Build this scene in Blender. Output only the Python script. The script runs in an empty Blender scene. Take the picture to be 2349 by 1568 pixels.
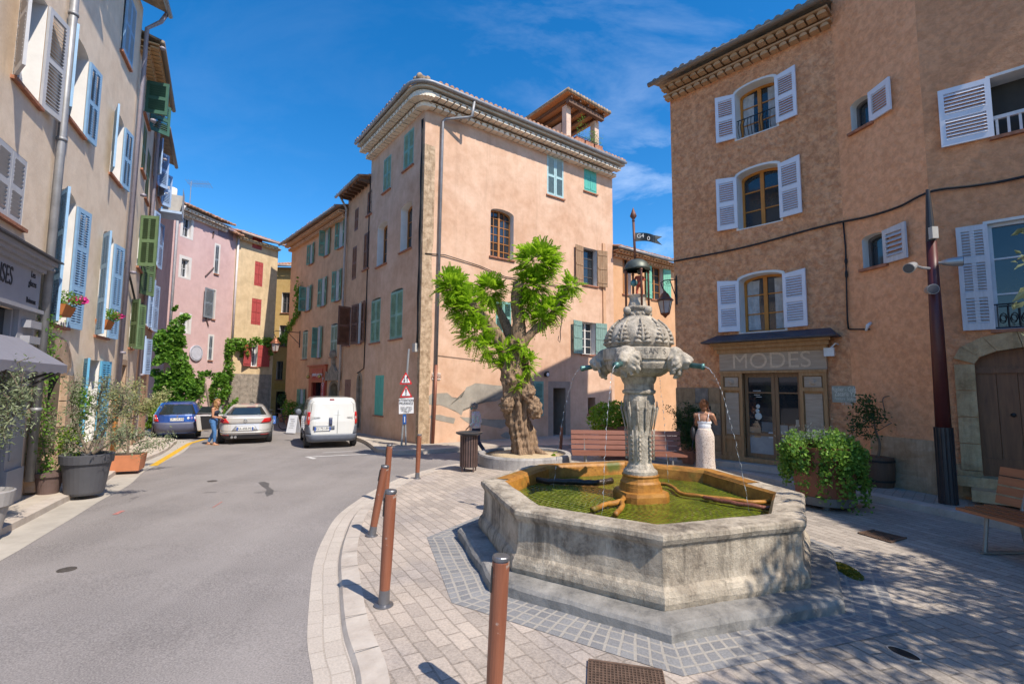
import bpy, bmesh, math, random
import numpy as np
from mathutils import Vector, Matrix, noise
random.seed(7); rng = np.random.default_rng(7)
R = math.radians
scene = bpy.context.scene
COL = scene.collection

# ------------------------------------------------------------------ camera, sky, sun, exposure
F, CX, CY = 1122.0, 1174.5, 784.0            # survey of the photo (2349 px wide)
PITCH, ROLL, H, SL = R(5.2), R(0.4), 1.86, -0.0125
cp, sp, cr, sr = math.cos(PITCH), math.sin(PITCH), math.cos(ROLL), math.sin(ROLL)
cam = bpy.data.cameras.new('camera'); camo = bpy.data.objects.new('camera', cam); COL.objects.link(camo)
cam.sensor_width = 36; cam.lens = F / 2349 * 36; cam.clip_end = 3000; cam.clip_start = 0.05
right = Vector((cr, -sr * sp, sr * cp)); up = Vector((-sr, -cr * sp, cr * cp)); fwd = Vector((0, cp, sp))
m = Matrix((right, up, -fwd)).transposed().to_4x4(); m.translation = (0, 0, H)
camo.matrix_world = m
scene.camera = camo
SUN_AZ, SUN_EL = math.atan2(.71, -.70), R(51)          # azimuth clockwise from +Y
world = bpy.data.worlds.new("World"); scene.world = world; world.use_nodes = True
wn, wl = world.node_tree.nodes, world.node_tree.links
bg = wn['Background']; bg.inputs['Strength'].default_value = 0.15
sky = wn.new('ShaderNodeTexSky'); sky.sky_type = 'NISHITA'; sky.sun_disc = False
sky.sun_elevation = SUN_EL; sky.sun_rotation = SUN_AZ
sky.air_density = 1.0; sky.dust_density = 0.3; sky.ozone_density = 4.0
hsv = wn.new('ShaderNodeHueSaturation'); hsv.inputs['Saturation'].default_value = 1.36; hsv.inputs['Value'].default_value = 0.68
wl.new(sky.outputs[0], hsv.inputs['Color'])
# cirrus clouds in the sky itself (direction based)
tc = wn.new('ShaderNodeTexCoord')
def wmath(op, a, b=None):
    n = wn.new('ShaderNodeMath'); n.operation = op
    for i, x in enumerate((a, b)):
        if x is None: continue
        if isinstance(x, (int, float)): n.inputs[i].default_value = x
        else: wl.new(x, n.inputs[i])
    return n.outputs[0]
mp = wn.new('ShaderNodeMapping'); mp.inputs['Rotation'].default_value = (R(20), R(35), R(-35)); mp.inputs['Scale'].default_value = (1.2, 5.0, 4.0)
wl.new(tc.outputs['Generated'], mp.inputs['Vector'])
nz = wn.new('ShaderNodeTexNoise'); nz.inputs['Scale'].default_value = 1.6; nz.inputs['Detail'].default_value = 9; nz.inputs['Roughness'].default_value = .62; nz.inputs['Distortion'].default_value = .5
wl.new(mp.outputs[0], nz.inputs['Vector'])
def wband(vec, lo, hi):                      # 1 near a direction
    d = wn.new('ShaderNodeVectorMath'); d.operation = 'DOT_PRODUCT'; wl.new(tc.outputs['Generated'], d.inputs[0]); d.inputs[1].default_value = Vector(vec).normalized()
    r = wn.new('ShaderNodeMapRange'); r.interpolation_type = 'SMOOTHSTEP'; r.inputs['From Min'].default_value = lo; r.inputs['From Max'].default_value = hi; wl.new(d.outputs['Value'], r.inputs['Value'])
    return r.outputs[0]
cr1 = wn.new('ShaderNodeValToRGB'); cr1.color_ramp.elements[0].position = .47; cr1.color_ramp.elements[1].position = .85
wl.new(nz.outputs['Fac'], cr1.inputs[0])
zone = wmath('MAXIMUM', wmath('MULTIPLY', wband((.30, .8, .62), .90, .99), .35), wmath('MULTIPLY', wband((.27, .9, .34), .985, .998), 1.2))
cl = wmath('MINIMUM', wmath('MULTIPLY', cr1.outputs[0], wmath('ADD', wmath('MULTIPLY', zone, .42), .03)), .75)
mixc = wn.new('ShaderNodeMixRGB'); wl.new(cl, mixc.inputs[0]); wl.new(hsv.outputs[0], mixc.inputs[1]); mixc.inputs[2].default_value = (5.2, 5.6, 6.2, 1)
wl.new(mixc.outputs[0], bg.inputs['Color'])
sl = bpy.data.lights.new('sun', 'SUN'); sl.energy = 3.0; sl.angle = R(.53); sl.color = (1, .915, .79)
so = bpy.data.objects.new('sun', sl); COL.objects.link(so); so.location = (30, -30, 40)
sdir = Vector((math.sin(SUN_AZ) * math.cos(SUN_EL), math.cos(SUN_AZ) * math.cos(SUN_EL), math.sin(SUN_EL)))
so.rotation_euler = sdir.to_track_quat('Z', 'Y').to_euler()
scene.view_settings.view_transform = 'Standard'; scene.view_settings.look = 'None'
scene.view_settings.gamma = 1; scene.view_settings.exposure = 1.05
scene.render.engine = 'CYCLES'

# ------------------------------------------------------------------ survey helpers (photo pixel -> point on a real plane)
def ray(X, Y):
    a, b = (X - CX) / F, (CY - Y) / F
    a, b = a * cr - b * sr, a * sr + b * cr
    return Vector((a, cp - b * sp, sp + b * cp))
def gz(x, y, dz=0.0):
    return SL * max(-20, min(y, 60)) + dz
def gp(X, Y, dz=0.0):
    r = ray(X, Y); t = (H - dz) / (SL * r[1] - r[2]); return Vector((0, 0, H)) + t * r
def at(X, Y, depth):
    r = ray(X, Y); return Vector((0, 0, H)) + r * (depth / r.y)
z1 = lambda x, y: (x * .3745, y * .3745)
z2 = lambda x, y: (x / 2.119 * .9176, (y / 2.119 + 560) * .9176)
z3 = lambda x, y: ((x / 2.24 + 340) * .9176, (y / 2.24 + 440) * .9176)
z4 = lambda x, y: ((x / 2.064 + 720) * .9176, (y / 2.064 + 380) * .9176)
z5 = lambda x, y: ((x / 3.267 + 660) * .9176, (y / 3.267 + 640) * .9176)
z6 = lambda x, y: ((x / 2.529 + 960) * .9176, (y / 2.529 + 560) * .9176)
zA = lambda x, y: ((x / 2.8 + 300) * .9176, (y / 2.8) * .9176)
zB = lambda x, y: ((x / 2.612 + 280) * .9176, (y / 2.612 + 500) * .9176)
zC = lambda x, y: ((x / 6.27 + 760) * .9176, (y / 6.27 + 880) * .9176)
zF = lambda x, y: ((x / 2.2587 + 1140) * .9176, (y / 2.2587 + 1050) * .9176)
zS = lambda x, y: ((x / 2.6125 + 1680) * .9176, (y / 2.6125 + 600) * .9176)
zR = lambda x, y: ((x / 2.24 + 2060) * .9176, (y / 2.24) * .9176)
zQ = lambda x, y: ((x / 1.96 + 2080) * .9176, (y / 1.96 + 500) * .9176)

# ------------------------------------------------------------------ objects
def tag(o, label=None, cat=None, group=None, kind=None):
    if label: o['label'] = label
    if cat: o['category'] = cat
    if group: o['group'] = group
    if kind: o['kind'] = kind
    return o
def thing(name, label, cat, loc=(0, 0, 0), rz=0.0, group=None):
    o = bpy.data.objects.new(name, None); COL.objects.link(o); o.location = loc; o.rotation_euler = (0, 0, rz); o.empty_display_size = .2
    o['_w'] = 1 if rz == 0 else 0
    return tag(o, label, cat, group)
class MB:
    def __init__(s): s.v = []; s.f = []; s.m = []; s.mi = 0; s.uv = None
    def add(s, vs, fs):
        b = len(s.v); s.v += [tuple(v) for v in vs]; s.f += [tuple(i + b for i in f) for f in fs]; s.m += [s.mi] * len(fs)
    def poly(s, *vs): s.add(vs, [tuple(range(len(vs)))])
    def box(s, c, size, ax=None):
        ax = ax or ((1, 0, 0), (0, 1, 0), (0, 0, 1)); a = [Vector(x) for x in ax]; c = Vector(c)
        vs = [c + a[0] * (size[0] / 2 * i) + a[1] * (size[1] / 2 * j) + a[2] * (size[2] / 2 * k) for i in (-1, 1) for j in (-1, 1) for k in (-1, 1)]
        s.add(vs, [(0, 1, 3, 2), (4, 6, 7, 5), (0, 4, 5, 1), (2, 3, 7, 6), (0, 2, 6, 4), (1, 5, 7, 3)])
    def hexa(s, b, t):                       # bottom quad, top quad
        s.add(list(b) + list(t), [(3, 2, 1, 0), (4, 5, 6, 7), (0, 1, 5, 4), (1, 2, 6, 5), (2, 3, 7, 6), (3, 0, 4, 7)])
    def prism(s, pts, z0, z1):               # pts: list of (x,y) or 3D with own z offsets
        n = len(pts); s.add([(p[0], p[1], z0) for p in pts] + [(p[0], p[1], z1) for p in pts], [tuple(range(n))[::-1], tuple(range(n, 2 * n))] + [(i, (i + 1) % n, n + (i + 1) % n, n + i) for i in range(n)])
    def tube(s, pts, rad, n=8, cap=True):
        pts = [Vector(p) for p in pts]
        if not hasattr(rad, '__len__'): rad = [rad] * len(pts)
        vs = []; ref = None
        for i, p in enumerate(pts):
            t = (pts[min(i + 1, len(pts) - 1)] - pts[max(i - 1, 0)]).normalized()
            if ref is None: ref = t.orthogonal().normalized()
            ref = (ref - t * ref.dot(t)); ref = ref.normalized() if ref.length > 1e-6 else t.orthogonal().normalized()
            b = t.cross(ref)
            for k in range(n):
                a = 2 * math.pi * k / n; vs.append(p + (ref * math.cos(a) + b * math.sin(a)) * rad[i])
        fs = [(i * n + k, i * n + (k + 1) % n, (i + 1) * n + (k + 1) % n, (i + 1) * n + k) for i in range(len(pts) - 1) for k in range(n)]
        if cap: fs += [tuple(range(n))[::-1], tuple(range((len(pts) - 1) * n, len(pts) * n))]
        s.add(vs, fs)
    def lathe(s, prof, n=24, c=(0, 0, 0), rot=0.0, fn=None):
        vs = []
        for j, (r, z) in enumerate(prof):
            for k in range(n):
                a = rot + 2 * math.pi * k / n; rr = r * (fn(a, z, r) if fn else 1)
                vs.append((c[0] + rr * math.cos(a), c[1] + rr * math.sin(a), c[2] + z))
        fs = [(j * n + k, j * n + (k + 1) % n, (j + 1) * n + (k + 1) % n, (j + 1) * n + k) for j in range(len(prof) - 1) for k in range(n)]
        if prof[0][0] > 1e-4: fs.append(tuple(range(n))[::-1])
        if prof[-1][0] > 1e-4: fs.append(tuple(range((len(prof) - 1) * n, len(prof) * n)))
        s.add(vs, fs)
    def ell(s, c, r, ax=None, n=10, mm=7):
        ax = ax or ((1, 0, 0), (0, 1, 0), (0, 0, 1)); a = [Vector(x).normalized() for x in ax]; c = Vector(c)
        if not hasattr(r, '__len__'): r = (r, r, r)
        vs = [c - a[2] * r[2]]
        for j in range(1, mm):
            ph = -math.pi / 2 + math.pi * j / mm
            for k in range(n):
                th = 2 * math.pi * k / n
                vs.append(c + a[0] * (r[0] * math.cos(ph) * math.cos(th)) + a[1] * (r[1] * math.cos(ph) * math.sin(th)) + a[2] * (r[2] * math.sin(ph)))
        vs.append(c + a[2] * r[2]); L = len(vs) - 1
        fs = [(0, 1 + (k + 1) % n, 1 + k) for k in range(n)]
        for j in range(mm - 2): fs += [(1 + j * n + k, 1 + j * n + (k + 1) % n, 1 + (j + 1) * n + (k + 1) % n, 1 + (j + 1) * n + k) for k in range(n)]
        fs += [(L, 1 + (mm - 2) * n + k, 1 + (mm - 2) * n + (k + 1) % n) for k in range(n)]
        s.add(vs, fs)
    def grid(s, fn, nu, nv):
        vs = [fn(i / nu, j / nv) for j in range(nv + 1) for i in range(nu + 1)]
        s.add(vs, [(j * (nu + 1) + i, j * (nu + 1) + i + 1, (j + 1) * (nu + 1) + i + 1, (j + 1) * (nu + 1) + i) for j in range(nv) for i in range(nu)])
def worldloc(o):
    p = Vector((0, 0, 0))
    while o is not None: p += o.location; o = o.parent
    return p
def obj(name, mb, mat, parent=None, smooth=False, local=False, fixn=True):
    if mb.uv is None and len(mb.f) < 60000:
        use = sorted({i for f in mb.f for i in f})
        if len(use) < len(mb.v): mp_ = {o_: n_ for n_, o_ in enumerate(use)}; mb.v = [mb.v[i] for i in use]; mb.f = [tuple(mp_[i] for i in f) for f in mb.f]
    me = bpy.data.meshes.new(name)
    off = Vector((0, 0, 0)) if (parent is None or local) else worldloc(parent)
    vs = mb.v if off.length == 0 else [(v[0] - off.x, v[1] - off.y, v[2] - off.z) for v in mb.v]
    me.from_pydata(vs, [], mb.f)
    for mm in (mat if isinstance(mat, (list, tuple)) else [mat]): me.materials.append(mm)
    if any(mb.m): me.polygons.foreach_set('material_index', mb.m)
    if mb.uv is not None:
        l = me.uv_layers.new(name='UVMap'); l.data.foreach_set('uv', [q for p in me.polygons for vi in p.vertices for q in mb.uv[vi]])
    if fixn and len(mb.f) < 6000:
        bm = bmesh.new(); bm.from_mesh(me); bmesh.ops.recalc_face_normals(bm, faces=bm.faces); bm.to_mesh(me); bm.free()
    if smooth:
        if smooth is True: me.polygons.foreach_set('use_smooth', [True] * len(me.polygons))
        else: me.shade_smooth_by_angle(angle=R(smooth)) if hasattr(me, 'shade_smooth_by_angle') else None
    me.update()
    o = bpy.data.objects.new(name, me); COL.objects.link(o)
    if parent is not None: o.parent = parent
    return o
def struct(name, mb, mat, smooth=False): return tag(obj(name, mb, mat, None, smooth), kind='structure')
def single(name, mb, mat, label, cat, group=None, smooth=False): return tag(obj(name, mb, mat, None, smooth), label, cat, group)
def copy_tree(o, parent=None):
    c = o.copy(); COL.objects.link(c)
    if parent is not None: c.parent = parent
    for ch in list(o.children): copy_tree(ch, c)
    return c
def leafcloud(name, P, size, mat, parent=None, up=.3, aspect=.5, label=None, cat=None, normals=None, spread=1.0, local=False):
    P = np.asarray(P, float); n = len(P)
    d = rng.normal(size=(n, 3)); d[:, 2] += up * rng.normal(size=n)
    if normals is not None: d = d * spread + np.asarray(normals)
    d /= np.linalg.norm(d, axis=1)[:, None]
    t = rng.normal(size=(n, 3)); t -= d * (t * d).sum(1)[:, None]; t /= np.linalg.norm(t, axis=1)[:, None]
    b = np.cross(d, t); s = (size * rng.uniform(.6, 1.3, n))[:, None]
    V = np.stack([P - t * s * .5, P + b * s * aspect * .5 + d * s * .08, P + t * s * .5, P - b * s * aspect * .5 + d * s * .08], 1).reshape(-1, 3)
    me = bpy.data.meshes.new(name); off = np.zeros(3) if (parent is None or local) else np.array(worldloc(parent))
    me.from_pydata((V - off).tolist(), [], np.arange(4 * n).reshape(n, 4).tolist()); me.materials.append(mat)
    o = bpy.data.objects.new(name, me); COL.objects.link(o)
    if parent is not None: o.parent = parent
    return tag(o, label, cat)
def blob(c, r, n, hollow=.35, gap=1.6, thr=-.15):
    """points in an ellipsoid, denser near its surface, with noise-shaped gaps"""
    out = []; c = np.array(c, float); r = np.array(r if hasattr(r, '__len__') else (r, r, r), float)
    while len(out) < n:
        d = rng.normal(size=3); d /= np.linalg.norm(d); q = rng.uniform(hollow ** 3, 1) ** (1 / 3)
        q *= 1 + .22 * noise.noise(Vector(d * 2.2 + c * 1.7))
        p = c + d * r * q
        if noise.noise(Vector(p * gap)) > thr: out.append(p)
    return out

# ------------------------------------------------------------------ materials
MC = {}
def newmat(name):
    mt = bpy.data.materials.new(name); mt.use_nodes = True; nt = mt.node_tree; return mt, nt.nodes, nt.links, nt.nodes['Principled BSDF']
def nnode(ns, ls, t, vec=None, **kw):
    n = ns.new(t)
    for k, v in kw.items(): n.inputs[k.replace('_', ' ')].default_value = v
    if vec is not None: ls.new(vec, n.inputs['Vector'])
    return n
def ramp(ns, ls, src, p0, p1, c0=(0, 0, 0, 1), c1=(1, 1, 1, 1)):
    r = ns.new('ShaderNodeValToRGB'); e = r.color_ramp.elements; e[0].position = p0; e[1].position = p1; e[0].color = c0; e[1].color = c1; ls.new(src, r.inputs[0]); return r.outputs[0]
def mixrgb(ns, ls, fac, a, b, mode='MIX'):
    n = ns.new('ShaderNodeMixRGB'); n.blend_type = mode
    for i, x in enumerate((fac, a, b)):
        if hasattr(x, 'node'): ls.new(x, n.inputs[i])
        else: n.inputs[i].default_value = x if i == 0 else (*x[:3], 1)
    return n.outputs[0]
def sc(c, k): return tuple(min(1, x * k) for x in c[:3])
def simple(name, c, rough=.6, metal=0.0, var=.12, vs=6.0, bump=0.0, bs=40.0, spec=.5, coat=0.0):
    if name in MC: return MC[name]
    mt, ns, ls, b = newmat(name); co = ns.new('ShaderNodeTexCoord').outputs['Object']
    n = nnode(ns, ls, 'ShaderNodeTexNoise', co, Scale=vs, Detail=5.0, Roughness=.6)
    ls.new(mixrgb(ns, ls, ramp(ns, ls, n.outputs['Fac'], .3, .7), sc(c, 1 - var), sc(c, 1 + var)), b.inputs['Base Color'])
    b.inputs['Roughness'].default_value = rough; b.inputs['Metallic'].default_value = metal; b.inputs['Specular IOR Level'].default_value = spec; b.inputs['Coat Weight'].default_value = coat
    if bump:
        n2 = nnode(ns, ls, 'ShaderNodeTexNoise', co, Scale=bs, Detail=4.0); bp = ns.new('ShaderNodeBump'); bp.inputs['Strength'].default_value = bump; bp.inputs['Distance'].default_value = .02
        ls.new(n2.outputs['Fac'], bp.inputs['Height']); ls.new(bp.outputs[0], b.inputs['Normal'])
    MC[name] = mt; return mt
def plaster(name, c, c2=None, var=.1, bump=.25, bs=18.0, bd=.02, patch=.35, streak=.25, streakc=None, facet_light=False):
    """lime plaster: broad cloudy patches, fine grain, rain streaks; rough render also gets painted facet light"""
    if name in MC: return MC[name]
    mt, ns, ls, b = newmat(name); co = ns.new('ShaderNodeTexCoord').outputs['Object']
    c2 = c2 or sc(c, 1.22)
    n = nnode(ns, ls, 'ShaderNodeTexNoise', co, Scale=.55, Detail=6.0, Roughness=.65, Distortion=.6)
    col = mixrgb(ns, ls, ramp(ns, ls, n.outputs['Fac'], .35, .68), c, c2)
    n2 = nnode(ns, ls, 'ShaderNodeTexNoise', co, Scale=2.0 if not facet_light else 8.0, Detail=8.0 if not facet_light else 5.0, Roughness=.7, Distortion=0.0 if not facet_light else .35)  # on rough render these blotches paint the light and shade of trowelled facets
    col = mixrgb(ns, ls, patch, col, mixrgb(ns, ls, ramp(ns, ls, n2.outputs['Fac'], .38, .62), sc(c, 1 - var * 3), sc(c2, 1 + var * (3 if facet_light else 1))))
    mpn = ns.new('ShaderNodeMapping'); mpn.inputs['Scale'].default_value = (2.4, 2.4, .22); ls.new(co, mpn.inputs['Vector'])
    n3 = nnode(ns, ls, 'ShaderNodeTexNoise', mpn.outputs[0], Scale=1.3, Detail=6.0, Roughness=.7)
    f = ns.new('ShaderNodeMath'); f.operation = 'MULTIPLY'; f.inputs[1].default_value = streak; ls.new(ramp(ns, ls, n3.outputs['Fac'], .52, .75), f.inputs[0])
    col = mixrgb(ns, ls, f.outputs[0], col, streakc or sc(c, .55))
    ls.new(col, b.inputs['Base Color']); b.inputs['Roughness'].default_value = .92; b.inputs['Specular IOR Level'].default_value = .2
    n4 = nnode(ns, ls, 'ShaderNodeTexNoise', co, Scale=bs, Detail=6.0, Roughness=.6); bp = ns.new('ShaderNodeBump'); bp.inputs['Strength'].default_value = bump; bp.inputs['Distance'].default_value = bd
    ls.new(n4.outputs['Fac'], bp.inputs['Height']); ls.new(bp.outputs[0], b.inputs['Normal'])
    MC[name] = mt; return mt
def leafmat(name, c1, c2, trans=.35):
    if name in MC: return MC[name]
    mt, ns, ls, b = newmat(name)
    g = ns.new('ShaderNodeNewGeometry'); col = mixrgb(ns, ls, g.outputs['Random Per Island'], c1, c2)
    ls.new(col, b.inputs['Base Color']); b.inputs['Roughness'].default_value = .5; b.inputs['Specular IOR Level'].default_value = .35
    t = ns.new('ShaderNodeBsdfTranslucent'); ls.new(mixrgb(ns, ls, .5, col, sc(c2, 1.6)), t.inputs['Color']); mx = ns.new('ShaderNodeMixShader'); mx.inputs[0].default_value = trans
    ls.new(b.outputs[0], mx.inputs[1]); ls.new(t.outputs[0], mx.inputs[2]); ls.new(mx.outputs[0], ns['Material Output'].inputs['Surface'])
    MC[name] = mt; return mt
def wood(name, c, c2, rough=.6, axis=(6, 6, .6), sc_=3.0, bump=.15, chips=None):
    if name in MC: return MC[name]
    mt, ns, ls, b = newmat(name); co = ns.new('ShaderNodeTexCoord').outputs['Object']
    mpn = ns.new('ShaderNodeMapping'); mpn.inputs['Scale'].default_value = axis; ls.new(co, mpn.inputs['Vector'])
    n = nnode(ns, ls, 'ShaderNodeTexNoise', mpn.outputs[0], Scale=sc_, Detail=7.0, Roughness=.65, Distortion=.4)
    col = mixrgb(ns, ls, ramp(ns, ls, n.outputs['Fac'], .3, .7), c, c2)
    if chips: nc = nnode(ns, ls, 'ShaderNodeTexNoise', co, Scale=9.0, Detail=6.0, Roughness=.6); col = mixrgb(ns, ls, ramp(ns, ls, nc.outputs['Fac'], .63, .67), col, chips)
    ls.new(col, b.inputs['Base Color']); b.inputs['Roughness'].default_value = rough
    bp = ns.new('ShaderNodeBump'); bp.inputs['Strength'].default_value = bump; bp.inputs['Distance'].default_value = .01; ls.new(n.outputs['Fac'], bp.inputs['Height']); ls.new(bp.outputs[0], b.inputs['Normal'])
    MC[name] = mt; return mt
def stonemat(name, c, dark, light, s=4.0, bump=.5, lichen=None, streaks=.4):
    if name in MC: return MC[name]
    mt, ns, ls, b = newmat(name); co = ns.new('ShaderNodeTexCoord').outputs['Object']
    n = nnode(ns, ls, 'ShaderNodeTexNoise', co, Scale=s, Detail=9.0, Roughness=.7, Distortion=.3)
    col = mixrgb(ns, ls, ramp(ns, ls, n.outputs['Fac'], .36, .64), dark, light)
    n1 = nnode(ns, ls, 'ShaderNodeTexNoise', co, Scale=s * 7, Detail=6.0, Roughness=.7)
    col = mixrgb(ns, ls, ramp(ns, ls, n1.outputs['Fac'], .45, .6), col, mixrgb(ns, ls, .55, col, c))
    mpn = ns.new('ShaderNodeMapping'); mpn.inputs['Scale'].default_value = (5, 5, .5); ls.new(co, mpn.inputs['Vector'])
    n3 = nnode(ns, ls, 'ShaderNodeTexNoise', mpn.outputs[0], Scale=1.5, Detail=6.0, Roughness=.7)
    f = ns.new('ShaderNodeMath'); f.operation = 'MULTIPLY'; f.inputs[1].default_value = streaks; ls.new(ramp(ns, ls, n3.outputs['Fac'], .5, .68), f.inputs[0])
    col = mixrgb(ns, ls, f.outputs[0], col, sc(dark, .5))
    if lichen:
        n5 = nnode(ns, ls, 'ShaderNodeTexNoise', co, Scale=2.2, Detail=8.0, Roughness=.7)
        col = mixrgb(ns, ls, ramp(ns, ls, n5.outputs['Fac'], .58, .66), col, lichen)
    ls.new(col, b.inputs['Base Color']); b.inputs['Roughness'].default_value = .88; b.inputs['Specular IOR Level'].default_value = .25
    n4 = nnode(ns, ls, 'ShaderNodeTexNoise', co, Scale=s * 6, Detail=8.0, Roughness=.75); bp = ns.new('ShaderNodeBump'); bp.inputs['Strength'].default_value = bump; bp.inputs['Distance'].default_value = .025
    ls.new(n4.outputs['Fac'], bp.inputs['Height']); ls.new(bp.outputs[0], b.inputs['Normal'])
    MC[name] = mt; return mt
def brickmat(name, c1, c2, mortar, w, h, msize=.012, rot=0.0, uv=False, squash=1.0, off=.5, bump=.4, dirt=.35, rough=.85, grey=0):
    if name in MC: return MC[name]
    mt, ns, ls, b = newmat(name); t = ns.new('ShaderNodeTexCoord')
    co = t.outputs['UV' if uv else 'Object']
    mpn = ns.new('ShaderNodeMapping'); mpn.inputs['Rotation'].default_value = (0, 0, rot); ls.new(co, mpn.inputs['Vector'])
    wob = nnode(ns, ls, 'ShaderNodeTexNoise', mpn.outputs[0], Scale=1.3, Detail=3.0)
    va = ns.new('ShaderNodeVectorMath'); va.operation = 'MULTIPLY_ADD'; ls.new(wob.outputs['Color'], va.inputs[0]); va.inputs[1].default_value = (.06, .06, 0); ls.new(mpn.outputs[0], va.inputs[2])
    br = ns.new('ShaderNodeTexBrick'); ls.new(va.outputs[0], br.inputs['Vector']); br.offset = off
    br.inputs['Scale'].default_value = 1.0; br.inputs['Brick Width'].default_value = w; br.inputs['Row Height'].default_value = h; br.inputs['Mortar Size'].default_value = msize; br.inputs['Mortar Smooth'].default_value = .3
    br.inputs['Color1'].default_value = (*c1, 1); br.inputs['Color2'].default_value = (*c2, 1); br.inputs['Mortar'].default_value = (*mortar, 1); br.inputs['Bias'].default_value = 0
    n = nnode(ns, ls, 'ShaderNodeTexNoise', co, Scale=.9, Detail=9.0, Roughness=.7)
    col = mixrgb(ns, ls, dirt, br.outputs['Color'], mixrgb(ns, ls, ramp(ns, ls, n.outputs['Fac'], .35, .7), sc(c1, .55), sc(c2, 1.25)))
    if grey:
        ng = nnode(ns, ls, 'ShaderNodeTexNoise', co, Scale=.75, Detail=3.0); gm = ns.new('ShaderNodeMath'); gm.operation = 'MULTIPLY'; gm.inputs[1].default_value = grey; ls.new(ramp(ns, ls, ng.outputs['Fac'], .48, .62), gm.inputs[0]); col = mixrgb(ns, ls, gm.outputs[0], col, mixrgb(ns, ls, 1.0, col, (.62, .68, .82), 'MULTIPLY'))
    n2 = nnode(ns, ls, 'ShaderNodeTexNoise', co, Scale=55.0, Detail=5.0, Roughness=.7)
    col = mixrgb(ns, ls, .3, col, mixrgb(ns, ls, ramp(ns, ls, n2.outputs['Fac'], .35, .65), sc(c1, .6), sc(c2, 1.3)))
    ls.new(col, b.inputs['Base Color']); b.inputs['Roughness'].default_value = rough; b.inputs['Specular IOR Level'].default_value = .3
    mth = ns.new('ShaderNodeMath'); mth.operation = 'MULTIPLY_ADD'; ls.new(br.outputs['Fac'], mth.inputs[0]); mth.inputs[1].default_value = -1.0
    mm = ns.new('ShaderNodeMath'); mm.operation = 'MULTIPLY'; mm.inputs[1].default_value = .5; ls.new(n2.outputs['Fac'], mm.inputs[0]); ls.new(mm.outputs[0], mth.inputs[2])
    bp = ns.new('ShaderNodeBump'); bp.inputs['Strength'].default_value = bump; bp.inputs['Distance'].default_value = .015; ls.new(mth.outputs[0], bp.inputs['Height']); ls.new(bp.outputs[0], b.inputs['Normal'])
    MC[name] = mt; return mt
WHITE = plaster('white_reveal', (.70, .68, .65), sc((.70, .68, .65), 1.1), var=.05, bump=.1, streak=.15)
GLASS = simple('window_glass', (.022, .028, .035), .04, 0, .2, 2, spec=.9)
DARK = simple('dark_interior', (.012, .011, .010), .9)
CURTAIN = simple('net_curtain', (.42, .42, .42), .8, 0, .25, 9)
TERRA = simple('terracotta_sill', (.36, .15, .085), .8, 0, .3, 9, .2)
TILE = simple('roof_tile', (.40, .215, .13), .85, 0, .5, 3.5, .3)
TILE2 = simple('old_roof_tile', (.30, .22, .15), .9, 0, .5, 5, .3)
ZINC = simple('zinc_pipe', (.27, .27, .28), .5, .3, .2, 4)
IRON = simple('black_iron', (.02, .02, .022), .55, .2, .2)
BLACK = simple('black_cable', (.012, .012, .014), .6)
BROWNFR = wood('orange_wood_frame', (.36, .145, .035), (.46, .20, .06), .45)

# ------------------------------------------------------------------ facades
class Face:
    def __init__(s, o, d, n=None):
        s.o = Vector((o[0], o[1])); s.d = Vector((d[0], d[1])).normalized()
        s.n = Vector((-s.d.y, s.d.x))
        if (s.n.dot(-s.o) < 0) if n is None else (s.n.dot(Vector(n)) < 0): s.n = -s.n
    def w(s, u, v, q=0.0):
        p = s.o + s.d * u + s.n * q; return Vector((p.x, p.y, v))
    def P(s, X, Y, q=0.0):
        r = ray(X, Y); n3 = s.n; o = s.o + s.n * q
        t = o.dot(n3) / (r.x * n3.x + r.y * n3.y); p = Vector((r.x * t, r.y * t)) - o
        return p.dot(s.d), H + t * r.z
    def ax(s): return ((s.d.x, s.d.y, 0), (s.n.x, s.n.y, 0), (0, 0, 1))
    def box(s, mb, u0, u1, v0, v1, q0, q1):
        mb.box(s.w((u0 + u1) / 2, (v0 + v1) / 2, (q0 + q1) / 2), (abs(u1 - u0), abs(q1 - q0), abs(v1 - v0)), s.ax())
    def rect(s, a, b):                        # two opposite corners in photo pixels -> u0,u1,v0,v1
        p, q = s.P(*a), s.P(*b); return min(p[0], q[0]), max(p[0], q[0]), min(p[1], q[1]), max(p[1], q[1])
def arcpts(u0, u1, v1, rise, n=10):
    c = (u0 + u1) / 2; h = (u1 - u0) / 2
    return [(c - h * math.cos(math.pi * i / n), v1 - rise + rise * math.sin(math.pi * i / n)) for i in range(n + 1)]
def wall(mb, f, u0, u1, v0, v1, ops, sub=2.5):
    us = sorted({u0, u1, *[x for o in ops for x in o[:2]]}); vs = sorted({v0, v1, *[x for o in ops for x in o[2:4]]})
    us = [u for u in us if u0 <= u <= u1]; vs = [v for v in vs if v0 <= v <= v1]
    for i in range(len(us) - 1):
        for j in range(len(vs) - 1):
            cu, cv = (us[i] + us[i + 1]) / 2, (vs[j] + vs[j + 1]) / 2
            if any(o[0] < cu < o[1] and o[2] < cv < o[3] for o in ops): continue
            mb.poly(f.w(us[i], vs[j]), f.w(us[i + 1], vs[j]), f.w(us[i + 1], vs[j + 1]), f.w(us[i], vs[j + 1]))
    for o in ops:
        if o[4] > 0:
            a = arcpts(*o[:2], o[3], o[4])
            for k in range(len(a) - 1): mb.poly(f.w(*a[k]), f.w(*a[k + 1]), f.w(a[k + 1][0], o[3]), f.w(a[k][0], o[3]))
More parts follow.
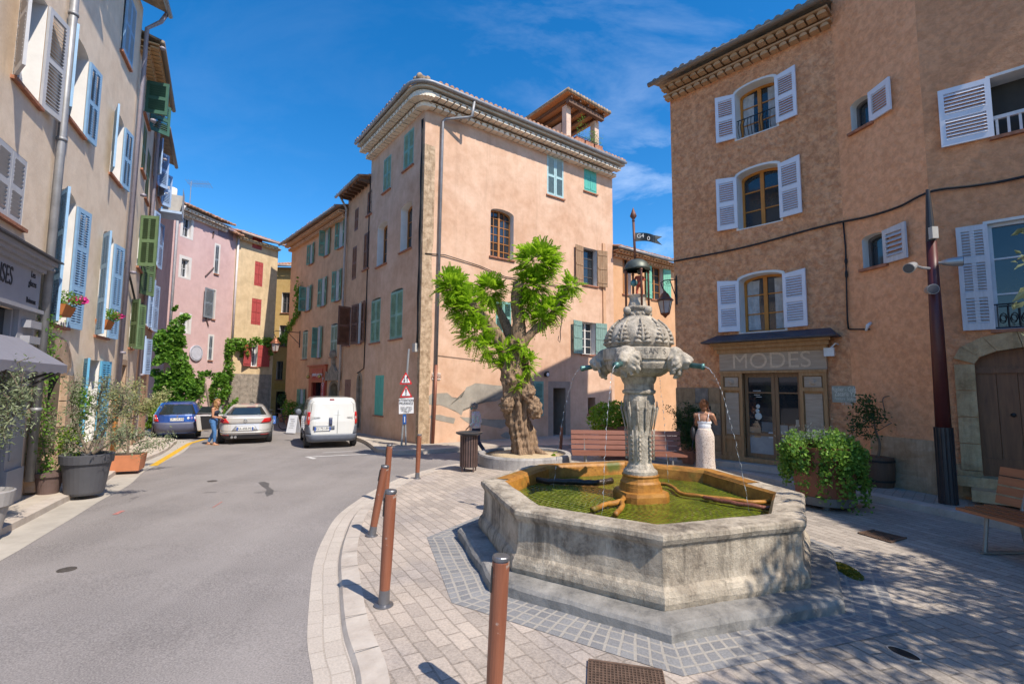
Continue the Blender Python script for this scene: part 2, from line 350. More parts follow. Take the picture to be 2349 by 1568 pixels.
def shutter(parent, f, hinge_u, v0, v1, width, side, ang, mat, kind='louvre', rise=0.0, q=.03, nrail=2, sp=.06):
    """side +1: leaf closes towards +u from its hinge; ang 0 closed, 175 folded back on the wall"""
    a = R(ang); d3 = Vector((f.d.x, f.d.y, 0)) * side; n3 = Vector((f.n.x, f.n.y, 0))
    e = d3 * math.cos(a) + n3 * math.sin(a); t = (-d3 * math.sin(a) + n3 * math.cos(a)); z = Vector((0, 0, 1)); o = f.w(hinge_u, 0, q)
    ax = (e, t, z); mb = MB(); th = .04; st = min(.075, width * .16)
    top = lambda x: v1 + rise * (x / width)
    def bar(x0, x1, za, zb, thk=th):          # za,zb functions or numbers
        fa = za if callable(za) else (lambda x: za); fb = zb if callable(zb) else (lambda x: zb)
        b = [o + e * x + t * y + z * fa(x) for x, y in ((x0, -thk / 2), (x1, -thk / 2), (x1, thk / 2), (x0, thk / 2))]
        c = [o + e * x + t * y + z * fb(x) for x, y in ((x0, -thk / 2), (x1, -thk / 2), (x1, thk / 2), (x0, thk / 2))]
        mb.hexa(b, c)
    if kind == 'plank':
        n = max(2, round(width / .14))
        for i in range(n): bar(width * i / n + .004, width * (i + 1) / n - .004, v0, top, .03)
        for zz in (.12, .5, .88): zc = v0 + (v1 - v0) * zz; bar(.03, width - .03, zc - .045, zc + .045, .062)
    else:
        bar(0, st, v0, top); bar(width - st, width, v0, top)
        hs = [v0 + (v1 - v0) * k / nrail for k in range(nrail + 1)]
        for k, h in enumerate(hs):
            if k == 0: bar(st, width - st, h, h + .11)
            elif k == nrail: bar(st, width - st, h - .09, top)
            else: bar(st, width - st, h - .05, h + .05)
        for k in range(nrail):
            a0 = hs[k] + (.11 if k == 0 else .05); a1 = hs[k + 1] - (.09 if k == nrail - 1 else .05)
            if kind == 'panel': bar(st, width - st, a0, a1, .018); bar(width * .5 - .03, width * .5 + .03, a0, a1, .03); continue
            ns = max(2, int((a1 - a0) / sp)); sl_ax = (e, (t + z * -.9).normalized(), (z + t * .9).normalized())
            for i in range(ns):
                zc = a0 + (a1 - a0) * (i + .5) / ns
                mb.box(o + e * (width / 2) + z * zc, (width - 2 * st, .007, sp * 1.32), sl_ax)
            if kind == 'louvre2': bar(width * .5 - .03, width * .5 + .03, a0, a1, .035)
    return obj('shutter', mb, mat, parent)
def frame_pane(par, f, o, depth, fr, panes, glass, fw=.055, leaves=2, curtain=False, pad=0.0):
    u0, u1, v0, v1, rise = o; mb = MB(); q = -depth
    vt = v1 - rise
    f.box(mb, u0, u0 + fw, v0, vt, q, q + .06); f.box(mb, u1 - fw, u1, v0, vt, q, q + .06); f.box(mb, u0 + fw, u1 - fw, v0, v0 + fw, q, q + .058)
    if rise > 0:
        a = arcpts(u0, u1, v1, rise); b = arcpts(u0 + fw, u1 - fw, v1 - fw, rise)
        for k in range(len(a) - 1): mb.hexa([f.w(*a[k], q + .06), f.w(*a[k + 1], q + .06), f.w(*b[k + 1], q + .06), f.w(*b[k], q + .06)], [f.w(*a[k], q), f.w(*a[k + 1], q), f.w(*b[k + 1], q), f.w(*b[k], q)])
    else: f.box(mb, u0 + fw, u1 - fw, v1 - fw, v1, q, q + .058)
    ta = lambda u: v1 - rise + rise * math.sqrt(max(0, 1 - ((u - (u0 + u1) / 2) / ((u1 - u0) / 2)) ** 2)) - fw * .5
    if leaves == 2:
        c = (u0 + u1) / 2; f.box(mb, c - fw * .8, c + fw * .8, v0 + fw, ta(c), q, q + .066)
    nx, ny = panes
    for lf in range(leaves):
        a, b = u0 + fw + (u1 - u0 - 2 * fw) * lf / leaves, u0 + fw + (u1 - u0 - 2 * fw) * (lf + 1) / leaves
        for i in range(1, nx): uu = a + (b - a) * i / nx; f.box(mb, uu - .012, uu + .012, v0 + fw, ta(uu), q + .01, q + .045)
        for j in range(1, ny): vv = v0 + (v1 - v0) * j / ny; f.box(mb, a, b, vv - .014, vv + .014, q + .008, q + .043)
    obj('frame', mb, fr, par)
    g = MB(); a = arcpts(u0, u1, v1, rise) if rise > 0 else [(u0, v1), (u1, v1)]
    g.poly(f.w(u0, v0, q + .02), f.w(u1, v0, q + .02), *[f.w(*p, q + .02) for p in reversed(a)]); obj('pane', g, glass, par)
    if curtain:
        cm = MB()
        for (a_, b_) in ((u0 + .06, u0 + (u1 - u0) * .36), (u1 - (u1 - u0) * .3, u1 - .06)):
            cm.grid(lambda s, t: f.w(a_ + (b_ - a_) * s * (1 - .3 * t * (1 - t)), v0 + .08 + (v1 - v0 - rise * .5 - .12) * t, q + .026 + .004 * math.sin(s * 14)), 10, 4)
        obj('curtain', cm, CURTAIN, par)
def window(root, f, o, depth=.26, rev=None, fr=None, panes=(1, 3), glass=None, sill=True, sh=None, leaves=2, curtain=False, silmat=None, trim=0.0, inner=None):
    """o = (u0,u1,v0,v1,rise); sh = list of dicts for shutter()"""
    u0, u1, v0, v1, rise = o; mb = MB(); dd = depth + .08; rev = rev or WHITE
    a = arcpts(u0, u1, v1, rise) if rise > 0 else [(u0, v1), (u1, v1)]
    loop = [(u0, v0)] + a + [(u1, v0)]
    for k in range(len(loop)):
        p, q = loop[k], loop[(k + 1) % len(loop)]; mb.poly(f.w(*p, .002), f.w(*q, .002), f.w(*q, -dd), f.w(*p, -dd))
    if trim:                                  # flat painted band round the opening
        lo = [(u0 - trim, v0 - trim * .5)] + ([(x + (trim if x > (u0 + u1) / 2 else -trim), y + trim) for x, y in a] if rise == 0 else [((x - (u0 + u1) / 2) * (1 + 2 * trim / (u1 - u0)) + (u0 + u1) / 2, y + trim) for x, y in a]) + [(u1 + trim, v0 - trim * .5)]
        n = len(loop)
        for k in range(n): mb.poly(f.w(*loop[k], .006), f.w(*loop[(k + 1) % n], .006), f.w(*lo[(k + 1) % n], .006), f.w(*lo[k], .006))
    w = obj('window', mb, rev, root, fixn=False)
    if fr: frame_pane(w, f, o, depth, fr, panes, glass or GLASS, leaves=leaves, curtain=curtain)
    else:
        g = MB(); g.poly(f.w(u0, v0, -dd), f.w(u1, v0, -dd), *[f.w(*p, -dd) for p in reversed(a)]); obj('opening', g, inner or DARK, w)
    if sill:
        sm = MB(); f.box(sm, u0 - .06, u1 + .06, v0 - .05, v0 + .004, -.05, .07); obj('sill', sm, silmat or TERRA, w)
    for s in (sh or []):
        k = dict(s); side = k.pop('side'); mt = k.pop('mat'); wd = k.pop('w', None) or (u1 - u0) / 2 - .005; ang = k.pop('ang')
        vv0, vv1 = k.pop('v', (v0 + .01, v1 - rise))
        shutter(w, f, (u0 if side > 0 else u1), vv0, vv1, wd, side, ang, mt, **k)
    return w
def closed(mat, kind='louvre', q=-.02, **k): return [dict(side=1, ang=0, mat=mat, kind=kind, q=q, **k), dict(side=-1, ang=0, mat=mat, kind=kind, q=q, **k)]
def opened(mat, a=172, b=172, kind='louvre', **k): return [dict(side=1, ang=a, mat=mat, kind=kind, **k), dict(side=-1, ang=b, mat=mat, kind=kind, **k)]
def genoise(mb, P0, P1, n, z0, rows=2, step=.17, sp=.2, r=.085, hgt=.19, th=.045):
    P0, P1, n = (Vector(q[:2]) for q in (P0, P1, n)); L = (P1 - P0).length; d = (P1 - P0).normalized(); cnt = max(1, int(L / sp))
    for k in range(rows):
        out = step * (k + 1); z = z0 + k * hgt
        c = (P0 + P1) / 2 + n * (out / 2 + .005); mb.box((c.x, c.y, z + r + th / 2 + .002), (L + .02, out + (.03 if th > .03 else -.03), th), ((d.x, d.y, 0), (n.x, n.y, 0), (0, 0, 1)))
        for i in range(cnt):
            b = P0 + d * (L * (i + .5) / cnt) + n * (out - step * 1.0); e = b + n * step
            jr = r * random.uniform(.92, 1.05); zz = z + random.uniform(-.006, .006)
            vs = []
            for q in (b, e):
                for t in range(7):
                    a = math.pi * t / 6; vs.append((q.x + d.x * jr * math.cos(a), q.y + d.y * jr * math.cos(a), zz + jr * math.sin(a)))
            mb.add(vs, [(t, t + 1, 8 + t, 7 + t) for t in range(6)] + [tuple(range(7)), tuple(range(13, 6, -1)), (0, 6, 13, 7)])
def roof(root, P0, P1, n, z, over, run, mat, pitch=.30, sp=.21, gutter=None, chimney=None, gz_off=0):
    """tiled slope rising away from the eave line P0-P1 (wall line), n = outward"""
    P0, P1, n = (Vector(q[:2]) for q in (P0, P1, n)); L = (P1 - P0).length; d = (P1 - P0).normalized(); mb = MB()
    def pt(s, q, h=0): p = P0 + d * s + n * (over - q); return Vector((p.x, p.y, z + q * pitch + h))
    T = over + run
    mb.hexa([pt(0, 0, 0), pt(L, 0, 0), pt(L, T, 0), pt(0, T, 0)], [pt(0, 0, .04), pt(L, 0, .04), pt(L, T, .04), pt(0, T, .04)])
    cnt = int(L / sp); nseg = max(2, int(min(T, 9) / .45))
    for i in range(cnt):
        s = L * (i + .5) / cnt; vs = []; jit = random.uniform(-.02, .05)
        for k in range(nseg):
            for (qq, rr) in ((T * k / nseg - (jit + .03 if k == 0 else 0), .085), (T * (k + 1) / nseg, .07)):
                for t in range(6):
                    a = math.pi * t / 5; vs.append(pt(s + rr * math.cos(a), qq, .035 + rr * math.sin(a) + (0 if rr > .08 else -.012)))
        fs = []
        for k in range(nseg):
            b = k * 12; fs += [(b + t, b + t + 1, b + 7 + t, b + 6 + t) for t in range(5)] + [tuple(range(b, b + 6))]
        mb.add(vs, fs)
    ro = obj('roof', mb, mat, root)
    if gutter:
        g = MB(); g.tube([pt(-.05, -.07, -.02), pt(L + .05, -.07, -.02)], .065, 8); obj('gutter', g, gutter, root, True)
    return ro
def solid(mb, pts, z0, z1, skip=()):           # side walls of a footprint, skipping the detailed facades, plus a lid
    n = len(pts)
    for i in range(n):
        if i in skip: continue
        a, b = pts[i], pts[(i + 1) % n]; mb.poly((a[0], a[1], z0), (b[0], b[1], z0), (b[0], b[1], z1), (a[0], a[1], z1))
    mb.add([(p[0], p[1], z1 - .05) for p in pts], [tuple(range(n))])
def pipe(root, pts, r, mat, name='downpipe', n=8, clips=0):
    mb = MB(); mb.tube(pts, r, n)
    for i in range(clips):
        t = (i + .5) / clips; p = Vector(pts[0]).lerp(Vector(pts[-1]), t); mb.tube([p - Vector((0, 0, .03)), p + Vector((0, 0, .03))], r * 1.25, n)
    return obj(name, mb, mat, root, True)
def text3(name, txt, f, u, v, size, mat, parent, q=.01, font=None, align='CENTER', ext=.004, sx=1.0, vert=False, shear=0):
    c = bpy.data.curves.new(name, 'FONT'); c.body = txt; c.size = size; c.align_x = align; c.align_y = 'CENTER'; c.extrude = ext; c.shear = shear
    if vert: c.space_line = .85
    t = bpy.data.objects.new(name, c); COL.objects.link(t)
    bpy.context.view_layer.update(); dg = bpy.context.evaluated_depsgraph_get()
    me = bpy.data.meshes.new_from_object(t.evaluated_get(dg)); bpy.data.objects.remove(t)
    o = bpy.data.objects.new(name, me); me.materials.clear(); me.materials.append(mat)
    d = f.d if f.d.x * f.n.y - f.d.y * f.n.x < 0 else -f.d     # reading direction for a viewer in front
    p = f.w(u, v, q)
    M = Matrix(((d.x * sx, 0, f.n.x, p.x), (d.y * sx, 0, f.n.y, p.y), (0, 1, 0, p.z), (0, 0, 0, 1)))
    me.transform(Matrix.Translation(-(worldloc(parent) if parent else Vector((0, 0, 0)))) @ M)
    COL.objects.link(o); o.parent = parent
    return o

# ------------------------------------------------------------------ the corner house and its row
PL_C = plaster('pink_plaster', (.56, .34, .22), (.72, .50, .365), var=.07, streak=.3, patch=.3, bump=.15, bs=30)
PL_C2 = plaster('tan_plaster', (.58, .34, .20), (.66, .41, .26), var=.1, streak=.35)
PL_C3 = plaster('orange_tan_plaster', (.60, .34, .19), (.68, .42, .25), var=.1, streak=.35)
SH_G = simple('sage_green_paint', (.17, .35, .29), .6, 0, .28, 3)
SH_PB = simple('pale_blue_green_paint', (.36, .52, .53), .55, 0, .1, 9)
SH_T = wood('turquoise_plank', (.06, .36, .29), (.11, .46, .37), .6)
SH_G3 = simple('mid_green_paint', (.15, .30, .21), .6, 0, .3, 3)
SH_BR = simple('brown_paint', (.16, .075, .05), .65, 0, .35, 4)
SH_OLDW = wood('bare_old_wood', (.22, .12, .06), (.38, .25, .15), .8)
GENO = plaster('pale_cornice', (.76, .64, .50), (.84, .74, .60), var=.08, streak=.2)
RUBBLE = stonemat('rubble_stone', (.50, .35, .22), (.24, .16, .095), (.64, .48, .33), 5, .9)
CEM = plaster('grey_cement', (.30, .27, .23), (.40, .36, .30), var=.12, streak=.35)
C0 = (-3.21, 17.01); dCR = Vector((.8025, .5967)).normalized(); dCL = Vector((-.601, .799)).normalized()
CR = Face(C0, dCR); CLf = Face(C0, dCL)
cpts = [Vector(C0), Vector(C0) + dCR * 10, Vector(C0) + dCR * 10 + dCL * 5.28, Vector(C0) + dCL * 5.28]
HC = 12.35
Cb = thing('corner_house', 'tall pink plastered corner house behind the pollarded tree with scalloped eaves', 'house', (C0[0], C0[1], gz(*C0)))
def rr(f, a, b, rise=0.0): return (*f.rect(a, b), rise)
oC = dict(
 arch=rr(CR, (1124.5, 587), (1178.5, 488), .16), up=rr(CR, (1255, 446), (1292.5, 368)), teal=rr(CR, (1340, 437), (1368, 381)),
 wd=rr(CR, z6(1258, 380), z6(1345, 165)), pl=rr(CR, z6(1250, 822), z6(1335, 625)), tree=rr(CR, z6(705, 690), z6(805, 495)),
 g=rr(CR, z6(822, 1218), z6(945, 992)), door=rr(CR, z6(1070, 1345), z6(1147, 1035)), niche=rr(CR, z6(1290, 1200), z6(1336, 1095)))
oL = dict(
 a=rr(CLf, (925, 395), (950.5, 290)), b=rr(CLf, z4(490, 217), z4(534, 8)), c=rr(CLf, z4(578, 522), z4(643, 243), .15), d=rr(CLf, z4(457, 597), z4(515, 345), .15),
 e=rr(CLf, z4(524, 970), z4(595, 692), .1), f=rr(CLf, z4(424, 988), z4(480, 742), .1), g=rr(CLf, z4(445, 1355), z4(496, 1150)))
mb = MB(); wall(mb, CR, 0, 10, -.6, HC, list(oC.values())); wall(mb, CLf, 0, 5.28, -.6, HC, list(oL.values())); solid(mb, cpts, -.6, HC, (0, 3))
obj('wall', mb, PL_C, Cb, fixn=False)
window(Cb, CR, oC['arch'], fr=BROWNFR, panes=(2, 6), depth=.3)
window(Cb, CR, oC['up'], sh=closed(SH_PB, 'louvre'))
window(Cb, CR, oC['teal'], sh=closed(SH_T, 'plank'))
window(Cb, CR, oC['wd'], fr=simple('dark_grey_frame', (.10, .09, .085), .5), panes=(1, 4), leaves=1, depth=.3, sh=opened(SH_OLDW, 172, 165, 'plank', w=.55))
window(Cb, CR, oC['pl'], fr=simple('off_white_frame', (.62, .6, .56), .5), panes=(1, 4), leaves=2, depth=.3, sh=opened(simple('grey_green_paint', (.19, .30, .26), .6, 0, .15, 7), 168, 172, 'plank', w=.66))
window(Cb, CR, oC['tree'], sh=closed(SH_G, 'louvre'))
window(Cb, CR, oC['g'], fr=SH_BR, panes=(1, 3), sh=opened(SH_G, 175, 175, w=.47))
window(Cb, CR, oC['door'], depth=.7, sill=False, rev=simple('door_surround_grey', (.33, .26, .21), .85), trim=.28, fr=None)
window(Cb, CR, oC['niche'], depth=.35, sill=True, inner=simple('niche_brown', (.10, .05, .035), .9), rev=PL_C)
window(Cb, CLf, oL['a'], sh=closed(SH_G)); window(Cb, CLf, oL['b'], sh=closed(SH_G))
window(Cb, CLf, oL['c'], fr=BROWNFR, panes=(1, 3), depth=.34); window(Cb, CLf, oL['d'], fr=BROWNFR, panes=(1, 3), depth=.34)
window(Cb, CLf, oL['e'], sh=closed(SH_G)); window(Cb, CLf, oL['f'], sh=closed(SH_G)); window(Cb, CLf, oL['g'], sh=closed(SH_T, 'panel'))
# scalloped tile cornice wrapping the rounded corner, fascia and gutter
mb = MB()
nR, nL = CR.n, CLf.n; zc = HC - .42
pR0 = Vector(C0) + dCR * .02; genoise(mb, pR0, Vector(C0) + dCR * 10, nR, zc, 2, .29, .27, .12, .22, .02)
genoise(mb, Vector(C0) + dCL * .02, Vector(C0) + dCL * 5.28, nL, zc, 2, .29, .27, .12, .22, .02)
aL, aR = math.atan2(nL.y, nL.x) % (2 * math.pi), math.atan2(nR.y, nR.x) % (2 * math.pi)
fan = [aL + (aR - aL) * i / 8 for i in range(9)]
for k in range(2):
    for i in range(9):
        dv = Vector((math.cos(fan[i]), math.sin(fan[i]))); out = .29 * (k + 1) * 1.03; b = Vector(C0) + dv * (out - .3); tg = Vector((-dv.y, dv.x)); e = Vector(C0) + dv * out
        zz = zc + k * .22; mb.tube([(b.x, b.y, zz), (e.x, e.y, zz + .01)], .085 - .01 * (k == 0), 10)
    zz = zc + k * .22 + .1 + .035; rr_ = .29 * (k + 1) - .04
    mb.prism([tuple(Vector(C0) - dCR * -.3 + dCL * .3)] + [(C0[0] + rr_ * math.cos(a), C0[1] + rr_ * math.sin(a)) for a in fan], zz - .04, zz + .045)
obj('cornice', mb, GENO, Cb, fixn=False)
mb = MB(); OV = .74
def eaveloop(o_): return [Vector(C0) + dCL * 5.28 + nL * o_] + [Vector(C0) + Vector((math.cos(a), math.sin(a))) * o_ for a in fan] + [Vector(C0) + dCR * 10.15 + nR * o_]
lo = eaveloop(OV - .06); li = eaveloop(.2)
for k in range(len(lo) - 1): mb.hexa([(*li[k], HC + .06), (*li[k + 1], HC + .06), (*lo[k + 1], HC + .02), (*lo[k], HC + .02)], [(*li[k], HC + .28), (*li[k + 1], HC + .28), (*lo[k + 1], HC + .13), (*lo[k], HC + .13)])
obj('fascia', mb, plaster('cream_fascia', (.52, .46, .37), streak=.3), Cb, fixn=False)
g = MB(); lg = eaveloop(OV + .02); g.tube([(*p, HC + .16) for p in lg], .07, 8); obj('gutter', g, ZINC, Cb, True)
roof(Cb, Vector(C0) + dCR * .1, Vector(C0) + dCR * 10.15, nR, HC + .2, OV, 2.2, TILE, .30)
roof(Cb, Vector(C0) + dCL * .1, Vector(C0) + dCL * 5.28, nL, HC + .2, OV, .5, TILE, .30)
mb = MB()
for k in range(3, 7):
    dv = Vector((math.cos(fan[k]), math.sin(fan[k]))); b = Vector(C0) + dv * (OV + .02); e = Vector(C0) - dv * .5; mb.tube([(b.x, b.y, HC + .25), (e.x, e.y, HC + .5)], [.1, .08], 8)
dv = ((nL + nR) / 2).normalized(); b = Vector(C0) + dv * (OV - .02); mb.ell((b.x, b.y, HC + .32), (.12, .12, .16)); obj('hip_tiles', mb, TILE2, Cb, True)
# corner quoin, downpipes, cables, cement patches, wall fittings
mb = MB(); zb = 10.6
def rubble(mb, f, u0, u1, v0, v1, q=.012, n=40):
    mb.grid(lambda s, t: f.w(u0 + (u1 - u0) * s + (.12 * noise.noise(Vector((t * 9, 3, u0))) if s > .6 else 0) * 1.0, v0 + (v1 - v0) * t, q + .018 * noise.noise(Vector((s * 5, t * n * .6, u0 * 3)))), 5, n)
rubble(mb, CR, .0, .42, -.3, zb); rubble(mb, CLf, .0, .16, -.3, zb); obj('stone_quoin', mb, RUBBLE, Cb, fixn=False)
ub = CR.P(1074.7 * .9176, 560 * .9176)[0]
def crp(u, v, q=.09): return CR.w(u, v, q)
pipe(Cb, [crp(1.62, HC + .1, OV), crp(1.6, HC - .45, OV - .1), crp(1.45, HC - .5, OV - .2), crp(.75, HC - .62, .14), crp(.66, HC - .75, .1), crp(.6, 2.6, .09)], .052, ZINC, clips=0)
pipe(Cb, [crp(.6, 2.6, .09), crp(.57, 1.3, .1), crp(.52, -.15, .1)], .058, simple('rust_painted_pipe', (.24, .09, .055), .5, .2), 'pipe_shoe')
mb = MB(); 
for k, off in enumerate((0, .05, .1)):
    mb.tube([CLf.w(.12 + off + .03 * math.sin(i * 1.7 + k), 11.6 - i * .6, .03) for i in range(15)], .016, 5)
mb.tube([CR.w(.1, 6.55, .03), CR.w(.9, 6.62, .05), CR.w(2.4, 6.45, .04), CR.w(3.6, 6.2, .04), CR.w(5.5, 6.2, .04), CR.w(7.2, 6.2, .04)], .018, 5); mb.tube([CR.w(.6, 2.95, .02), CR.w(4.3, 2.72, .02)], .008, 4)
obj('cables', mb, BLACK, Cb, True)
mb = MB(); f_ = CLf; f_.box(mb, .14, .36, 3.05, 3.35, .0, .12); obj('junction_box', mb, simple('grey_box', (.45, .43, .40), .6), Cb)
def blobpoly(f, pts, q): return [f.w(*f.P(*p), q) for p in pts]
def patchpoly(name, f, px, mat, root, q=.006, sub=4):
    out = []
    for i in range(len(px)):
        a, b = Vector(px[i]), Vector(px[(i + 1) % len(px)])
        for k in range(sub):
            p = a.lerp(b, k / sub); out.append((p.x + 1.6 * noise.noise(Vector((p.x * .2, p.y * .2, 1))), p.y + 1.6 * noise.noise(Vector((p.x * .2, p.y * .2, 7)))))
    mb = MB(); vs = blobpoly(f, out, q); bm = bmesh.new(); bv = [bm.verts.new(v) for v in vs]; bm.faces.new(bv); bmesh.ops.triangulate(bm, faces=bm.faces)
    bm.verts.index_update(); mb.add([v.co for v in bm.verts], [tuple(v.index for v in fc.verts) for fc in bm.faces]); bm.free(); return obj(name, mb, mat, root, fixn=False)
patchpoly('cement_patch', CR, [z6(*p) for p in [(252, 1110), (300, 1070), (400, 1066), (440, 1103), (490, 1098), (520, 1030), (580, 1006), (660, 1012), (780, 1025), (800, 1080), (700, 1120), (590, 1128), (500, 1170), (490, 1210), (450, 1178), (350, 1142), (265, 1142)]], CEM, Cb)
patchpoly('cement_patch', CR, [z6(*p) for p in [(262, 1212), (350, 1205), (450, 1228), (440, 1260), (350, 1240), (300, 1228)]], CEM, Cb)
patchpoly('cement_patch', CR, [z6(*p) for p in [(478, 1217), (600, 1226), (700, 1240), (800, 1230), (805, 1262), (740, 1290), (640, 1272), (540, 1262)]], CEM, Cb)
patchpoly('cement_patch', CR, [z6(*p) for p in [(735, 1335), (770, 1312), (810, 1318), (808, 1355), (760, 1350)]], CEM, Cb)
# side chimney flue near the right end
u_, v_ = CR.P(*z6(1390, 590)); mb = MB(); f_ = CR; f_.box(mb, u_ - .09, u_ + .09, 4.6, 8.6, .0, .06); obj('flue', mb, PL_C2, Cb)
# roof terrace loggia: posts, beams, tiled roof, parapet
def loft(X, Y, d): return at(X, Y, d)
zl = lambda x, y: ((x / 3.135 + 900) * .9176, (y / 3.135 + 160) * .9176)
u0, v0 = CR.P(*zl(1640, 540)); u1, _ = CR.P(*zl(1945, 640)); ql = -.55
lb = HC + .25; lt = lb + 3.05; lu0, lu1 = 7.45, 9.6
mb = MB(); CR.box(mb, lu0 + .2, lu1, lb - .5, lb + .72, ql - .06, ql + .04); CR.box(mb, lu0 - .02, lu0 + .18, lb - .4, lb + 1.7, ql - 2.4, ql - .3); obj('parapet', mb, PL_C, Cb)
for uu, hh in ((lu0, 2.45), (lu1 - .26, 2.3)):
    mb = MB(); CR.box(mb, uu, uu + .28, lb - .4, lb + hh, ql - .24, ql + .06); obj('post', mb, plaster('pale_pink_post', (.58, .42, .33)), Cb)
for uu in (lu0, lu1 - .3):
    mb = MB(); CR.box(mb, uu, uu + .28, lb - .4, lb + 2.5, ql - 2.5, ql - 2.25); obj('post', mb, PL_C, Cb)
mb = MB()
def lr(u, q, dz): return CR.w(u, lb + 2.5 + (ql - q) * .27 * 0 + dz - (u - lu0) * .05, q)
for q in (ql + .25, ql - 2.4): mb.hexa([lr(lu0 - .1, q - .1, -.1), lr(lu1 + .1, q - .1, -.1), lr(lu1 + .1, q + .1, -.1), lr(lu0 - .1, q + .1, -.1)], [lr(lu0 - .1, q - .1, .1), lr(lu1 + .1, q - .1, .1), lr(lu1 + .1, q + .1, .1), lr(lu0 - .1, q + .1, .1)])
for i in range(5):
    uu = lu0 + (lu1 - lu0) * i / 4; mb.hexa([lr(uu - .05, ql - 2.6, .1), lr(uu + .05, ql - 2.6, .1), lr(uu + .05, ql + .45, .1), lr(uu - .05, ql + .45, .1)], [lr(uu - .05, ql - 2.6, .22), lr(uu + .05, ql - 2.6, .22), lr(uu + .05, ql + .45, .22), lr(uu - .05, ql + .45, .22)])
obj('roof_beam', mb, wood('dark_beam', (.09, .045, .025), (.16, .08, .045), .7), Cb)
mb = MB(); mb.hexa([lr(lu0 - .35, ql - 2.7, .23), lr(lu1 + .35, ql - 2.7, .23), lr(lu1 + .35, ql + .5, .23), lr(lu0 - .35, ql + .5, .23)], [lr(lu0 - .35, ql - 2.7, .27), lr(lu1 + .35, ql - 2.7, .27), lr(lu1 + .35, ql + .5, .27), lr(lu0 - .35, ql + .5, .27)])
obj('ceiling_boards', mb, wood('orange_boards', (.38, .16, .055), (.50, .24, .09), .6), Cb)
mb = MB()
for i in range(15):
    uu = lu0 - .3 + (lu1 - lu0 + .6) * i / 14
    mb.tube([lr(uu, ql - 2.7, .33), lr(uu, ql + .56, .33)], .095, 8)
obj('loggia_tiles', mb, TILE2, Cb, True)
mb = MB(); [mb.tube([CR.w(lu0 + .3 + i * .17, lb + .72, ql + .04), CR.w(lu0 + .3 + i * .17, lb + 1.0, ql + .3)], .01, 4) for i in range(12)]; mb.tube([CR.w(lu0 + .3, lb + 1.0, ql + .3), CR.w(lu1 - .3, lb + 1.0, ql + .3)], .014, 5); obj('planter_rail', mb, IRON, Cb)

# ---- narrow house with brown shutters
U2 = 8.3; H2 = 11.05
b2 = thing('narrow_house', 'narrow tan house with brown louvred shutters left of the corner house', 'house', tuple(CLf.w(6.8, gz(0, 22))))
o2 = dict(a=rr(CLf, z4(407, 333), z4(435, 192)), b=rr(CLf, z4(342, 412), z4(366, 283)), c=rr(CLf, z4(387, 612), z4(423, 405)), d=rr(CLf, z4(328, 663), z4(357, 480)),
          e=rr(CLf, z4(360, 990), z4(385, 765), .1), f=rr(CLf, z4(308, 1000), z4(326, 800), .0), door=rr(CLf, z4(285, 1420), z4(325, 1172)), goth=rr(CLf, z4(352, 1420), z4(378, 1150), .5))
mb = MB(); wall(mb, CLf, 5.28, U2, -.6, H2, list(o2.values())); pp = [CLf.w(5.28, 0), CLf.w(U2, 0), CLf.w(U2, 0, -6), CLf.w(5.28, 0, -6)]; solid(mb, pp, -.6, H2, (0,)); obj('wall', mb, PL_C2, b2, fixn=False)
for k in 'abcd': window(b2, CLf, o2[k], sh=closed(SH_BR), sill=k in 'ac')
window(b2, CLf, o2['e'], fr=SH_BR, panes=(1, 3), leaves=1, sh=opened(SH_BR, 170, 172, w=.62)); window(b2, CLf, o2['f'], fr=SH_BR, panes=(1, 3), leaves=1, sh=opened(SH_BR, 100, 172, w=.6))
window(b2, CLf, o2['door'], sill=False, depth=.1, sh=closed(simple('red_brown_door', (.20, .085, .06), .6), 'plank'), rev=PL_C2)
w_ = window(b2, CLf, o2['goth'], sill=False, depth=.3, rev=stonemat('grey_door_stone', (.3, .24, .18), (.18, .14, .1), (.4, .32, .24), 4, .5), trim=.16)
roof(b2, CLf.w(5.28, 0), CLf.w(U2, 0), CLf.n, H2 + .05, .55, 5, TILE, .28, gutter=ZINC)
mb = MB(); [CLf.box(mb, 5.3 + i * .42, 5.42 + i * .42, H2 - .16, H2 - .02, -.05, .5) for i in range(7)]; obj('rafters', mb, wood('dark_beam', (.09, .045, .025), (.16, .08, .045)), b2)
pipe(b2, [CLf.w(U2 - .15, H2 + .1, .5), CLf.w(U2 - .1, H2 - .5, .12), CLf.w(U2 - .02, 3.9, .1), CLf.w(U2 + .05, 1.6, .1)], .055, simple('pale_pipe', (.42, .36, .32), .6))
mb = MB(); mb.tube([CLf.w(5.28, 11.2, .03), CLf.w(5.3, 8, .03), CLf.w(5.26, 4.5, .03), CLf.w(5.3, 2.6, .03), CLf.w(6.1, 2.4, .03)], .022, 5); obj('cables', mb, BLACK, b2, True)

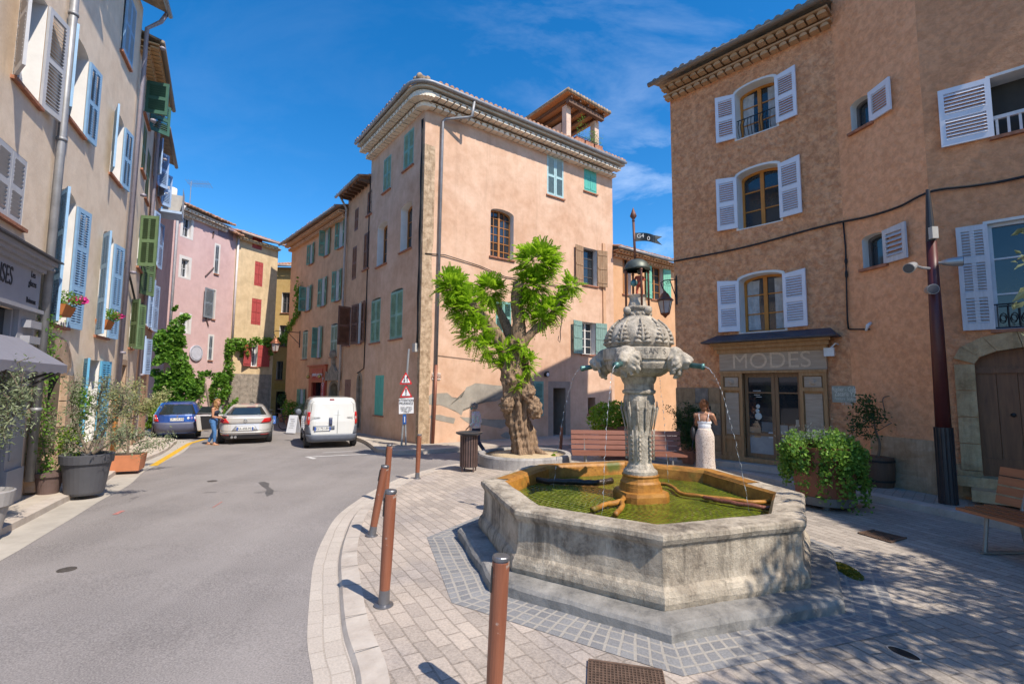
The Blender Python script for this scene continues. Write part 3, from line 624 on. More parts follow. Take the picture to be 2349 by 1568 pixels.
# ---- long house with green shutters, red pottery shop below
piv = CLf.w(U2, 0); dC3 = Vector((190 - CX, F)).normalized(); C3 = Face((piv.x, piv.y), dC3); L3_, H3 = 8.6, 10.55
b3 = thing('green_shutter_house', 'long tan house with rows of green shutters above a red pottery shop', 'house', tuple(C3.w(4, gz(0, 26))))
def q4(f, x0, y0, x1, y1, r=0.0): return rr(f, z4(x0, y0), z4(x1, y1), r)
w3 = [('o', q4(C3, 113, 582, 132, 470)), ('o', q4(C3, 190, 540, 213, 398)), ('o', q4(C3, 262, 500, 291, 343)),
      ('o', q4(C3, 92, 822, 117, 684, .06)), ('o', q4(C3, 172, 798, 196, 640, .06)), ('o', q4(C3, 245, 772, 271, 600, .06)),
      ('c', q4(C3, 72, 1070, 104, 915, .1)), ('o', q4(C3, 150, 1062, 173, 892, .1)), ('c', q4(C3, 217, 1058, 257, 878, .1)), ('g', q4(C3, 62, 1310, 84, 1222))]
shop = q4(C3, 110, 1420, 200, 1112); nic = q4(C3, 208, 1420, 258, 1190, .35)
mb = MB(); wall(mb, C3, 0, L3_, -.6, H3, [o for _, o in w3] + [shop, nic]); pp = [C3.w(0, 0), C3.w(L3_, 0), C3.w(L3_, 0, -6), C3.w(0, 0, -6)]; solid(mb, pp, -.6, H3, (0,)); obj('wall', mb, PL_C3, b3, fixn=False)
for k, o in w3:
    if k == 'c': window(b3, C3, o, sh=closed(simple('pale_sage_paint', (.27, .37, .30), .6)))
    else: window(b3, C3, o, fr=simple('off_white_frame', (.62, .6, .56), .5), panes=(1, 3), depth=.2, glass=simple('curtained_glass', (.30, .27, .27), .25, 0, .3, 3), sh=opened(SH_G3, 170, random.choice((100, 165, 172)), w=(o[1] - o[0]) * .62))
roof(b3, C3.w(0, 0), C3.w(L3_ + .3, 0), C3.n, H3 + .05, .6, 5, TILE, .28, gutter=ZINC)
mb = MB(); genoise(mb, (C3.w(0, 0).x, C3.w(0, 0).y), (C3.w(L3_, 0).x, C3.w(L3_, 0).y), C3.n, H3 - .4, 2, .22, .22, .09, .2); obj('cornice', mb, PL_C3, b3, fixn=False)
RED = simple('red_shop_paint', (.40, .035, .025), .45, 0, .15); ORED = simple('orange_red_paint', (.42, .09, .04), .5, 0, .15)
sf = window(b3, C3, shop, sill=False, depth=.25, rev=RED, fr=RED, panes=(1, 1), leaves=2)
mb = MB(); C3.box(mb, shop[0] - .12, shop[1] + .15, shop[3] - .75, shop[3] + .12, .0, .1); C3.box(mb, shop[0] - .2, shop[1] + .22, shop[3] + .1, shop[3] + .17, .0, .2); C3.box(mb, shop[0] - .12, shop[0] + .4, -.3, shop[3] - .75, .0, .09); C3.box(mb, shop[1] - .3, shop[1] + .15, -.3, shop[3] - .75, .0, .09)
obj('shop_surround', mb, ORED, b3)
uc = (shop[0] + shop[1]) / 2
mb = MB(); C3.box(mb, uc - .85, uc + .65, shop[3] - .62, shop[3] - .03, .102, .13); sb = obj('sign_board', mb, RED, b3); text3('sign_lettering', 'poterie provence', C3, uc - .1, shop[3] - .33, .28, WHITE, sb, .134, sx=.75)
mb = MB(); C3.box(mb, shop[0] - .1, shop[0] + .38, .2, shop[3] - .78, .1, .12); sb = obj('sign_board', mb, simple('crimson_board', (.36, .01, .03), .5), b3)
text3('sign_lettering', '\n'.join('POTERIE'), C3, shop[0] + .14, (shop[3] - .78 + .2) / 2 + .3, .3, WHITE, sb, .124, vert=True)
for uu in (uc - .95, uc + .75):
    mb = MB(); c = C3.w(uu, shop[3] - .45, .3); mb.ell(c, .1); mb.tube([C3.w(uu, shop[3] - .3, .1), C3.w(uu, shop[3] - .25, .3), c], .015, 5); obj('shop_lamp', mb, simple('brass_globe', (.5, .36, .1), .25, .5), b3, True)
GST = stonemat('grey_door_stone', (.3, .24, .18), (.18, .14, .1), (.4, .32, .24), 4, .5)
nw = window(b3, C3, nic, sill=False, depth=.35, rev=GST, trim=.14)
mb = MB(); a, b_ = nic[0] - .3, nic[1] + .3; v = nic[3] + .12
C3.box(mb, a, b_, v, v + .14, 0, .16); mb.hexa([C3.w(a, v + .14, 0), C3.w(b_, v + .14, 0), C3.w(b_, v + .14, .14), C3.w(a, v + .14, .14)], [C3.w((a + b_) / 2 - .05, v + .8, 0), C3.w((a + b_) / 2 + .05, v + .8, 0), C3.w((a + b_) / 2 + .05, v + .8, .14), C3.w((a + b_) / 2 - .05, v + .8, .14)])
for uu in (a + .1, b_ - .1, (a + b_) / 2): C3.box(mb, uu - .1, uu + .1, v + (.14 if abs(uu - (a + b_) / 2) > .1 else .8), v + (.45 if abs(uu - (a + b_) / 2) > .1 else 1.1), .0, .16)
mb.ell(C3.w((a + b_) / 2, v + 1.28, .1), (.2, .12, .24)); obj('pediment', mb, GST, b3)

# ---- yellow house at the end of the street + brown sliver beside it
def simplehouse(name, label, cat, f, u0, u1, top, mat, wins, depth=6, over=.4, rmat=None, gut=None, gen=False, genm=None):
    b = thing(name, label, cat, tuple(f.w((u0 + u1) / 2, gz(0, f.w(u0, 0).y))))
    mb = MB(); wall(mb, f, u0, u1, -.7, top, [w['o'] for w in wins]); pp = [f.w(u0, 0), f.w(u1, 0), f.w(u1, 0, -depth), f.w(u0, 0, -depth)]; solid(mb, pp, -.7, top, (0,)); obj('wall', mb, mat, b, fixn=False)
    for w in wins: k = dict(w); o = k.pop('o'); window(b, f, o, **k)
    roof(b, f.w(u0 - .05, 0), f.w(u1 + .05, 0), f.n, top + .05, over, depth * .6, rmat or TILE, .28, gutter=gut)
    if gen: mb = MB(); genoise(mb, f.w(u0, 0).xy, f.w(u1, 0).xy, f.n, top - .36, 2, over * .4, .22, .085, .18); obj('cornice', mb, genm or mat, b, fixn=False)
    return b
F4 = Face((-18.6, 34.6), (1, .06))
y0, y1 = F4.P(622, 885)[0] - .6, F4.P(673, 885)[0]; t4 = F4.P(*z5(230, 92))[1]
DKW = simple('dark_window_frame', (.12, .11, .11), .5)
b4 = simplehouse('yellow_house', 'yellow ochre house closing the far end of the street', 'house', F4, y0, y1, t4, plaster('ochre_plaster', (.50, .33, .125), (.56, .39, .17), streak=.15),
   [dict(o=rr(F4, z5(140, 463), z5(215, 297)), fr=DKW, panes=(1, 2)), dict(o=rr(F4, z5(120, 737), z5(193, 565)), fr=DKW, panes=(1, 2)), dict(o=rr(F4, z5(97, 1008), z5(157, 857)), fr=DKW, panes=(1, 2)),
    dict(o=rr(F4, z5(85, 1420), z5(185, 1105)), sill=False, depth=.15, rev=DKW)], gut=ZINC)
a = F4.rect(z5(85, 1086), z5(180, 1036)); mb = MB(); F4.box(mb, *a[:2], *a[2:], .0, .05); obj('sign_board', mb, simple('ochre_sign', (.48, .30, .08), .6), b4)
F5 = Face((F4.w(y1, 0).x, F4.w(y1, 0).y - .15), (1, .06))
b5 = simplehouse('brown_house', 'narrow dull pink brown house squeezed beside the yellow house', 'house', F5, .02, 2.3, t4 - .1, plaster('dull_brown_plaster', (.34, .20, .15), (.40, .25, .19), streak=.5),
   [dict(o=(.35, 1.2, -.5, 2.2, 0), sill=False, depth=.15, rev=SH_BR)])
pipe(b5, [F5.w(.08, t4 - .2, .08), F5.w(.06, -.3, .08)], .06, simple('pale_violet_pipe', (.30, .27, .32), .5))
mb = MB(); r_ = stonemat('rubble_stone', (.45, .33, .22), (.27, .19, .12), (.56, .43, .30)); rubble(mb, F5, .1, 1.9, 2.6, 4.4, .01, 12); obj('bare_stone', mb, r_, b5, fixn=False)

# ---- orange house in the alley with green plank shutters
PLB = plaster('apricot_plaster', (.58, .32, .165), (.63, .37, .21), var=.06, streak=.1)
BF = Face((CR.w(10.02, 0).x, CR.w(10.02, 0).y), dCR); BF.o = BF.o - BF.n * .06
ob = [rr(BF, zl2, zr2) for zl2, zr2 in [(((180 / 3.136 + 1500) * .9176, (735 / 3.136 + 500) * .9176), ((240 / 3.136 + 1500) * .9176, (455 / 3.136 + 500) * .9176)), (((405 / 3.136 + 1500) * .9176, (775 / 3.136 + 500) * .9176), ((490 / 3.136 + 1500) * .9176, (530 / 3.136 + 500) * .9176))]]
SH_B = simple('soft_green_paint', (.17, .44, .30), .55, 0, .1)
bB = simplehouse('alley_house', 'low apricot house with soft green plank shutters behind the fountain top', 'house', BF, .0, 4.9, 8.45, PLB,
   [dict(o=ob[0], fr=BROWNFR, panes=(1, 4)), dict(o=ob[1], fr=BROWNFR, panes=(1, 4), sh=opened(SH_B, 172, 172, 'plank', w=.55)),
    dict(o=(ob[1][0] + .2, ob[1][1] + .3, 3.2, 4.6, 0), sh=closed(SH_B, 'plank'))], gut=ZINC, gen=True, over=.45)

# ------------------------------------------------------------------ right-hand houses
PL_R = plaster('rough_ochre_render', (.72, .305, .145), (.86, .405, .22), var=.13, bump=1.0, bs=7.0, bd=.14, patch=.5, streak=.3, facet_light=True)
PL_R2 = plaster('smooth_ochre_render', (.77, .355, .18), (.85, .425, .235), var=.08, bump=.9, bs=9.0, bd=.06, patch=.45, streak=.15, facet_light=True)
PL_R3 = plaster('brown_ochre_render', (.62, .285, .145), (.70, .345, .185), var=.08, bump=.9, bs=9.0, bd=.06, patch=.45, streak=.25, facet_light=True)
SH_W = simple('skylit_white_paint', (.70, .71, .78), .45, 0, .04)  # white paint with the lilac cast of blue skylight mixed in
oR = gp(1665, 1049, .3); d1 = Vector((.678, -.735)).normalized(); R1 = Face((oR.x, oR.y), d1)
HR = 10.35
bR1 = thing('shop_house', 'rough ochre house with white shutters above an old wooden shopfront', 'house', tuple(R1.w(1, gz(0, 12))))
WO = simple('honey_wood_frame', (.52, .20, .03), .45)
def hz(f, x0, y0, x1, y1, r): return rr(f, zS(x0, y0), zS(x1, y1), r)
z8 = lambda x, y: ((x / 2.6135 + 1640) * .9176, (y / 2.6135) * .9176)
r1 = [rr(R1, z8(527, 915), z8(775, 478), .13), rr(R1, z8(540, 1500), z8(798, 1045), .13), hz(R1, 450, 605, 722, 192, .13)]
att = rr(R1, z8(848, 245), z8(918, 165))
sfr = rr(R1, zS(340, 1435), zS(1015, 760))
mb = MB(); wall(mb, R1, -1.27, 2.72, -.5, HR, r1 + [att, (sfr[0] + .02, sfr[1] - .02, .1, sfr[3] - .02, 0)])
pp = [R1.w(-1.27, 0), R1.w(2.72, 0), R1.w(2.72, 0, -7), R1.w(-1.27, 0, -7)]; solid(mb, pp, -.5, HR, (0,)); obj('wall', mb, PL_R, bR1, fixn=False)
for i, o in enumerate(r1):
    wn_ = window(bR1, R1, o, depth=.36, fr=WO, panes=(1, 3), sill=False, trim=.05, curtain=i in (0, 2), sh=opened(SH_W, 168, 172, rise=.05, w=(o[1] - o[0]) * .5, v=(o[2] + .04, o[3] - .12), sp=.055))
    if i == 0:
        mb = MB(); [mb.tube([R1.w(o[0] + .05 + k * .075, o[2] + .05, -.05 + .04 * math.sin(k * 1.3)), R1.w(o[0] + .05 + k * .075, o[2] + .3, .02 + .05 * math.sin(k)), R1.w(o[0] + .05 + k * .075, o[2] + .5, -.05)], .009, 5) for k in range(int((o[1] - o[0] - .1) / .075))]
        mb.tube([R1.w(o[0], o[2] + .5, -.05), R1.w(o[1], o[2] + .5, -.05)], .013, 5); obj('balcony_rail', mb, IRON, bR1)
window(bR1, R1, att, depth=.2, rev=SH_BR, fr=SH_BR, leaves=1, panes=(1, 1), sill=False)
mb = MB(); genoise(mb, R1.w(-1.35, 0).xy, R1.w(2.72, 0).xy, R1.n, HR - .4, 2, .19, .21, .09, .19); obj('cornice', mb, plaster('dusty_cornice', (.48, .29, .16), (.54, .36, .22)), bR1, fixn=False)
roof(bR1, R1.w(-1.55, 0), R1.w(2.75, 0), R1.n, HR + .03, .52, 5.5, TILE2, .27, gutter=simple('brown_gutter', (.20, .15, .11), .6))
mb = MB(); a = R1.w(-1.27, -.2, .025); us0 = -1.25
R1.box(mb, -1.275, sfr[0] - .02, -.1, 1.86, -.05, .03); obj('stone_base', mb, simple('stone_mortar', (.30, .21, .13), .9), bR1)
sw_ = sfr[0] + 1.24; rw = [stonemat('cut_stone%d' % k, c_, sc(c_, .6), sc(c_, 1.3), 4, .6) for k, c_ in enumerate(((.42, .28, .17), (.27, .22, .18), (.36, .23, .13)))]
mb = MB()
for j in range(5):
    x = -1.28
    for L_ in ((.55, .35, .6, .3), (.35, .6, .3, .6))[j % 2]:
        x1 = min(x + L_, sfr[0] - .03)
        if x1 - x > .05: mb.mi = (j * 5 + int(x * 10)) % 3; R1.box(mb, x + .006, x1 - .006, -.09 + j * .39, .285 + j * .39, -.03, .045 + random.uniform(0, .012))
        x = x1
obj('cut_stones', mb, rw, bR1)
ob_ = bpy.data.objects[-1] if False else None
# wooden shopfront
OW = wood('weathered_wood', (.30, .155, .06), (.46, .27, .13), .75); GW = wood('grey_weathered_wood', (.34, .25, .18), (.48, .38, .29), .85, (.8, .8, 7)); 
fa = rr(R1, zS(335, 855), zS(1003, 715)); u0, u1 = sfr[0], sfr[1]; gb = .12
lp = rr(R1, zS(345, 1430), zS(465, 865)); rp = rr(R1, zS(862, 1420), zS(1015, 858))
shopf = MB(); R1.box(shopf, u0, u1, gb, gb + .1, -.1, .14); 
sfo = obj('shopfront', shopf, OW, bR1)
mb = MB(); R1.box(mb, u0, u1, fa[2] - .06, fa[2] - .005, 0, .12); obj('lintel', mb, OW, sfo)
mb = MB(); R1.box(mb, u0, u1, fa[2], fa[3], .0, .09); fbo = obj('fascia_board', mb, GW, sfo)
uc = (fa[0] + fa[1]) / 2; vc = (fa[2] + fa[3]) / 2
PALE = simple('faded_cream_letters', (.60, .46, .33), .8, 0, .15, 20); DKL = simple('faded_brown_letters', (.22, .13, .08), .8, 0, .2, 20)
tx = text3('lettering', 'MODES', R1, uc, vc, .52, PALE, sfo, .094, sx=1.02, ext=.003); 
mb = MB()
for k, (h0, h1, q) in enumerate(((0, .1, .14), (.1, .19, .22), (.19, .25, .3))): R1.box(mb, u0 - .04 - .05 * k, u1 + .04 + .05 * k, fa[3] + h0 + .001, fa[3] + h1, -.02, q)
obj('cornice_moulding', mb, OW, sfo)
mb = MB(); z_ = fa[3] + .255; mb.hexa([R1.w(u0 - .3, z_, 0), R1.w(u1 + .3, z_, 0), R1.w(u1 + .3, z_, .45), R1.w(u0 - .3, z_, .45)], [R1.w(u0 - .08, z_ + .22, 0), R1.w(u1 + .08, z_ + .22, 0), R1.w(u1 + .3, z_ + .03, .46), R1.w(u0 - .3, z_ + .03, .46)])
obj('slate_canopy', mb, simple('slate', (.055, .058, .075), .55, 0, .3, 5, .3), sfo)
for (a, b_) in ((lp[0], lp[1]), (rp[0], rp[1])):
    mb = MB(); top_ = fa[2] - .06; R1.box(mb, a, b_, gb + .1, top_, -.02, .05)
    for (p, q) in ((a, a + .07), (b_ - .07, b_)): R1.box(mb, p, q, gb + .1, top_, .052, .1)
    for h in (gb + .1, gb + .5, top_ - .42, top_ - .08): R1.box(mb, a + .07, b_ - .07, h, h + .08, .053, .098)
    po = obj('pilaster', mb, OW, sfo)
    mb = MB(); R1.box(mb, a + .1, b_ - .1, gb + .62, top_ - .48, .053, .075); R1.box(mb, a + .1, b_ - .1, top_ - .33, top_ - .1, .053, .085); mb.tube([R1.w((a + b_) / 2, top_ - .215, .08), R1.w((a + b_) / 2, top_ - .215, .11)], [.09, .03], 8)
    obj('pilaster_panel', mb, GW, sfo) if True else None
DB = wood('shop_door_wood', (.17, .09, .045), (.27, .16, .08), .6); a, b_ = lp[1] + .005, rp[0] - .005; mid = a + (b_ - a) * .55; top_ = fa[2] - .06
SHOPG = simple('shop_glass', (.018, .022, .026), .03, 0, .4, 3, spec=.9)
for (p, q) in ((a, mid - .004), (mid + .004, b_)):
    mb = MB(); R1.box(mb, p, p + .075, gb + .1, top_, -.1, -.05); R1.box(mb, q - .075, q, gb + .1, top_, -.1, -.05)
    for h, t in ((gb + .1, .1), (gb + .62, .07), (gb + 1.62, .03), (top_ - .1, .1)): R1.box(mb, p + .075, q - .075, h, h + t, -.1, -.052)
    do = obj('door', mb, DB, sfo)
    mb = MB(); mb.poly(R1.w(p + .07, gb + .2, -.085), R1.w(q - .07, gb + .2, -.085), R1.w(q - .07, top_ - .1, -.085), R1.w(p + .07, top_ - .1, -.085)); obj('door_glass', mb, SHOPG, sfo)
    mb = MB(); R1.box(mb, p + .076, q - .076, gb + .2, gb + .62, -.09, -.07); obj('door_panel', mb, simple('grey_blue_panel', (.30, .30, .30), .6, 0, .15), sfo)
# goods in the window: framed prints, small boxes and cards standing at the glass
for k, (x0, x1, y0, y1, cc) in enumerate(((503, 572, 1285, 1222, (.38, .25, .15)), (500, 530, 1282, 1250, (.42, .5, .55)), (625, 676, 1292, 1248, (.5, .52, .56)), (693, 750, 1305, 1210, (.3, .27, .24)), (762, 828, 1300, 1218, (.36, .28, .2)), (805, 850, 1245, 1175, (.40, .34, .28)), (580, 650, 1250, 1190, (.12, .13, .14)))):
    g = R1.rect(zS(x0, y0), zS(x1, y1)); mb = MB(); R1.box(mb, g[0], g[1], g[2], g[3], -.079, -.066); obj('shop_display_card', mb, simple('card%d' % k, cc, .6), sfo)
mb = MB()
for k, (x, y) in enumerate(((548, 985), (565, 1000), (555, 1012), (570, 1025))): 
    g = R1.P(*zS(x, y)); R1.box(mb, g[0] - .1, g[0] + .08 - .02 * k, g[1], g[1] + .012, -.082, -.08)
obj('painted_notice', mb, WHITE, sfo)
mb = MB(); [mb.ell(R1.w(*R1.P(*zS(x, y)), -.075), (r_, .01, r_), R1.ax()) for x, y, r_ in ((553, 1085, .05), (556, 1150, .085), (550, 1115, .05))]; obj('hanging_ornament', mb, simple('pale_lamp_glass', (.45, .5, .5), .3), sfo, True)
# plaque, floodlight
a = R1.rect(zS(1050, 1058), zS(1237, 952)); mb = MB(); R1.box(mb, *a, .005, .03)
pq = single('wall_plaque', mb, simple('grey_green_plaque', (.33, .33, .27), .5, 0, .1), 'pale grey plaque lettered in cream beside the old shopfront', 'plaque')
LW = simple('pale_lettering', (.75, .7, .6), .6)
for k, (t, s_) in enumerate((('Atelier - Galerie', .13), ('Zacaria YZE', .14), ('Peinture  Sculpture', .09), ('Le Bourg', .085))): text3('plaque_lettering', t, R1, (a[0] + a[1]) / 2, a[3] - .07 - .1 * k, s_, LW, pq, .034, sx=.62)
a = R1.P(*zS(1045, 730)); fl = thing('floodlight', 'small white floodlight on an arm above the wall plaque', 'floodlight', tuple(R1.w(*a)))
mb = MB(); R1.box(mb, a[0] - .1, a[0] + .09, a[1] - .1, a[1] + .08, .14, .22); obj('housing', mb, simple('white_metal', (.7, .7, .7), .4), fl)
mb = MB(); mb.tube([R1.w(a[0] + .12, a[1] + .16, .0), R1.w(a[0] + .1, a[1] + .17, .14), R1.w(a[0], a[1] + .05, .16)], .018, 6); obj('arm', mb, simple('white_metal', (.7, .7, .7), .4), fl)

# right house 2 and 3
p_ = R1.w(2.72, 0); R2 = Face((p_.x, p_.y), (.238, -.971)); L2 = 1.74; HR2 = 12.6
bR2 = thing('middle_house', 'smooth ochre house wall with two small single shutter windows', 'house', tuple(R2.w(.8, gz(0, 10))))
r2 = [rr(R2, (1954, 306), (1994, 212), .08), rr(R2, (1981, 618), (2027, 528), .08)]
mb = MB(); wall(mb, R2, 0, L2, -.5, HR2, r2); p3 = R2.w(L2, 0); R3 = Face((p3.x, p3.y), (.723, -.691)); L3 = 5.0
nb = R1.n; solid(mb, [R2.w(0, 0), R2.w(L2, 0), R2.w(L2, 0) + Vector((5, 4, 0)), R2.w(0, 0) + Vector((5, 4, 0))], -.5, HR2, (0,)); obj('wall', mb, PL_R2, bR2, fixn=False)
SH_OW = wood('chipped_white_paint', (.50, .50, .52), (.64, .64, .68), .7)
for i, o in enumerate(r2): window(bR2, R2, o, depth=.22, fr=DKW, panes=(1, 1), leaves=1, sh=[dict(side=-1, ang=172, mat=(SH_W, SH_OW)[i], w=.5, v=(o[2] + .0, o[3] - .02), rise=.03, nrail=1, sp=(.05, .085)[i])])
roof(bR2, R2.w(0, 0), R2.w(L2, 0), R2.n, HR2, .4, 4, TILE2)
bR3 = thing('arched_door_house', 'brown ochre house at the right with an arched stone doorway', 'house', tuple(R3.w(1, gz(0, 8))))
r3 = [(.9, 2.3, *R3.rect((2262, 320), (2270, 180))[2:], 0), (.72, 1.9, *R3.rect((2275, 757), (2270, 513))[2:], 0)]
dv0, dv1 = .42, R3.P(2290, 808)[1] + .08; door = (.43, 1.95, dv0, dv1, .26)
mb = MB(); wall(mb, R3, 0, L3, -.5, HR2, r3 + [door]); solid(mb, [R3.w(0, 0), R3.w(L3, 0), R3.w(L3, 0) + Vector((5, 5, 0)), R3.w(0, 0) + Vector((5, 5, 0))], -.5, HR2, (0,)); obj('wall', mb, PL_R3, bR3, fixn=False)
WFR = simple('white_window_frame', (.6, .6, .62), .5)
w_ = window(bR3, R3, r3[0], depth=.3, fr=None, rev=WHITE, trim=.05, sh=[dict(side=1, ang=174, mat=SH_W, w=.68, sp=.06)], inner=simple('attic_shade', (.05, .045, .04), .9))
mb = MB(); [R3.box(mb, .93 + i * .14, .965 + i * .14, r3[0][2] + .02, r3[0][2] + .34, -.12, -.08) for i in range(10)]; R3.box(mb, .9, 2.3, r3[0][2] + .34, r3[0][2] + .4, -.13, -.07); obj('railing', mb, WFR, w_)
w_ = window(bR3, R3, r3[1], depth=.14, fr=WFR, panes=(1, 3), rev=WHITE, trim=.05, sh=[dict(side=1, ang=174, mat=SH_OW, w=.40, kind='louvre2', nrail=3, sp=.05)], silmat=TERRA)
mb = MB(); u0, u1 = r3[1][:2]
for i in range(9): uu = u0 + .04 + i * .13; mb.tube([R3.w(uu, r3[1][2] + .03, .03), R3.w(uu, r3[1][2] + .42, .03)], .009, 5)
for i in range(8):
    uu = u0 + .105 + i * .13; mb.tube([R3.w(uu + .04 * math.cos(t), r3[1][2] + .2 + .07 * math.sin(t), .03) for t in np.linspace(0, 6.28, 9)], .008, 4)
for v in (.03, .42): mb.tube([R3.w(u0, r3[1][2] + v, .03), R3.w(u1, r3[1][2] + v, .03)], .012, 5)
obj('balcony_rail', mb, IRON, w_)
DST = stonemat('door_stone', (.54, .37, .20), (.34, .22, .115), (.62, .45, .27), 3.5, .6)
mb = MB(); u0, u1, v0, v1, ri = door
for k in range(5):
    h0 = v0 - .35 + (v1 - ri - v0 + .35) * k / 5; h1 = v0 - .35 + (v1 - ri - v0 + .35) * (k + 1) / 5 - .012
    for (a, b_) in ((u0 - .26 - (.05 if k == 0 else 0), u0), (u1, u1 + .26)): R3.box(mb, a, b_, h0, h1, -.3, .05 + (.03 if k == 0 else 0))
a = arcpts(u0, u1, v1, ri, 7); b_ = arcpts(u0 - .26, u1 + .26, v1 + .28, ri + .18, 7)
for k in range(7): mb.hexa([R3.w(*a[k], -.3), R3.w(*a[k + 1], -.3), R3.w(*b_[k + 1], -.3), R3.w(*b_[k], -.3)], [R3.w(*a[k], .05), R3.w(a[k + 1][0] - .008, a[k + 1][1], .05), R3.w(b_[k + 1][0] - .008, b_[k + 1][1], .05), R3.w(*b_[k], .05)])
obj('door_surround', mb, DST, bR3)
BDW = wood('dark_brown_door', (.12, .042, .017), (.24, .10, .042), .5)
mb = MB(); n = 6
for i in range(n): R3.box(mb, u0 + (u1 - u0) * i / n + .003, u0 + (u1 - u0) * (i + 1) / n - .003, v0 + .001, v1 - .32, -.2, -.15)
R3.box(mb, u0, u1, v1 - .42, v1 - .34, -.15, -.1); R3.box(mb, u0, u1, v0, v0 + .3, -.15, -.13)
R3.box(mb, u0, u1, v1 - .32, v1, -.22, -.2); dr = obj('door', mb, BDW, bR3)
mb = MB(); [mb.ell(R3.w(u, 1.45, -.12), .035) for u in (u0 + .42, u0 + .82)]; obj('door_knob', mb, IRON, dr, True)
mb = MB(); R3.box(mb, u0 - .35, u1 + .35, .26, .42, -.2, .22); R3.box(mb, u0 - .15, u1 + .5, .08, .255, .0, .55); obj('door_step', mb, DST, bR3)
mb = MB(); rubble(mb, R2, .35, L2 - .01, .0, .95, .02, 14); rubble(mb, R3, .0, .2, .0, .6, .02, 8); obj('bare_stone', mb, stonemat('bare_wall_base', (.46, .32, .20), (.33, .22, .13), (.56, .42, .29), 2.5, .6), bR3, fixn=False)
roof(bR3, R3.w(0, 0), R3.w(L3, 0), R3.n, HR2, .4, 4, TILE2)
pE = R3.w(L3, 0); EF = Face((pE.x + .02, pE.y), (0, -1), n=(-1, 0))
simplehouse('roadside_house', 'plain ochre house on the right side of the square beyond the frame', 'house', EF, 0.02, 13, 10.1, PL_R3, [dict(o=(2 + i * 3.2, 3.2 + i * 3.2, 1 + k * 3.1, 2.7 + k * 3.1, 0), sh=closed(SH_W)) for i in range(4) for k in range(3)], over=.4)

# ------------------------------------------------------------------ left row
oL_ = gp(134, 1092, .15); dL = Vector((630 - CX, F)).normalized(); LF = Face((oL_.x, oL_.y), dL)
qL = LF.w(3.2, 0); dL2 = Vector((505 - CX, F)).normalized(); LG = Face((qL.x, qL.y), dL2)
PL_L = plaster('cream_plaster', (.76, .585, .43), (.83, .68, .53), var=.08, streak=.28, bump=.2)
PL_LO = plaster('salmon_plaster', (.58, .34, .21), (.62, .39, .26), streak=.15)
SH_BL = simple('light_blue_paint', (.245, .41, .60), .55, 0, .1, 9); SH_BL2 = simple('bright_blue_paint', (.12, .38, .58), .55, 0, .1)
SH_GR = simple('grey_white_paint', (.46, .46, .48), .55, 0, .08); SH_OLG = simple('olive_green_paint', (.115, .18, .085), .55, 0, .12)
SH_PER = simple('periwinkle_paint', (.34, .46, .66), .5, 0, .08); SH_DG = simple('dark_green_paint', (.035, .11, .075), .5)
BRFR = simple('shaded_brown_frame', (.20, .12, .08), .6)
def lo(P, u0, u1, v0, v1, r=0): return (u0, u1, v0, v1, r)
# grey storefront house
HL = 11.9
bL1 = thing('storefront_house', 'cream house with grey white shutters above a grey painted storefront', 'house', tuple(LF.w(-4, gz(0, 6))))
l1 = [(-3.25, -2.36, 6.45, 8.25, 0), (-3.45, -2.52, 4.32, 5.42, 0), (-5.6, -4.7, 6.45, 8.25, 0), (-3.25, -2.36, 9.6, 11.1, 0)]
sfL = (-6.6, -1.62, .16, 4.05, 0)
mb = MB(); wall(mb, LF, -7.5, -1.6, -.5, HL, l1 + [(-6.4, -2.5, .16, 3.0, 0)]); solid(mb, [LF.w(-7.5, 0), LF.w(-1.6, 0), LF.w(-1.6, 0, -6), LF.w(-7.5, 0, -6)], -.5, HL, (0,)); obj('wall', mb, PL_L, bL1, fixn=False)
window(bL1, LF, l1[0], depth=.3, fr=WFR, panes=(1, 3), sh=opened(SH_GR, 150, 168, w=.5)); window(bL1, LF, l1[1], sh=closed(SH_GR)); window(bL1, LF, l1[2], fr=WFR, sh=opened(SH_GR)); window(bL1, LF, l1[3], fr=WFR, sh=opened(SH_GR))
roof(bL1, LF.w(-7.6, 0), LF.w(-1.6, 0), LF.n, HL + .05, .55, 5, TILE2, gutter=ZINC)
GP = simple('storefront_grey', (.33, .33, .36), .5, 0, .06); GPD = simple('storefront_dark_grey', (.075, .075, .085), .5)
mb = MB(); LF.box(mb, -6.6, -1.92, 3.02, 3.08, .0, .18); LF.box(mb, -6.6, -1.92, 3.08, 3.72, .0, .1)
for k, (h, q) in enumerate(((3.72, .16), (3.79, .22), (3.86, .28))): LF.box(mb, -6.7 - .05 * k, -1.9 + .04 * k, h + .001, h + .07, .0, q)
sfo = obj('storefront', mb, GP, bL1)
mb = MB(); mb.hexa([LF.w(-6.9, 3.935, 0), LF.w(-1.76, 3.935, 0), LF.w(-1.76, 3.935, .34), LF.w(-6.9, 3.935, .34)], [LF.w(-6.9, 4.07, 0), LF.w(-1.76, 4.07, 0), LF.w(-1.76, 3.96, .34), LF.w(-6.9, 3.96, .34)]); obj('cornice', mb, GPD, sfo)
for (a, b_) in ((-2.52, -1.94), (-6.6, -6.0), (-4.7, -4.4)):
    mb = MB(); LF.box(mb, a, b_, -.05, 3.02, .0, .08); LF.box(mb, a, b_, -.05, .5, .081, .12)
    LF.box(mb, a + .1, b_ - .1, .65, 1.9, .081, .1)
    for h in (2.15, 2.5, 2.75): LF.box(mb, a + .1, b_ - .08, h, h + .12, .081, .2)
    obj('pilaster', mb, GP, sfo)
mb = MB(); LF.box(mb, -4.4, -2.52, .16, .9, -.1, .02); LF.box(mb, -6.0, -4.7, .16, .9, -.1, .02)
for i in range(5): LF.box(mb, -4.35, -2.6, .2 + i * .13, .31 + i * .13, .021, .035)
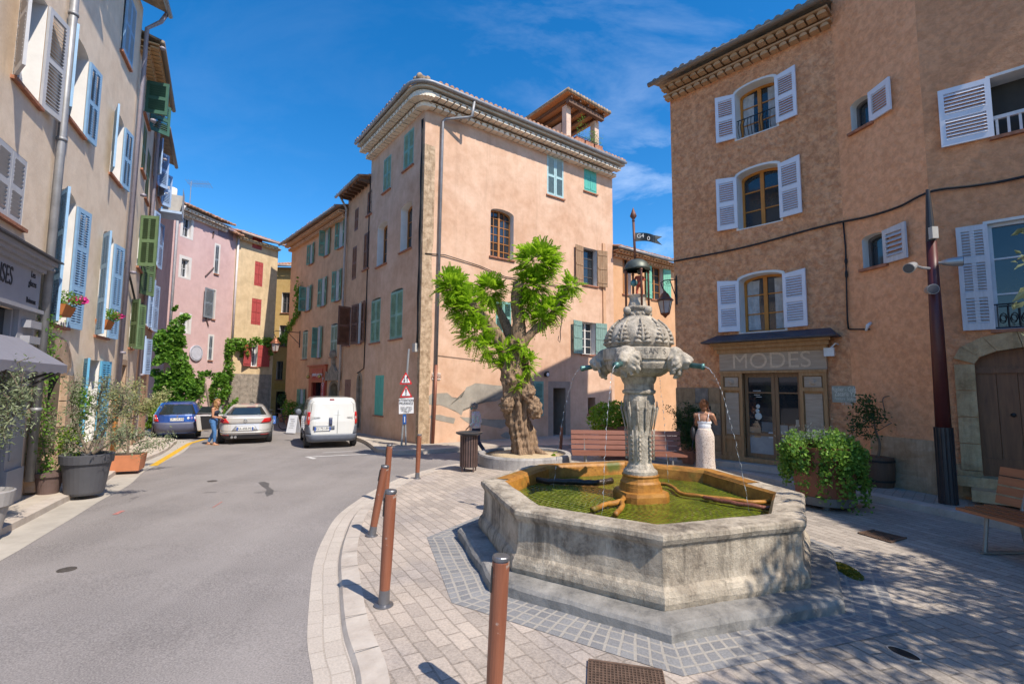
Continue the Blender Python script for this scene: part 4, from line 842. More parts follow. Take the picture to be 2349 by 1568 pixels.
for uu in (-3.5, -2.6, -4.35): LF.box(mb, uu, uu + .06, .9, 3.0, -.1, .02)
obj('panelling', mb, GP, sfo)
mb = MB(); mb.poly(LF.w(-6.4, .9, -.06), LF.w(-2.5, .9, -.06), LF.w(-2.5, 3, -.06), LF.w(-6.4, 3, -.06)); obj('shop_glass', mb, GLASS, sfo)
LB = simple('black_lettering', (.03, .03, .035), .6)
text3('lettering', 'OISES', LF, -2.9, 3.46, .4, LB, sfo, .104, sx=.6, align='RIGHT')
text3('lettering', 'Les\nglaces', LF, -2.22, 3.56, .15, LB, sfo, .104, sx=.8); text3('lettering', 'Boissons', LF, -2.22, 3.2, .13, LB, sfo, .104, sx=.75)
# awning of the storefront
aw = thing('awning', 'grey folding fabric awning over the grey storefront', 'awning', tuple(LF.w(-3.4, 2.7)))
mb = MB(); mb.hexa([LF.w(-6, 2.55, .1), LF.w(-2.5, 2.55, .1), LF.w(-2.5, 2.13, .72), LF.w(-6, 2.13, .72)], [LF.w(-6, 2.57, .1), LF.w(-2.5, 2.57, .1), LF.w(-2.5, 2.15, .72), LF.w(-6, 2.15, .72)])
AWM = simple('grey_awning', (.20, .195, .23), .8, 0, .06); obj('canopy', mb, AWM, aw)
mb = MB(); mb.grid(lambda s, t: LF.w(-6 + 3.5 * s, 2.13 - .13 * t + (.03 * abs(math.sin(s * 40)) if t > .9 else 0), .72), 60, 2); obj('valance', mb, AWM, aw)
mb = MB(); mb.tube([LF.w(-3.1, 1.75, .12), LF.w(-2.6, 2.08, .66)], .02, 6); obj('arm', mb, GPD, aw); mb = MB(); mb.tube([LF.w(-3.4, 1.5, .12), LF.w(-2.6, 2.06, .68)], .018, 6); obj('arm', mb, GPD, aw)
# blue-shutter house
bL2 = thing('blue_shutter_house', 'cream house with tall light blue louvred shutters along the left side', 'house', tuple(LF.w(1, gz(0, 10))))
l2 = dict(A=(-1.2, -.36, 6.88, 8.62, .12), B=(1.5, 2.33, 6.86, 8.52, .12), C=(-1.15, -.34, 2.95, 5.58, .16), D=(1.42, 2.27, 2.97, 5.5, .16), G=(.86, 1.95, .55, 2.4, 0), T=(1.55, 2.35, 10.0, 11.6, 0), T0=(-1.2, -.36, 10.2, 11.6, .1), arch=(-1.25, -.35, -.1, 2.35, .35))
HL2 = 12.3
mb = MB(); wall(mb, LF, -1.6, 3.2, -.5, HL2, list(l2.values())); solid(mb, [LF.w(-1.6, 0), LF.w(3.2, 0), LF.w(3.2, 0, -6), LF.w(-1.6, 0, -6)], -.5, HL2, (0,)); obj('wall', mb, PL_L, bL2, fixn=False)
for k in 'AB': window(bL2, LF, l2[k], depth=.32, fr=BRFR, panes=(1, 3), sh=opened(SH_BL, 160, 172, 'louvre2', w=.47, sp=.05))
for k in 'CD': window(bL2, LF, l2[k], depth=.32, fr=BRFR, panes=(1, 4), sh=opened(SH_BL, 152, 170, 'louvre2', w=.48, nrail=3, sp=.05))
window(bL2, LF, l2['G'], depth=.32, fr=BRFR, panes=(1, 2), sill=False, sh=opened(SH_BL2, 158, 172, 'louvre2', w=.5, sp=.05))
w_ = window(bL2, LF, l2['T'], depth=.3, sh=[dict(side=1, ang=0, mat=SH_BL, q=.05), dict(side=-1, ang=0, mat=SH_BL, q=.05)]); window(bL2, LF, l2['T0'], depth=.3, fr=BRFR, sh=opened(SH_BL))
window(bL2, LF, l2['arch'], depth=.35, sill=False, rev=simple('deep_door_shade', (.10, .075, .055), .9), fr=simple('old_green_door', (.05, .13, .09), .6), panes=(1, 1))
ST = stonemat('pink_door_stone', (.48, .33, .22), (.36, .24, .16), (.56, .41, .29), 3.5, .5)
mb = MB(); u0, u1, v0, v1, ri = l2['arch']
for (a, b_) in ((u1, u1 + .34), (u0 - .3, u0)):
    LF.box(mb, a, b_, .0, .5, -.3, .16)
    for k in range(3): LF.box(mb, a + .02, b_ - .02, .51 + k * .51, 1.0 + k * .51, -.3, .12)
aa = arcpts(u0, u1, v1, ri, 7); bb = arcpts(u0 - .3, u1 + .3, v1 + .4, ri + .2, 7)
for k in range(7): mb.hexa([LF.w(*aa[k], -.3), LF.w(*aa[k + 1], -.3), LF.w(*bb[k + 1], -.3), LF.w(*bb[k], -.3)], [LF.w(*aa[k], .07), LF.w(*aa[k + 1], .07), LF.w(*bb[k + 1], .07), LF.w(*bb[k], .07)])
obj('door_surround', mb, ST, bL2)
roof(bL2, LF.w(-1.6, 0), LF.w(3.2, 0), LF.n, HL2 + .05, .55, 5, TILE2, gutter=ZINC)
pipe(bL2, [LF.w(-1.62, HL2, .1), LF.w(-1.62, .2, .1)], .065, ZINC, clips=5)
LIL = simple('lilac_grey_pipe', (.30, .27, .31), .5, .1)
pipe(bL2, [LF.w(3.2, 12.35, .55), LF.w(3.2, 12.05, .42), LF.w(3.2, 11.75, .12), LF.w(3.2, 1.6, .1)], .055, LIL, clips=5)
pipe(bL2, [LF.w(3.2, 1.6, .1), LF.w(3.2, .1, .1)], .06, simple('orange_pipe_shoe', (.42, .17, .04), .5), 'pipe_shoe')
# green-shutter house of the left row (facade turns slightly)
HL3 = 11.45
bL3 = thing('olive_shutter_house', 'narrow cream house with olive green shutters beyond the blue shuttered one', 'house', tuple(LG.w(2, gz(0, 14))))
def lgr(f, a, b, r=0): return rr(LG, f(*a), f(*b), r)
l3 = dict(top=lgr(zA, (172, 690), (228, 480)), m1=lgr(zA, (152, 1200), (186, 890)), m2=lgr(zA, (192, 1460), (232, 1125)), g1=lgr(zB, (215, 610), (262, 195)), low=lgr(zB, (104, 965), (150, 630), .1), door=lgr(zB, (62, 1420), (112, 1100)))
l3['g1'] = (2.25, 3.15, 5.45, 7.05, 0); l3['m1'] = (1.62, 2.4, l3['m1'][2], l3['m1'][3] - .05, 0); l3['m2'] = (2.75, 3.55, l3['m2'][2] + .1, l3['m2'][3] - .1, 0); l3['top'] = (1.35, 2.5, 9.95, 10.95, 0)
l3['low'] = (1.9, 2.6, 2.93, 4.45, .1); l3['door'] = (1.15, 1.85, .1, 2.4, 0)
mb = MB(); wall(mb, LG, 0, 3.9, -.5, HL3, list(l3.values())); solid(mb, [LG.w(0, 0), LG.w(3.9, 0), LG.w(3.9, 0, -6), LG.w(0, 0, -6)], -.5, HL3, (0,)); obj('wall', mb, PL_L, bL3, fixn=False)
window(bL3, LG, l3['top'], sh=opened(SH_DG, 100, 120), fr=BRFR); window(bL3, LG, l3['m1'], sh=closed(SH_OLG)); window(bL3, LG, l3['m2'], sh=closed(SH_OLG))
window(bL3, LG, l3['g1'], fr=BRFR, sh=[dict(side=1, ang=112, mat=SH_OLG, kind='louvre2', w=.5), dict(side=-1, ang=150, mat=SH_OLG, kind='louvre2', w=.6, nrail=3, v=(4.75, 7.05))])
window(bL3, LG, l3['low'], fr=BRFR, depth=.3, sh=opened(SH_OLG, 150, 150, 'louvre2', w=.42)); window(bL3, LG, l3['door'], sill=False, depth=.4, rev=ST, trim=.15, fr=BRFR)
roof(bL3, LG.w(0, 0), LG.w(3.95, 0), LG.n, HL3 + .05, .42, 5, TILE2, gutter=simple('brown_gutter', (.20, .15, .11), .6))
mb = MB(); genoise(mb, LG.w(0, 0).xy, LG.w(3.9, 0).xy, LG.n, HL3 - .36, 2, .2, .2, .085, .18); obj('cornice', mb, plaster('orange_tan_cornice', (.52, .32, .16)), bL3, fixn=False)
pipe(bL3, [LG.w(3.9, HL3, .4), LG.w(3.9, HL3 - .5, .12), LG.w(3.9, .3, .1)], .05, LIL, clips=3)
mb = MB(); mb.tube([LG.w(.1, 5.1, .05), LG.w(1.2, 4.7, .06), LG.w(2.6, 4.2, .05), LG.w(3.7, 4.5, .05)], .03, 5); obj('cables', mb, BLACK, bL3, True)
# salmon house with periwinkle shutters
HL4 = 10.75
bL4 = thing('salmon_house', 'salmon house with periwinkle blue shutters at the far end of the left row', 'house', tuple(LG.w(5.5, gz(0, 18))))
l4 = [(4.4, 5.25, 9.1, 10.4, 0), (6.0, 6.85, 8.9, 10.2, 0), (4.6, 5.4, 6.4, 8.2, 0), (6.2, 7.0, 6.4, 8.2, 0), (4.7, 5.5, 3.9, 5.7, 0), (6.2, 7.0, 3.9, 5.7, 0), (4.95, 5.7, 2.2, 3.5, 0), (4.4, 5.3, .05, 2.0, 0)]
mb = MB(); wall(mb, LG, 3.92, 7.4, -.5, HL4, l4); solid(mb, [LG.w(3.92, 0), LG.w(7.4, 0), LG.w(7.4, 0, -6), LG.w(3.92, 0, -6)], -.5, HL4, (0,)); obj('wall', mb, PL_LO, bL4, fixn=False)
for i, o in enumerate(l4):
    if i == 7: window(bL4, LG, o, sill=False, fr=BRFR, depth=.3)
    else: window(bL4, LG, o, fr=WFR, panes=(1, 3), sh=opened(SH_PER, 150 if i in (0, 1) else 168, 140 if i in (0, 1) else 165, w=.44))
roof(bL4, LG.w(3.95, 0), LG.w(7.5, 0), LG.n, HL4 + .05, .32, 5, TILE2, gutter=simple('brown_gutter', (.20, .15, .11), .6))
mb = MB(); LG.box(mb, 6.6, 7.6, 8.55, 8.65, 0, .75); bo = obj('balcony', mb, simple('pale_blue_slab', (.35, .45, .6), .6), bL4)
mb = MB(); mb.grid(lambda s, t: LG.w(6.6 + s * .98, 8.66 + t * .95, .74 + .03 * math.sin(s * 9) * (1 - t)), 8, 4); mb.grid(lambda s, t: LG.w(7.58, 8.66 + t * .95, .02 + .72 * s), 4, 3); obj('canvas_screen', mb, simple('grey_canvas', (.42, .40, .38), .8), bo, fixn=False)

# ------------------------------------------------------------------ pink house and red-shutter house at the end
Yc = Vector((-15.2, 31.0)); dY = Vector((1650 - CX, F)).normalized(); LY = 2.95
YF = Face((Yc.x, Yc.y), -dY)                       # u grows towards the camera (leftwards)
Pj = YF.w(LY, 0); dP = Vector((1380 - CX, F)).normalized(); PF = Face((Pj.x, Pj.y), -dP)
PL_Y = plaster('stained_yellow_plaster', (.60, .44, .26), (.67, .52, .33), var=.12, streak=.4, streakc=(.22, .17, .12))
RSH = simple('faded_red_paint', (.40, .065, .06), .6, 0, .12); DRED = simple('dark_red_paint', (.16, .012, .02), .6)
def q3(f, x0, y0, x1, y1, r=0.0): return rr(f, z3(x0, y0), z3(x1, y1), r)
HY = 10.75
ys = [q3(YF, 650, 400, 708, 350), q3(YF, 660, 610, 714, 487), q3(YF, 642, 828, 704, 692)]
ys = [(min(o[0], o[1]), max(o[0], o[1]), o[2], o[3], 0) for o in ys]
sh4 = q3(YF, 640, 1065, 682, 945); gar = q3(YF, 607, 1330, 694, 1195); dr_ = q3(YF, 515, 1340, 560, 1218)
bY = thing('red_shutter_house', 'stained yellow house with closed faded red shutters', 'house', tuple(YF.w(1.5, gz(0, 30))))
mb = MB(); wall(mb, YF, -.05, LY, -.7, HY, ys + [sh4, gar]); pp = [YF.w(-.05, 0), YF.w(LY, 0), YF.w(LY, 0, -6), YF.w(-.05, 0, -6)]; solid(mb, pp, -.7, HY, (0,)); obj('wall', mb, PL_Y, bY, fixn=False)
for o in ys: window(bY, YF, o, sh=closed(RSH, 'plank'), sill=False)
window(bY, YF, sh4, fr=WFR, panes=(1, 2), sh=opened(RSH, 165, 160, 'plank', w=.75)); window(bY, YF, gar, sill=False, depth=.12, inner=DRED, rev=DRED)
roof(bY, YF.w(-.15, 0), YF.w(LY, 0), YF.n, HY + .08, .45, 4, TILE, .25, gutter=simple('pinkish_gutter', (.45, .33, .27), .6))
mb = MB(); genoise(mb, YF.w(-.05, 0).xy, YF.w(LY, 0).xy, YF.n, HY - .3, 1, .25, .22, .09, .2); obj('cornice', mb, PL_Y, bY, fixn=False)
pipe(bY, [YF.w(LY - .05, HY, .12), YF.w(LY - .05, 4.4, .1)], .06, simple('pale_pipe_white', (.6, .56, .55), .5))
mb = MB(); rubble(mb, YF, .0, LY - .02, -.3, 2.5, .012, 16); obj('bare_stone', mb, stonemat('grey_rubble', (.3, .26, .22), (.18, .15, .12), (.40, .34, .28), 4, .7), bY, fixn=False)
PL_P = plaster('pink_lilac_plaster', (.58, .385, .37), (.65, .46, .44), var=.06, streak=.15, patch=.3)
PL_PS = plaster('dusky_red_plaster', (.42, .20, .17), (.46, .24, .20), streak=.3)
HP = 10.9
up = PF.P(372, 885)[0]
ps = [q3(PF, 260, 332, 312, 243), q3(PF, 250, 560, 298, 472), q3(PF, 438, 545, 466, 392), q3(PF, 424, 800, 446, 640), q3(PF, 252, 870, 298, 788), q3(PF, 404, 1030, 430, 897)]
gd = q3(PF, 432, 1345, 486, 1205)
bP = thing('pink_house', 'tall lilac pink house with small white trimmed windows and ivy at its foot', 'house', tuple(PF.w(2, gz(0, 26))))
att_ = q3(PF, 460, 345, 540, 292)
mb = MB(); wall(mb, PF, 0, up, -.7, HP, ps + [gd])
sd = Vector((-.73, .68, 0)); pc = PF.w(up, 0); pc2 = pc + sd * 5
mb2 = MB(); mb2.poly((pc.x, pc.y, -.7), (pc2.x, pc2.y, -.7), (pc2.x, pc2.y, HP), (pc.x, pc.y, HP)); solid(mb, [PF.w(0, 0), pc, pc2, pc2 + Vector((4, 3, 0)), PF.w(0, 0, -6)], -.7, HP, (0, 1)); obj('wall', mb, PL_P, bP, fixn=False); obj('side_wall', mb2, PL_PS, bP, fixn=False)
WT = simple('white_trim', (.66, .63, .60), .8, 0, .05); LV = simple('grey_louvre', (.22, .25, .28), .6)
for i, o in enumerate(ps):
    if i in (0, 1, 4): window(bP, PF, o, fr=WFR, panes=(2, 2), trim=.16, depth=.2, rev=WT, sill=False, leaves=1)
    elif i in (2, 5): window(bP, PF, o, sh=closed(LV), trim=.1, rev=WT)
    else: window(bP, PF, o, fr=BRFR, trim=.05, rev=WT, sh=[dict(side=-1, ang=170, mat=LV, w=.75)])
window(bP, PF, gd, sill=False, depth=.15, fr=simple('blue_grey_door', (.30, .40, .40), .4), panes=(1, 1), glass=simple('pale_green_glass', (.16, .24, .22), .1), rev=WT)
mb = MB(); PF.box(mb, *q3(PF, 460, 330, 545, 292)[:4], .0, .03); obj('attic_shade_sheet', mb, simple('violet_recess_shade', (.25, .20, .24), .8), bP)  # dark sheet on the wall, painting the shade of the attic recess
genm = plaster('pale_cornice', (.58, .50, .40))
mb = MB(); genoise(mb, PF.w(.9, 0).xy, PF.w(up, 0).xy, PF.n, HP - .36, 2, .18, .22, .09, .18); obj('cornice', mb, genm, bP, fixn=False)
rf = roof(bP, PF.w(.7, 0), PF.w(up + .3, 0), PF.n, HP + .05, .5, 4, TILE, .27)
roof(bP, PF.w(-.05, 0), PF.w(.72, 0), PF.n, HP - .35, .5, 4, TILE, .27)
mb = MB(); c = PF.w(up * .8, HP + 1.0, -1.2); mb.tube([c - Vector((0, 0, .6)), c + Vector((0, 0, .3))], [.28, .28], 10); obj('chimney', mb, genm, rf, True)
pipe(bP, [PF.w(up - .15, HP, .45), PF.w(up - .15, HP - .25, .3), PF.w(up - .1, HP - .7, .12), PF.w(up - .12, 3, .1)], .06, simple('pale_pipe_white', (.6, .56, .55), .5))
mb = MB()
for (a, b_) in (((385, 560), (432, 512)), ((380, 765), (402, 840)), ((432, 310), (428, 345))): mb.tube([PF.w(*PF.P(*z3(*a)), .04), PF.w(*PF.P(*z3(*b_)), .04)], .035, 5)
obj('wall_anchor', mb, simple('rusty_anchor', (.12, .07, .06), .7), bP)
c = PF.P(*z3(332, 990)); ds = thing('wall_disc', 'round pale disc sign on the pink house wall above the ivy', 'sign', tuple(PF.w(*c)))
mb = MB(); n_ = Vector((PF.n.x, PF.n.y, 0)); p_ = PF.w(*c); mb.tube([p_ + n_ * .03, p_ + n_ * .08], [.42, .42], 24); obj('disc', mb, simple('pale_blue_disc', (.52, .52, .58), .5), ds)
mb = MB(); mb.tube([p_ + n_ * .081 + Vector((PF.d.x, PF.d.y, 0)) * (.36 * math.cos(t)) + Vector((0, 0, .36 * math.sin(t))) for t in np.linspace(0, 6.283, 25)], .014, 4); obj('disc_ring', mb, simple('grey_ring', (.25, .26, .3), .5), ds)
# antennas
def antenna(name, label, p, d=(1, 0, 0)):
    t = thing(name, label, 'antenna', tuple(p)); p = Vector(p); d = Vector(d); mb = MB(); mb.tube([p - Vector((0, 0, .8)), p + Vector((0, 0, .9))], .02, 5); obj('mast', mb, ZINC, t)
    mb = MB(); mb.tube([p + Vector((0, 0, .8)) - d * .2, p + Vector((0, 0, .75)) + d * 1.1], .012, 4)
    for i in range(9): q = p + Vector((0, 0, .8 - .01 * i)) + d * (-.15 + .15 * i); s = Vector((-d.y, d.x, 0)) * .26; mb.tube([q - s + Vector((0, 0, .1)), q + s - Vector((0, 0, .1))], .01, 4)
    obj('aerial', mb, ZINC, t)
antenna('roof_antenna', 'thin television aerial on the pink house roof', PF.w(2.2, HP + 1.3, -1.2)); antenna('roof_antenna', 'small television aerial on the yellow house roof at the street end', F4.w((y0 + y1) / 2 + .2, t4 + .9, -1.2), (.9, .2, 0))

# ------------------------------------------------------------------ ground
asph, ns, ls, b = newmat('asphalt'); co = ns.new('ShaderNodeTexCoord').outputs['Object']
n1 = nnode(ns, ls, 'ShaderNodeTexNoise', co, Scale=75.0, Detail=3.0, Roughness=.7); n2 = nnode(ns, ls, 'ShaderNodeTexNoise', co, Scale=.35, Detail=8.0, Roughness=.65); n3 = nnode(ns, ls, 'ShaderNodeTexVoronoi', co, Scale=70.0)
c = mixrgb(ns, ls, ramp(ns, ls, n1.outputs['Fac'], .35, .66), (.12, .108, .104), (.36, .325, .31)); c = mixrgb(ns, ls, .35, c, mixrgb(ns, ls, ramp(ns, ls, n2.outputs['Fac'], .35, .65), (.13, .118, .112), (.33, .30, .285)))
c = mixrgb(ns, ls, ramp(ns, ls, n3.outputs['Distance'], .03, .12, (.5, .5, .5, 1), (0, 0, 0, 1)), c, (.46, .44, .43))
n6 = nnode(ns, ls, 'ShaderNodeTexNoise', co, Scale=.9, Detail=5.0, Roughness=.55, Distortion=1.5); c = mixrgb(ns, ls, ramp(ns, ls, n6.outputs['Fac'], .66, .70, (0, 0, 0, 1), (.45, .45, .45, 1)), c, (.07, .065, .065))
mpp = ns.new('ShaderNodeMapping'); mpp.inputs['Rotation'].default_value = (0, 0, R(-28)); mpp.inputs['Scale'].default_value = (1.6, .12, 1); ls.new(co, mpp.inputs['Vector']); n7 = nnode(ns, ls, 'ShaderNodeTexNoise', mpp.outputs[0], Scale=1.0, Detail=5.0)
c = mixrgb(ns, ls, ramp(ns, ls, n7.outputs['Fac'], .42, .62, (0, 0, 0, 1), (.16, .16, .16, 1)), c, (.40, .365, .345))
n8 = nnode(ns, ls, 'ShaderNodeTexVoronoi', co, Scale=.45); n8.feature = 'DISTANCE_TO_EDGE'; n9 = nnode(ns, ls, 'ShaderNodeTexNoise', co, Scale=.5, Detail=2.0)
cm_ = ns.new('ShaderNodeMath'); cm_.operation = 'MULTIPLY'; ls.new(ramp(ns, ls, n8.outputs['Distance'], .004, .012, (1, 1, 1, 1), (0, 0, 0, 1)), cm_.inputs[0]); ls.new(ramp(ns, ls, n9.outputs['Fac'], .68, .74), cm_.inputs[1]); c = mixrgb(ns, ls, cm_.outputs[0], c, (.06, .055, .05))
ls.new(c, b.inputs['Base Color']); b.inputs['Roughness'].default_value = .85; b.inputs['Specular IOR Level'].default_value = .3
bp = ns.new('ShaderNodeBump'); bp.inputs['Strength'].default_value = .5; bp.inputs['Distance'].default_value = .006; ls.new(n1.outputs['Fac'], bp.inputs['Height']); ls.new(bp.outputs[0], b.inputs['Normal'])
EARTH = simple('dry_ground', (.26, .22, .17), .9, 0, .2, .3)
RD = -.05
mb = MB(); ys_ = [-600, -20, 0, 60, 900]; mb.add([(x, y, gz(0, y) + RD - .08) for y in ys_ for x in (-900, 900)], [(2 * i, 2 * i + 1, 2 * i + 3, 2 * i + 2) for i in range(4)]); struct('ground', mb, EARTH)
mb = MB(); ys_ = [-20, 0, 60]; mb.add([(x, y, gz(0, y) + RD) for y in ys_ for x in (-40, 30)], [(2 * i, 2 * i + 1, 2 * i + 3, 2 * i + 2) for i in range(2)]); struct('road', mb, asph)
def catmull(P, n=6):
    P = [Vector(p) for p in P]; out = []
    for i in range(len(P) - 1):
        a, b_, c_, d = P[max(i - 1, 0)], P[i], P[i + 1], P[min(i + 2, len(P) - 1)]
        for k in range(n):
            t = k / n; out.append(.5 * ((2 * b_) + (c_ - a) * t + (2 * a - 5 * b_ + 4 * c_ - d) * t * t + (3 * b_ - a - 3 * c_ + d) * t ** 3))
    return out + [P[-1]]
def offset(P, o):
    r = []
    for i, p in enumerate(P):
        t = (P[min(i + 1, len(P) - 1)] - P[max(i - 1, 0)]).normalized(); r.append(p + Vector((-t.y, t.x)) * o)
    return r
def strip(mb, A, B, da, db, uv=None):
    """ribbon between two polylines with heights above the ground"""
    vs = [(p.x, p.y, gz(p.x, p.y, da)) for p in A] + [(p.x, p.y, gz(p.x, p.y, db)) for p in B]; n = len(A); mb.add(vs, [(i, i + 1, n + i + 1, n + i) for i in range(n - 1)])
    if uv is not None:
        if mb.uv is None: mb.uv = []
        s = 0; su = [0]
        for i in range(1, n): s += ((A[i] + B[i]) / 2 - (A[i - 1] + B[i - 1]) / 2).length; su.append(s)
        mb.uv += [(x, uv[0]) for x in su] + [(x, uv[1]) for x in su]
def region(name, pts, dz, mat, cut=None):
    mb = MB(); bm = bmesh.new(); bv = [bm.verts.new((p[0], p[1], gz(p[0], p[1], dz))) for p in pts]; f = bm.faces.new(bv); bmesh.ops.triangulate(bm, faces=[f])
    bm.verts.index_update(); mb.add([v.co for v in bm.verts], [tuple(v.index for v in fc.verts) for fc in bm.faces]); bm.free(); return struct(name, mb, mat)
# plaza: kerb line (inner edge), then paving
KO = [(-.62, 1.2), (-.8, 2.4), (-.97, 3.3), (-1.33, 4.08), (-1.69, 5.02), (-1.95, 5.75), (-2.18, 6.6), (-2.42, 7.8), (-2.45, 9.0), (-2.4, 9.85), (-2.2, 11.2), (-1.85, 12.2), (-1.25, 13.2), (.2, 14.3), (1.6, 15.05), (2.6, 15.4)]
K = catmull(KO, 6); Kin = offset(K, -.2); Kout = offset(K, .26)
PAVE_A = brickmat('buff_pavers', (.28, .24, .21), (.53, .445, .375), (.16, .13, .105), .27, .132, .009, rot=R(60), dirt=.32, grey=.5)
PAVE_B = brickmat('grey_buff_pavers', (.26, .225, .195), (.49, .425, .36), (.11, .09, .07), .34, .125, .010, rot=R(75), dirt=.35)
KST = stonemat('kerb_stone', (.50, .43, .37), (.40, .34, .29), (.54, .48, .42), 3, .25, streaks=.1)
SETT = brickmat('blue_grey_setts', (.155, .155, .165), (.29, .285, .285), (.47, .415, .34), .108, .115, .013, uv=True, off=.0, dirt=.3)
BORD = brickmat('border_setts', (.44, .38, .33), (.52, .46, .40), (.33, .28, .23), .24, .14, .007, uv=True, off=.5, dirt=.25)
kerbR = [Vector(p) for p in [(6.9, -4), (7.05, 5.2), (6.96, 6.83), (6.74, 7.63), (6.35, 8.81), (5.89, 9.55), (5.48, 10.33), (4.92, 11.8), (4.2, 13.2), (3.7, 14.6), (3.4, 15.6)]]
split = [(1.5, -4), (1.5, 16)]
A = [tuple(p) for p in Kin if p.x < 1.5] + [(1.5, 14.9), (1.5, -4), (-.4, -4)]
region('plaza_paving', [(-.5, 0)] + A[:-1] + [(-.4, -4)], 0, PAVE_A)
B_ = [(1.5, -4)] + [tuple(p) for p in kerbR] + [tuple(p) for p in reversed(Kin) if p.x > 1.5] + [(1.5, 14.9)]
region('plaza_paving', B_, 0, PAVE_B)
mb = MB(); Kc = offset(K, -.03)
strip(mb, K, Kc, RD, -.012); strip(mb, Kc, Kin, -.012, .006); strip(mb, Kin, offset(Kin, -.004), .006, -.05); struct('kerb', mb, KST)
# joints of the kerb stones
mb = MB()
for i in range(3, len(K) - 1, 4):
    t = (K[i + 1] - K[i - 1]).normalized(); n_ = Vector((-t.y, t.x)); 
    for o_ in (0,): a = K[i] + n_ * -.0; b_ = K[i] - n_ * .2; mb.poly(*[(p.x, p.y, gz(p.x, p.y, .0065 if (p - a).length > .03 else -.01) + .002) for p in (a - n_ * .03 + t * .004, b_ + t * .004, b_ - t * .004, a - n_ * .03 - t * .004)])
struct('kerb_joint', mb, simple('dark_joint', (.14, .12, .10), .9))
mb = MB(); strip(mb, Kout, K, RD + .004, RD + .006, uv=(0, .26)); struct('border_pavers', mb, BORD)
# basin octagon + sett band
OC = Vector((1.605, 6.2)); OCT = [Vector(p) for p in [(-.37, 6.42), (.05, 4.95), (1.25, 4.15), (2.69, 4.62), (3.38, 5.78), (3.06, 7.42), (1.86, 8.26), (.36, 7.78)]]
def octoff(d):
    """octagon pushed outward by d (edges parallel)"""
    n = 8; out = []
    for i in range(n):
        a, b_, c_ = OCT[i - 1], OCT[i], OCT[(i + 1) % n]; e1 = (b_ - a).normalized(); e2 = (c_ - b_).normalized(); n1_ = Vector((e1.y, -e1.x)); n2_ = Vector((e2.y, -e2.x)); bi = (n1_ + n2_).normalized(); out.append(b_ + bi * (d / bi.dot(n1_)))
    return out
def closedl(P): return P + [P[0]]
def dens(P, k=8):
    out = []
    for i in range(len(P) - 1): out += [P[i].lerp(P[i + 1], t / k) for t in range(k)]
    return out + [P[-1]]
mb = MB(); strip(mb, dens(closedl(octoff(.66))), dens(closedl(octoff(.27))), .004, .005, uv=(0, .39)); struct('sett_band', mb, SETT)
# kerb of the right pavement and pavement
Kr = kerbR; mb = MB(); Ko2 = offset(Kr, -.22)
strip(mb, Kr, Kr, 0, .11); strip(mb, Kr, Ko2, .11, .125); struct('right_kerb', mb, KST)
PAVE_C = brickmat('pavement_pavers', (.33, .285, .24), (.42, .37, .31), (.16, .14, .12), .28, .14, .008, rot=R(-47), dirt=.35)
region('right_pavement', [tuple(p) for p in Ko2] + [(3.6, 18), (8, 18), (16, 8), (12, -4)], .118, PAVE_C)
mb = MB(); s0 = [Vector(R1.w(u, 0, q).xy) for u, q in ((-1.2, .55), (2.6, .55))]; R1.box(mb, -.2, 2.4, -.2, .25 + SL * 11, .0, .42); struct('shop_step', mb, KST)
# pavement of the corner house
Kc_ = [Vector(p) for p in [(-9.2, 24.2), (-5.99, 19.31), (-4.9, 17.2), (-4.35, 15.9), (-3.9, 15.35), (-3.3, 15.2), (-2.6, 15.5), (-1.67, 16.1), (-.6, 16.7), (1.07, 17.0), (2.3, 17.5), (3.0, 19.2), (6.5, 22.0)]]
Kcs = catmull(Kc_, 4); mb = MB(); Kci = offset(Kcs, .22); strip(mb, Kcs, Kcs, RD, .08); strip(mb, Kcs, Kci, .08, .09); struct('corner_kerb', mb, KST)
region('corner_pavement', [tuple(p) for p in Kci] + [(9, 30), (-16, 34)], .086, plaster('pale_concrete', (.36, .31, .26), (.44, .39, .33), var=.1, streak=0))
# left pavement
KL = [Vector(p) for p in [(-3.8, -2), (-5.75, 4.4), (-6.7, 6.7), (-7.55, 8.5), (-8.15, 9.9), (-9.1, 11.6), (-9.75, 13.2), (-10.6, 15.2), (-11.75, 17.3), (-12.6, 18.6), (-14.5, 19.8)]]
KLs = catmull(KL, 4); KLi = offset(KLs, .2); mb = MB(); strip(mb, KLs, KLs, RD, .05); strip(mb, KLs, KLi, .05, .065); struct('left_kerb', mb, KST)
CONC = plaster('pavement_concrete', (.44, .37, .30), (.52, .46, .39), var=.1, streak=0)
region('left_pavement', [tuple(p) for p in KLi] + [(-20, 22), (-20, 4), (-9, -2)], .062, CONC)
mb = MB(); KLo = offset(KLs, -.48); strip(mb, KLo, KLs, RD + .004, RD + .006); struct('gutter_strip', mb, plaster('gutter_concrete', (.40, .36, .31), (.46, .42, .37), streak=0))
mb = MB(); YL = [Vector(p) for p in [(-9.15, 12.6), (-10.4, 15.2), (-11.75, 18.0), (-12.2, 19.6)]]; strip(mb, YL, offset(YL, -.17), RD + .008, RD + .008); struct('yellow_line', mb, simple('road_yellow', (.62, .36, .02), .7, 0, .2, 12))
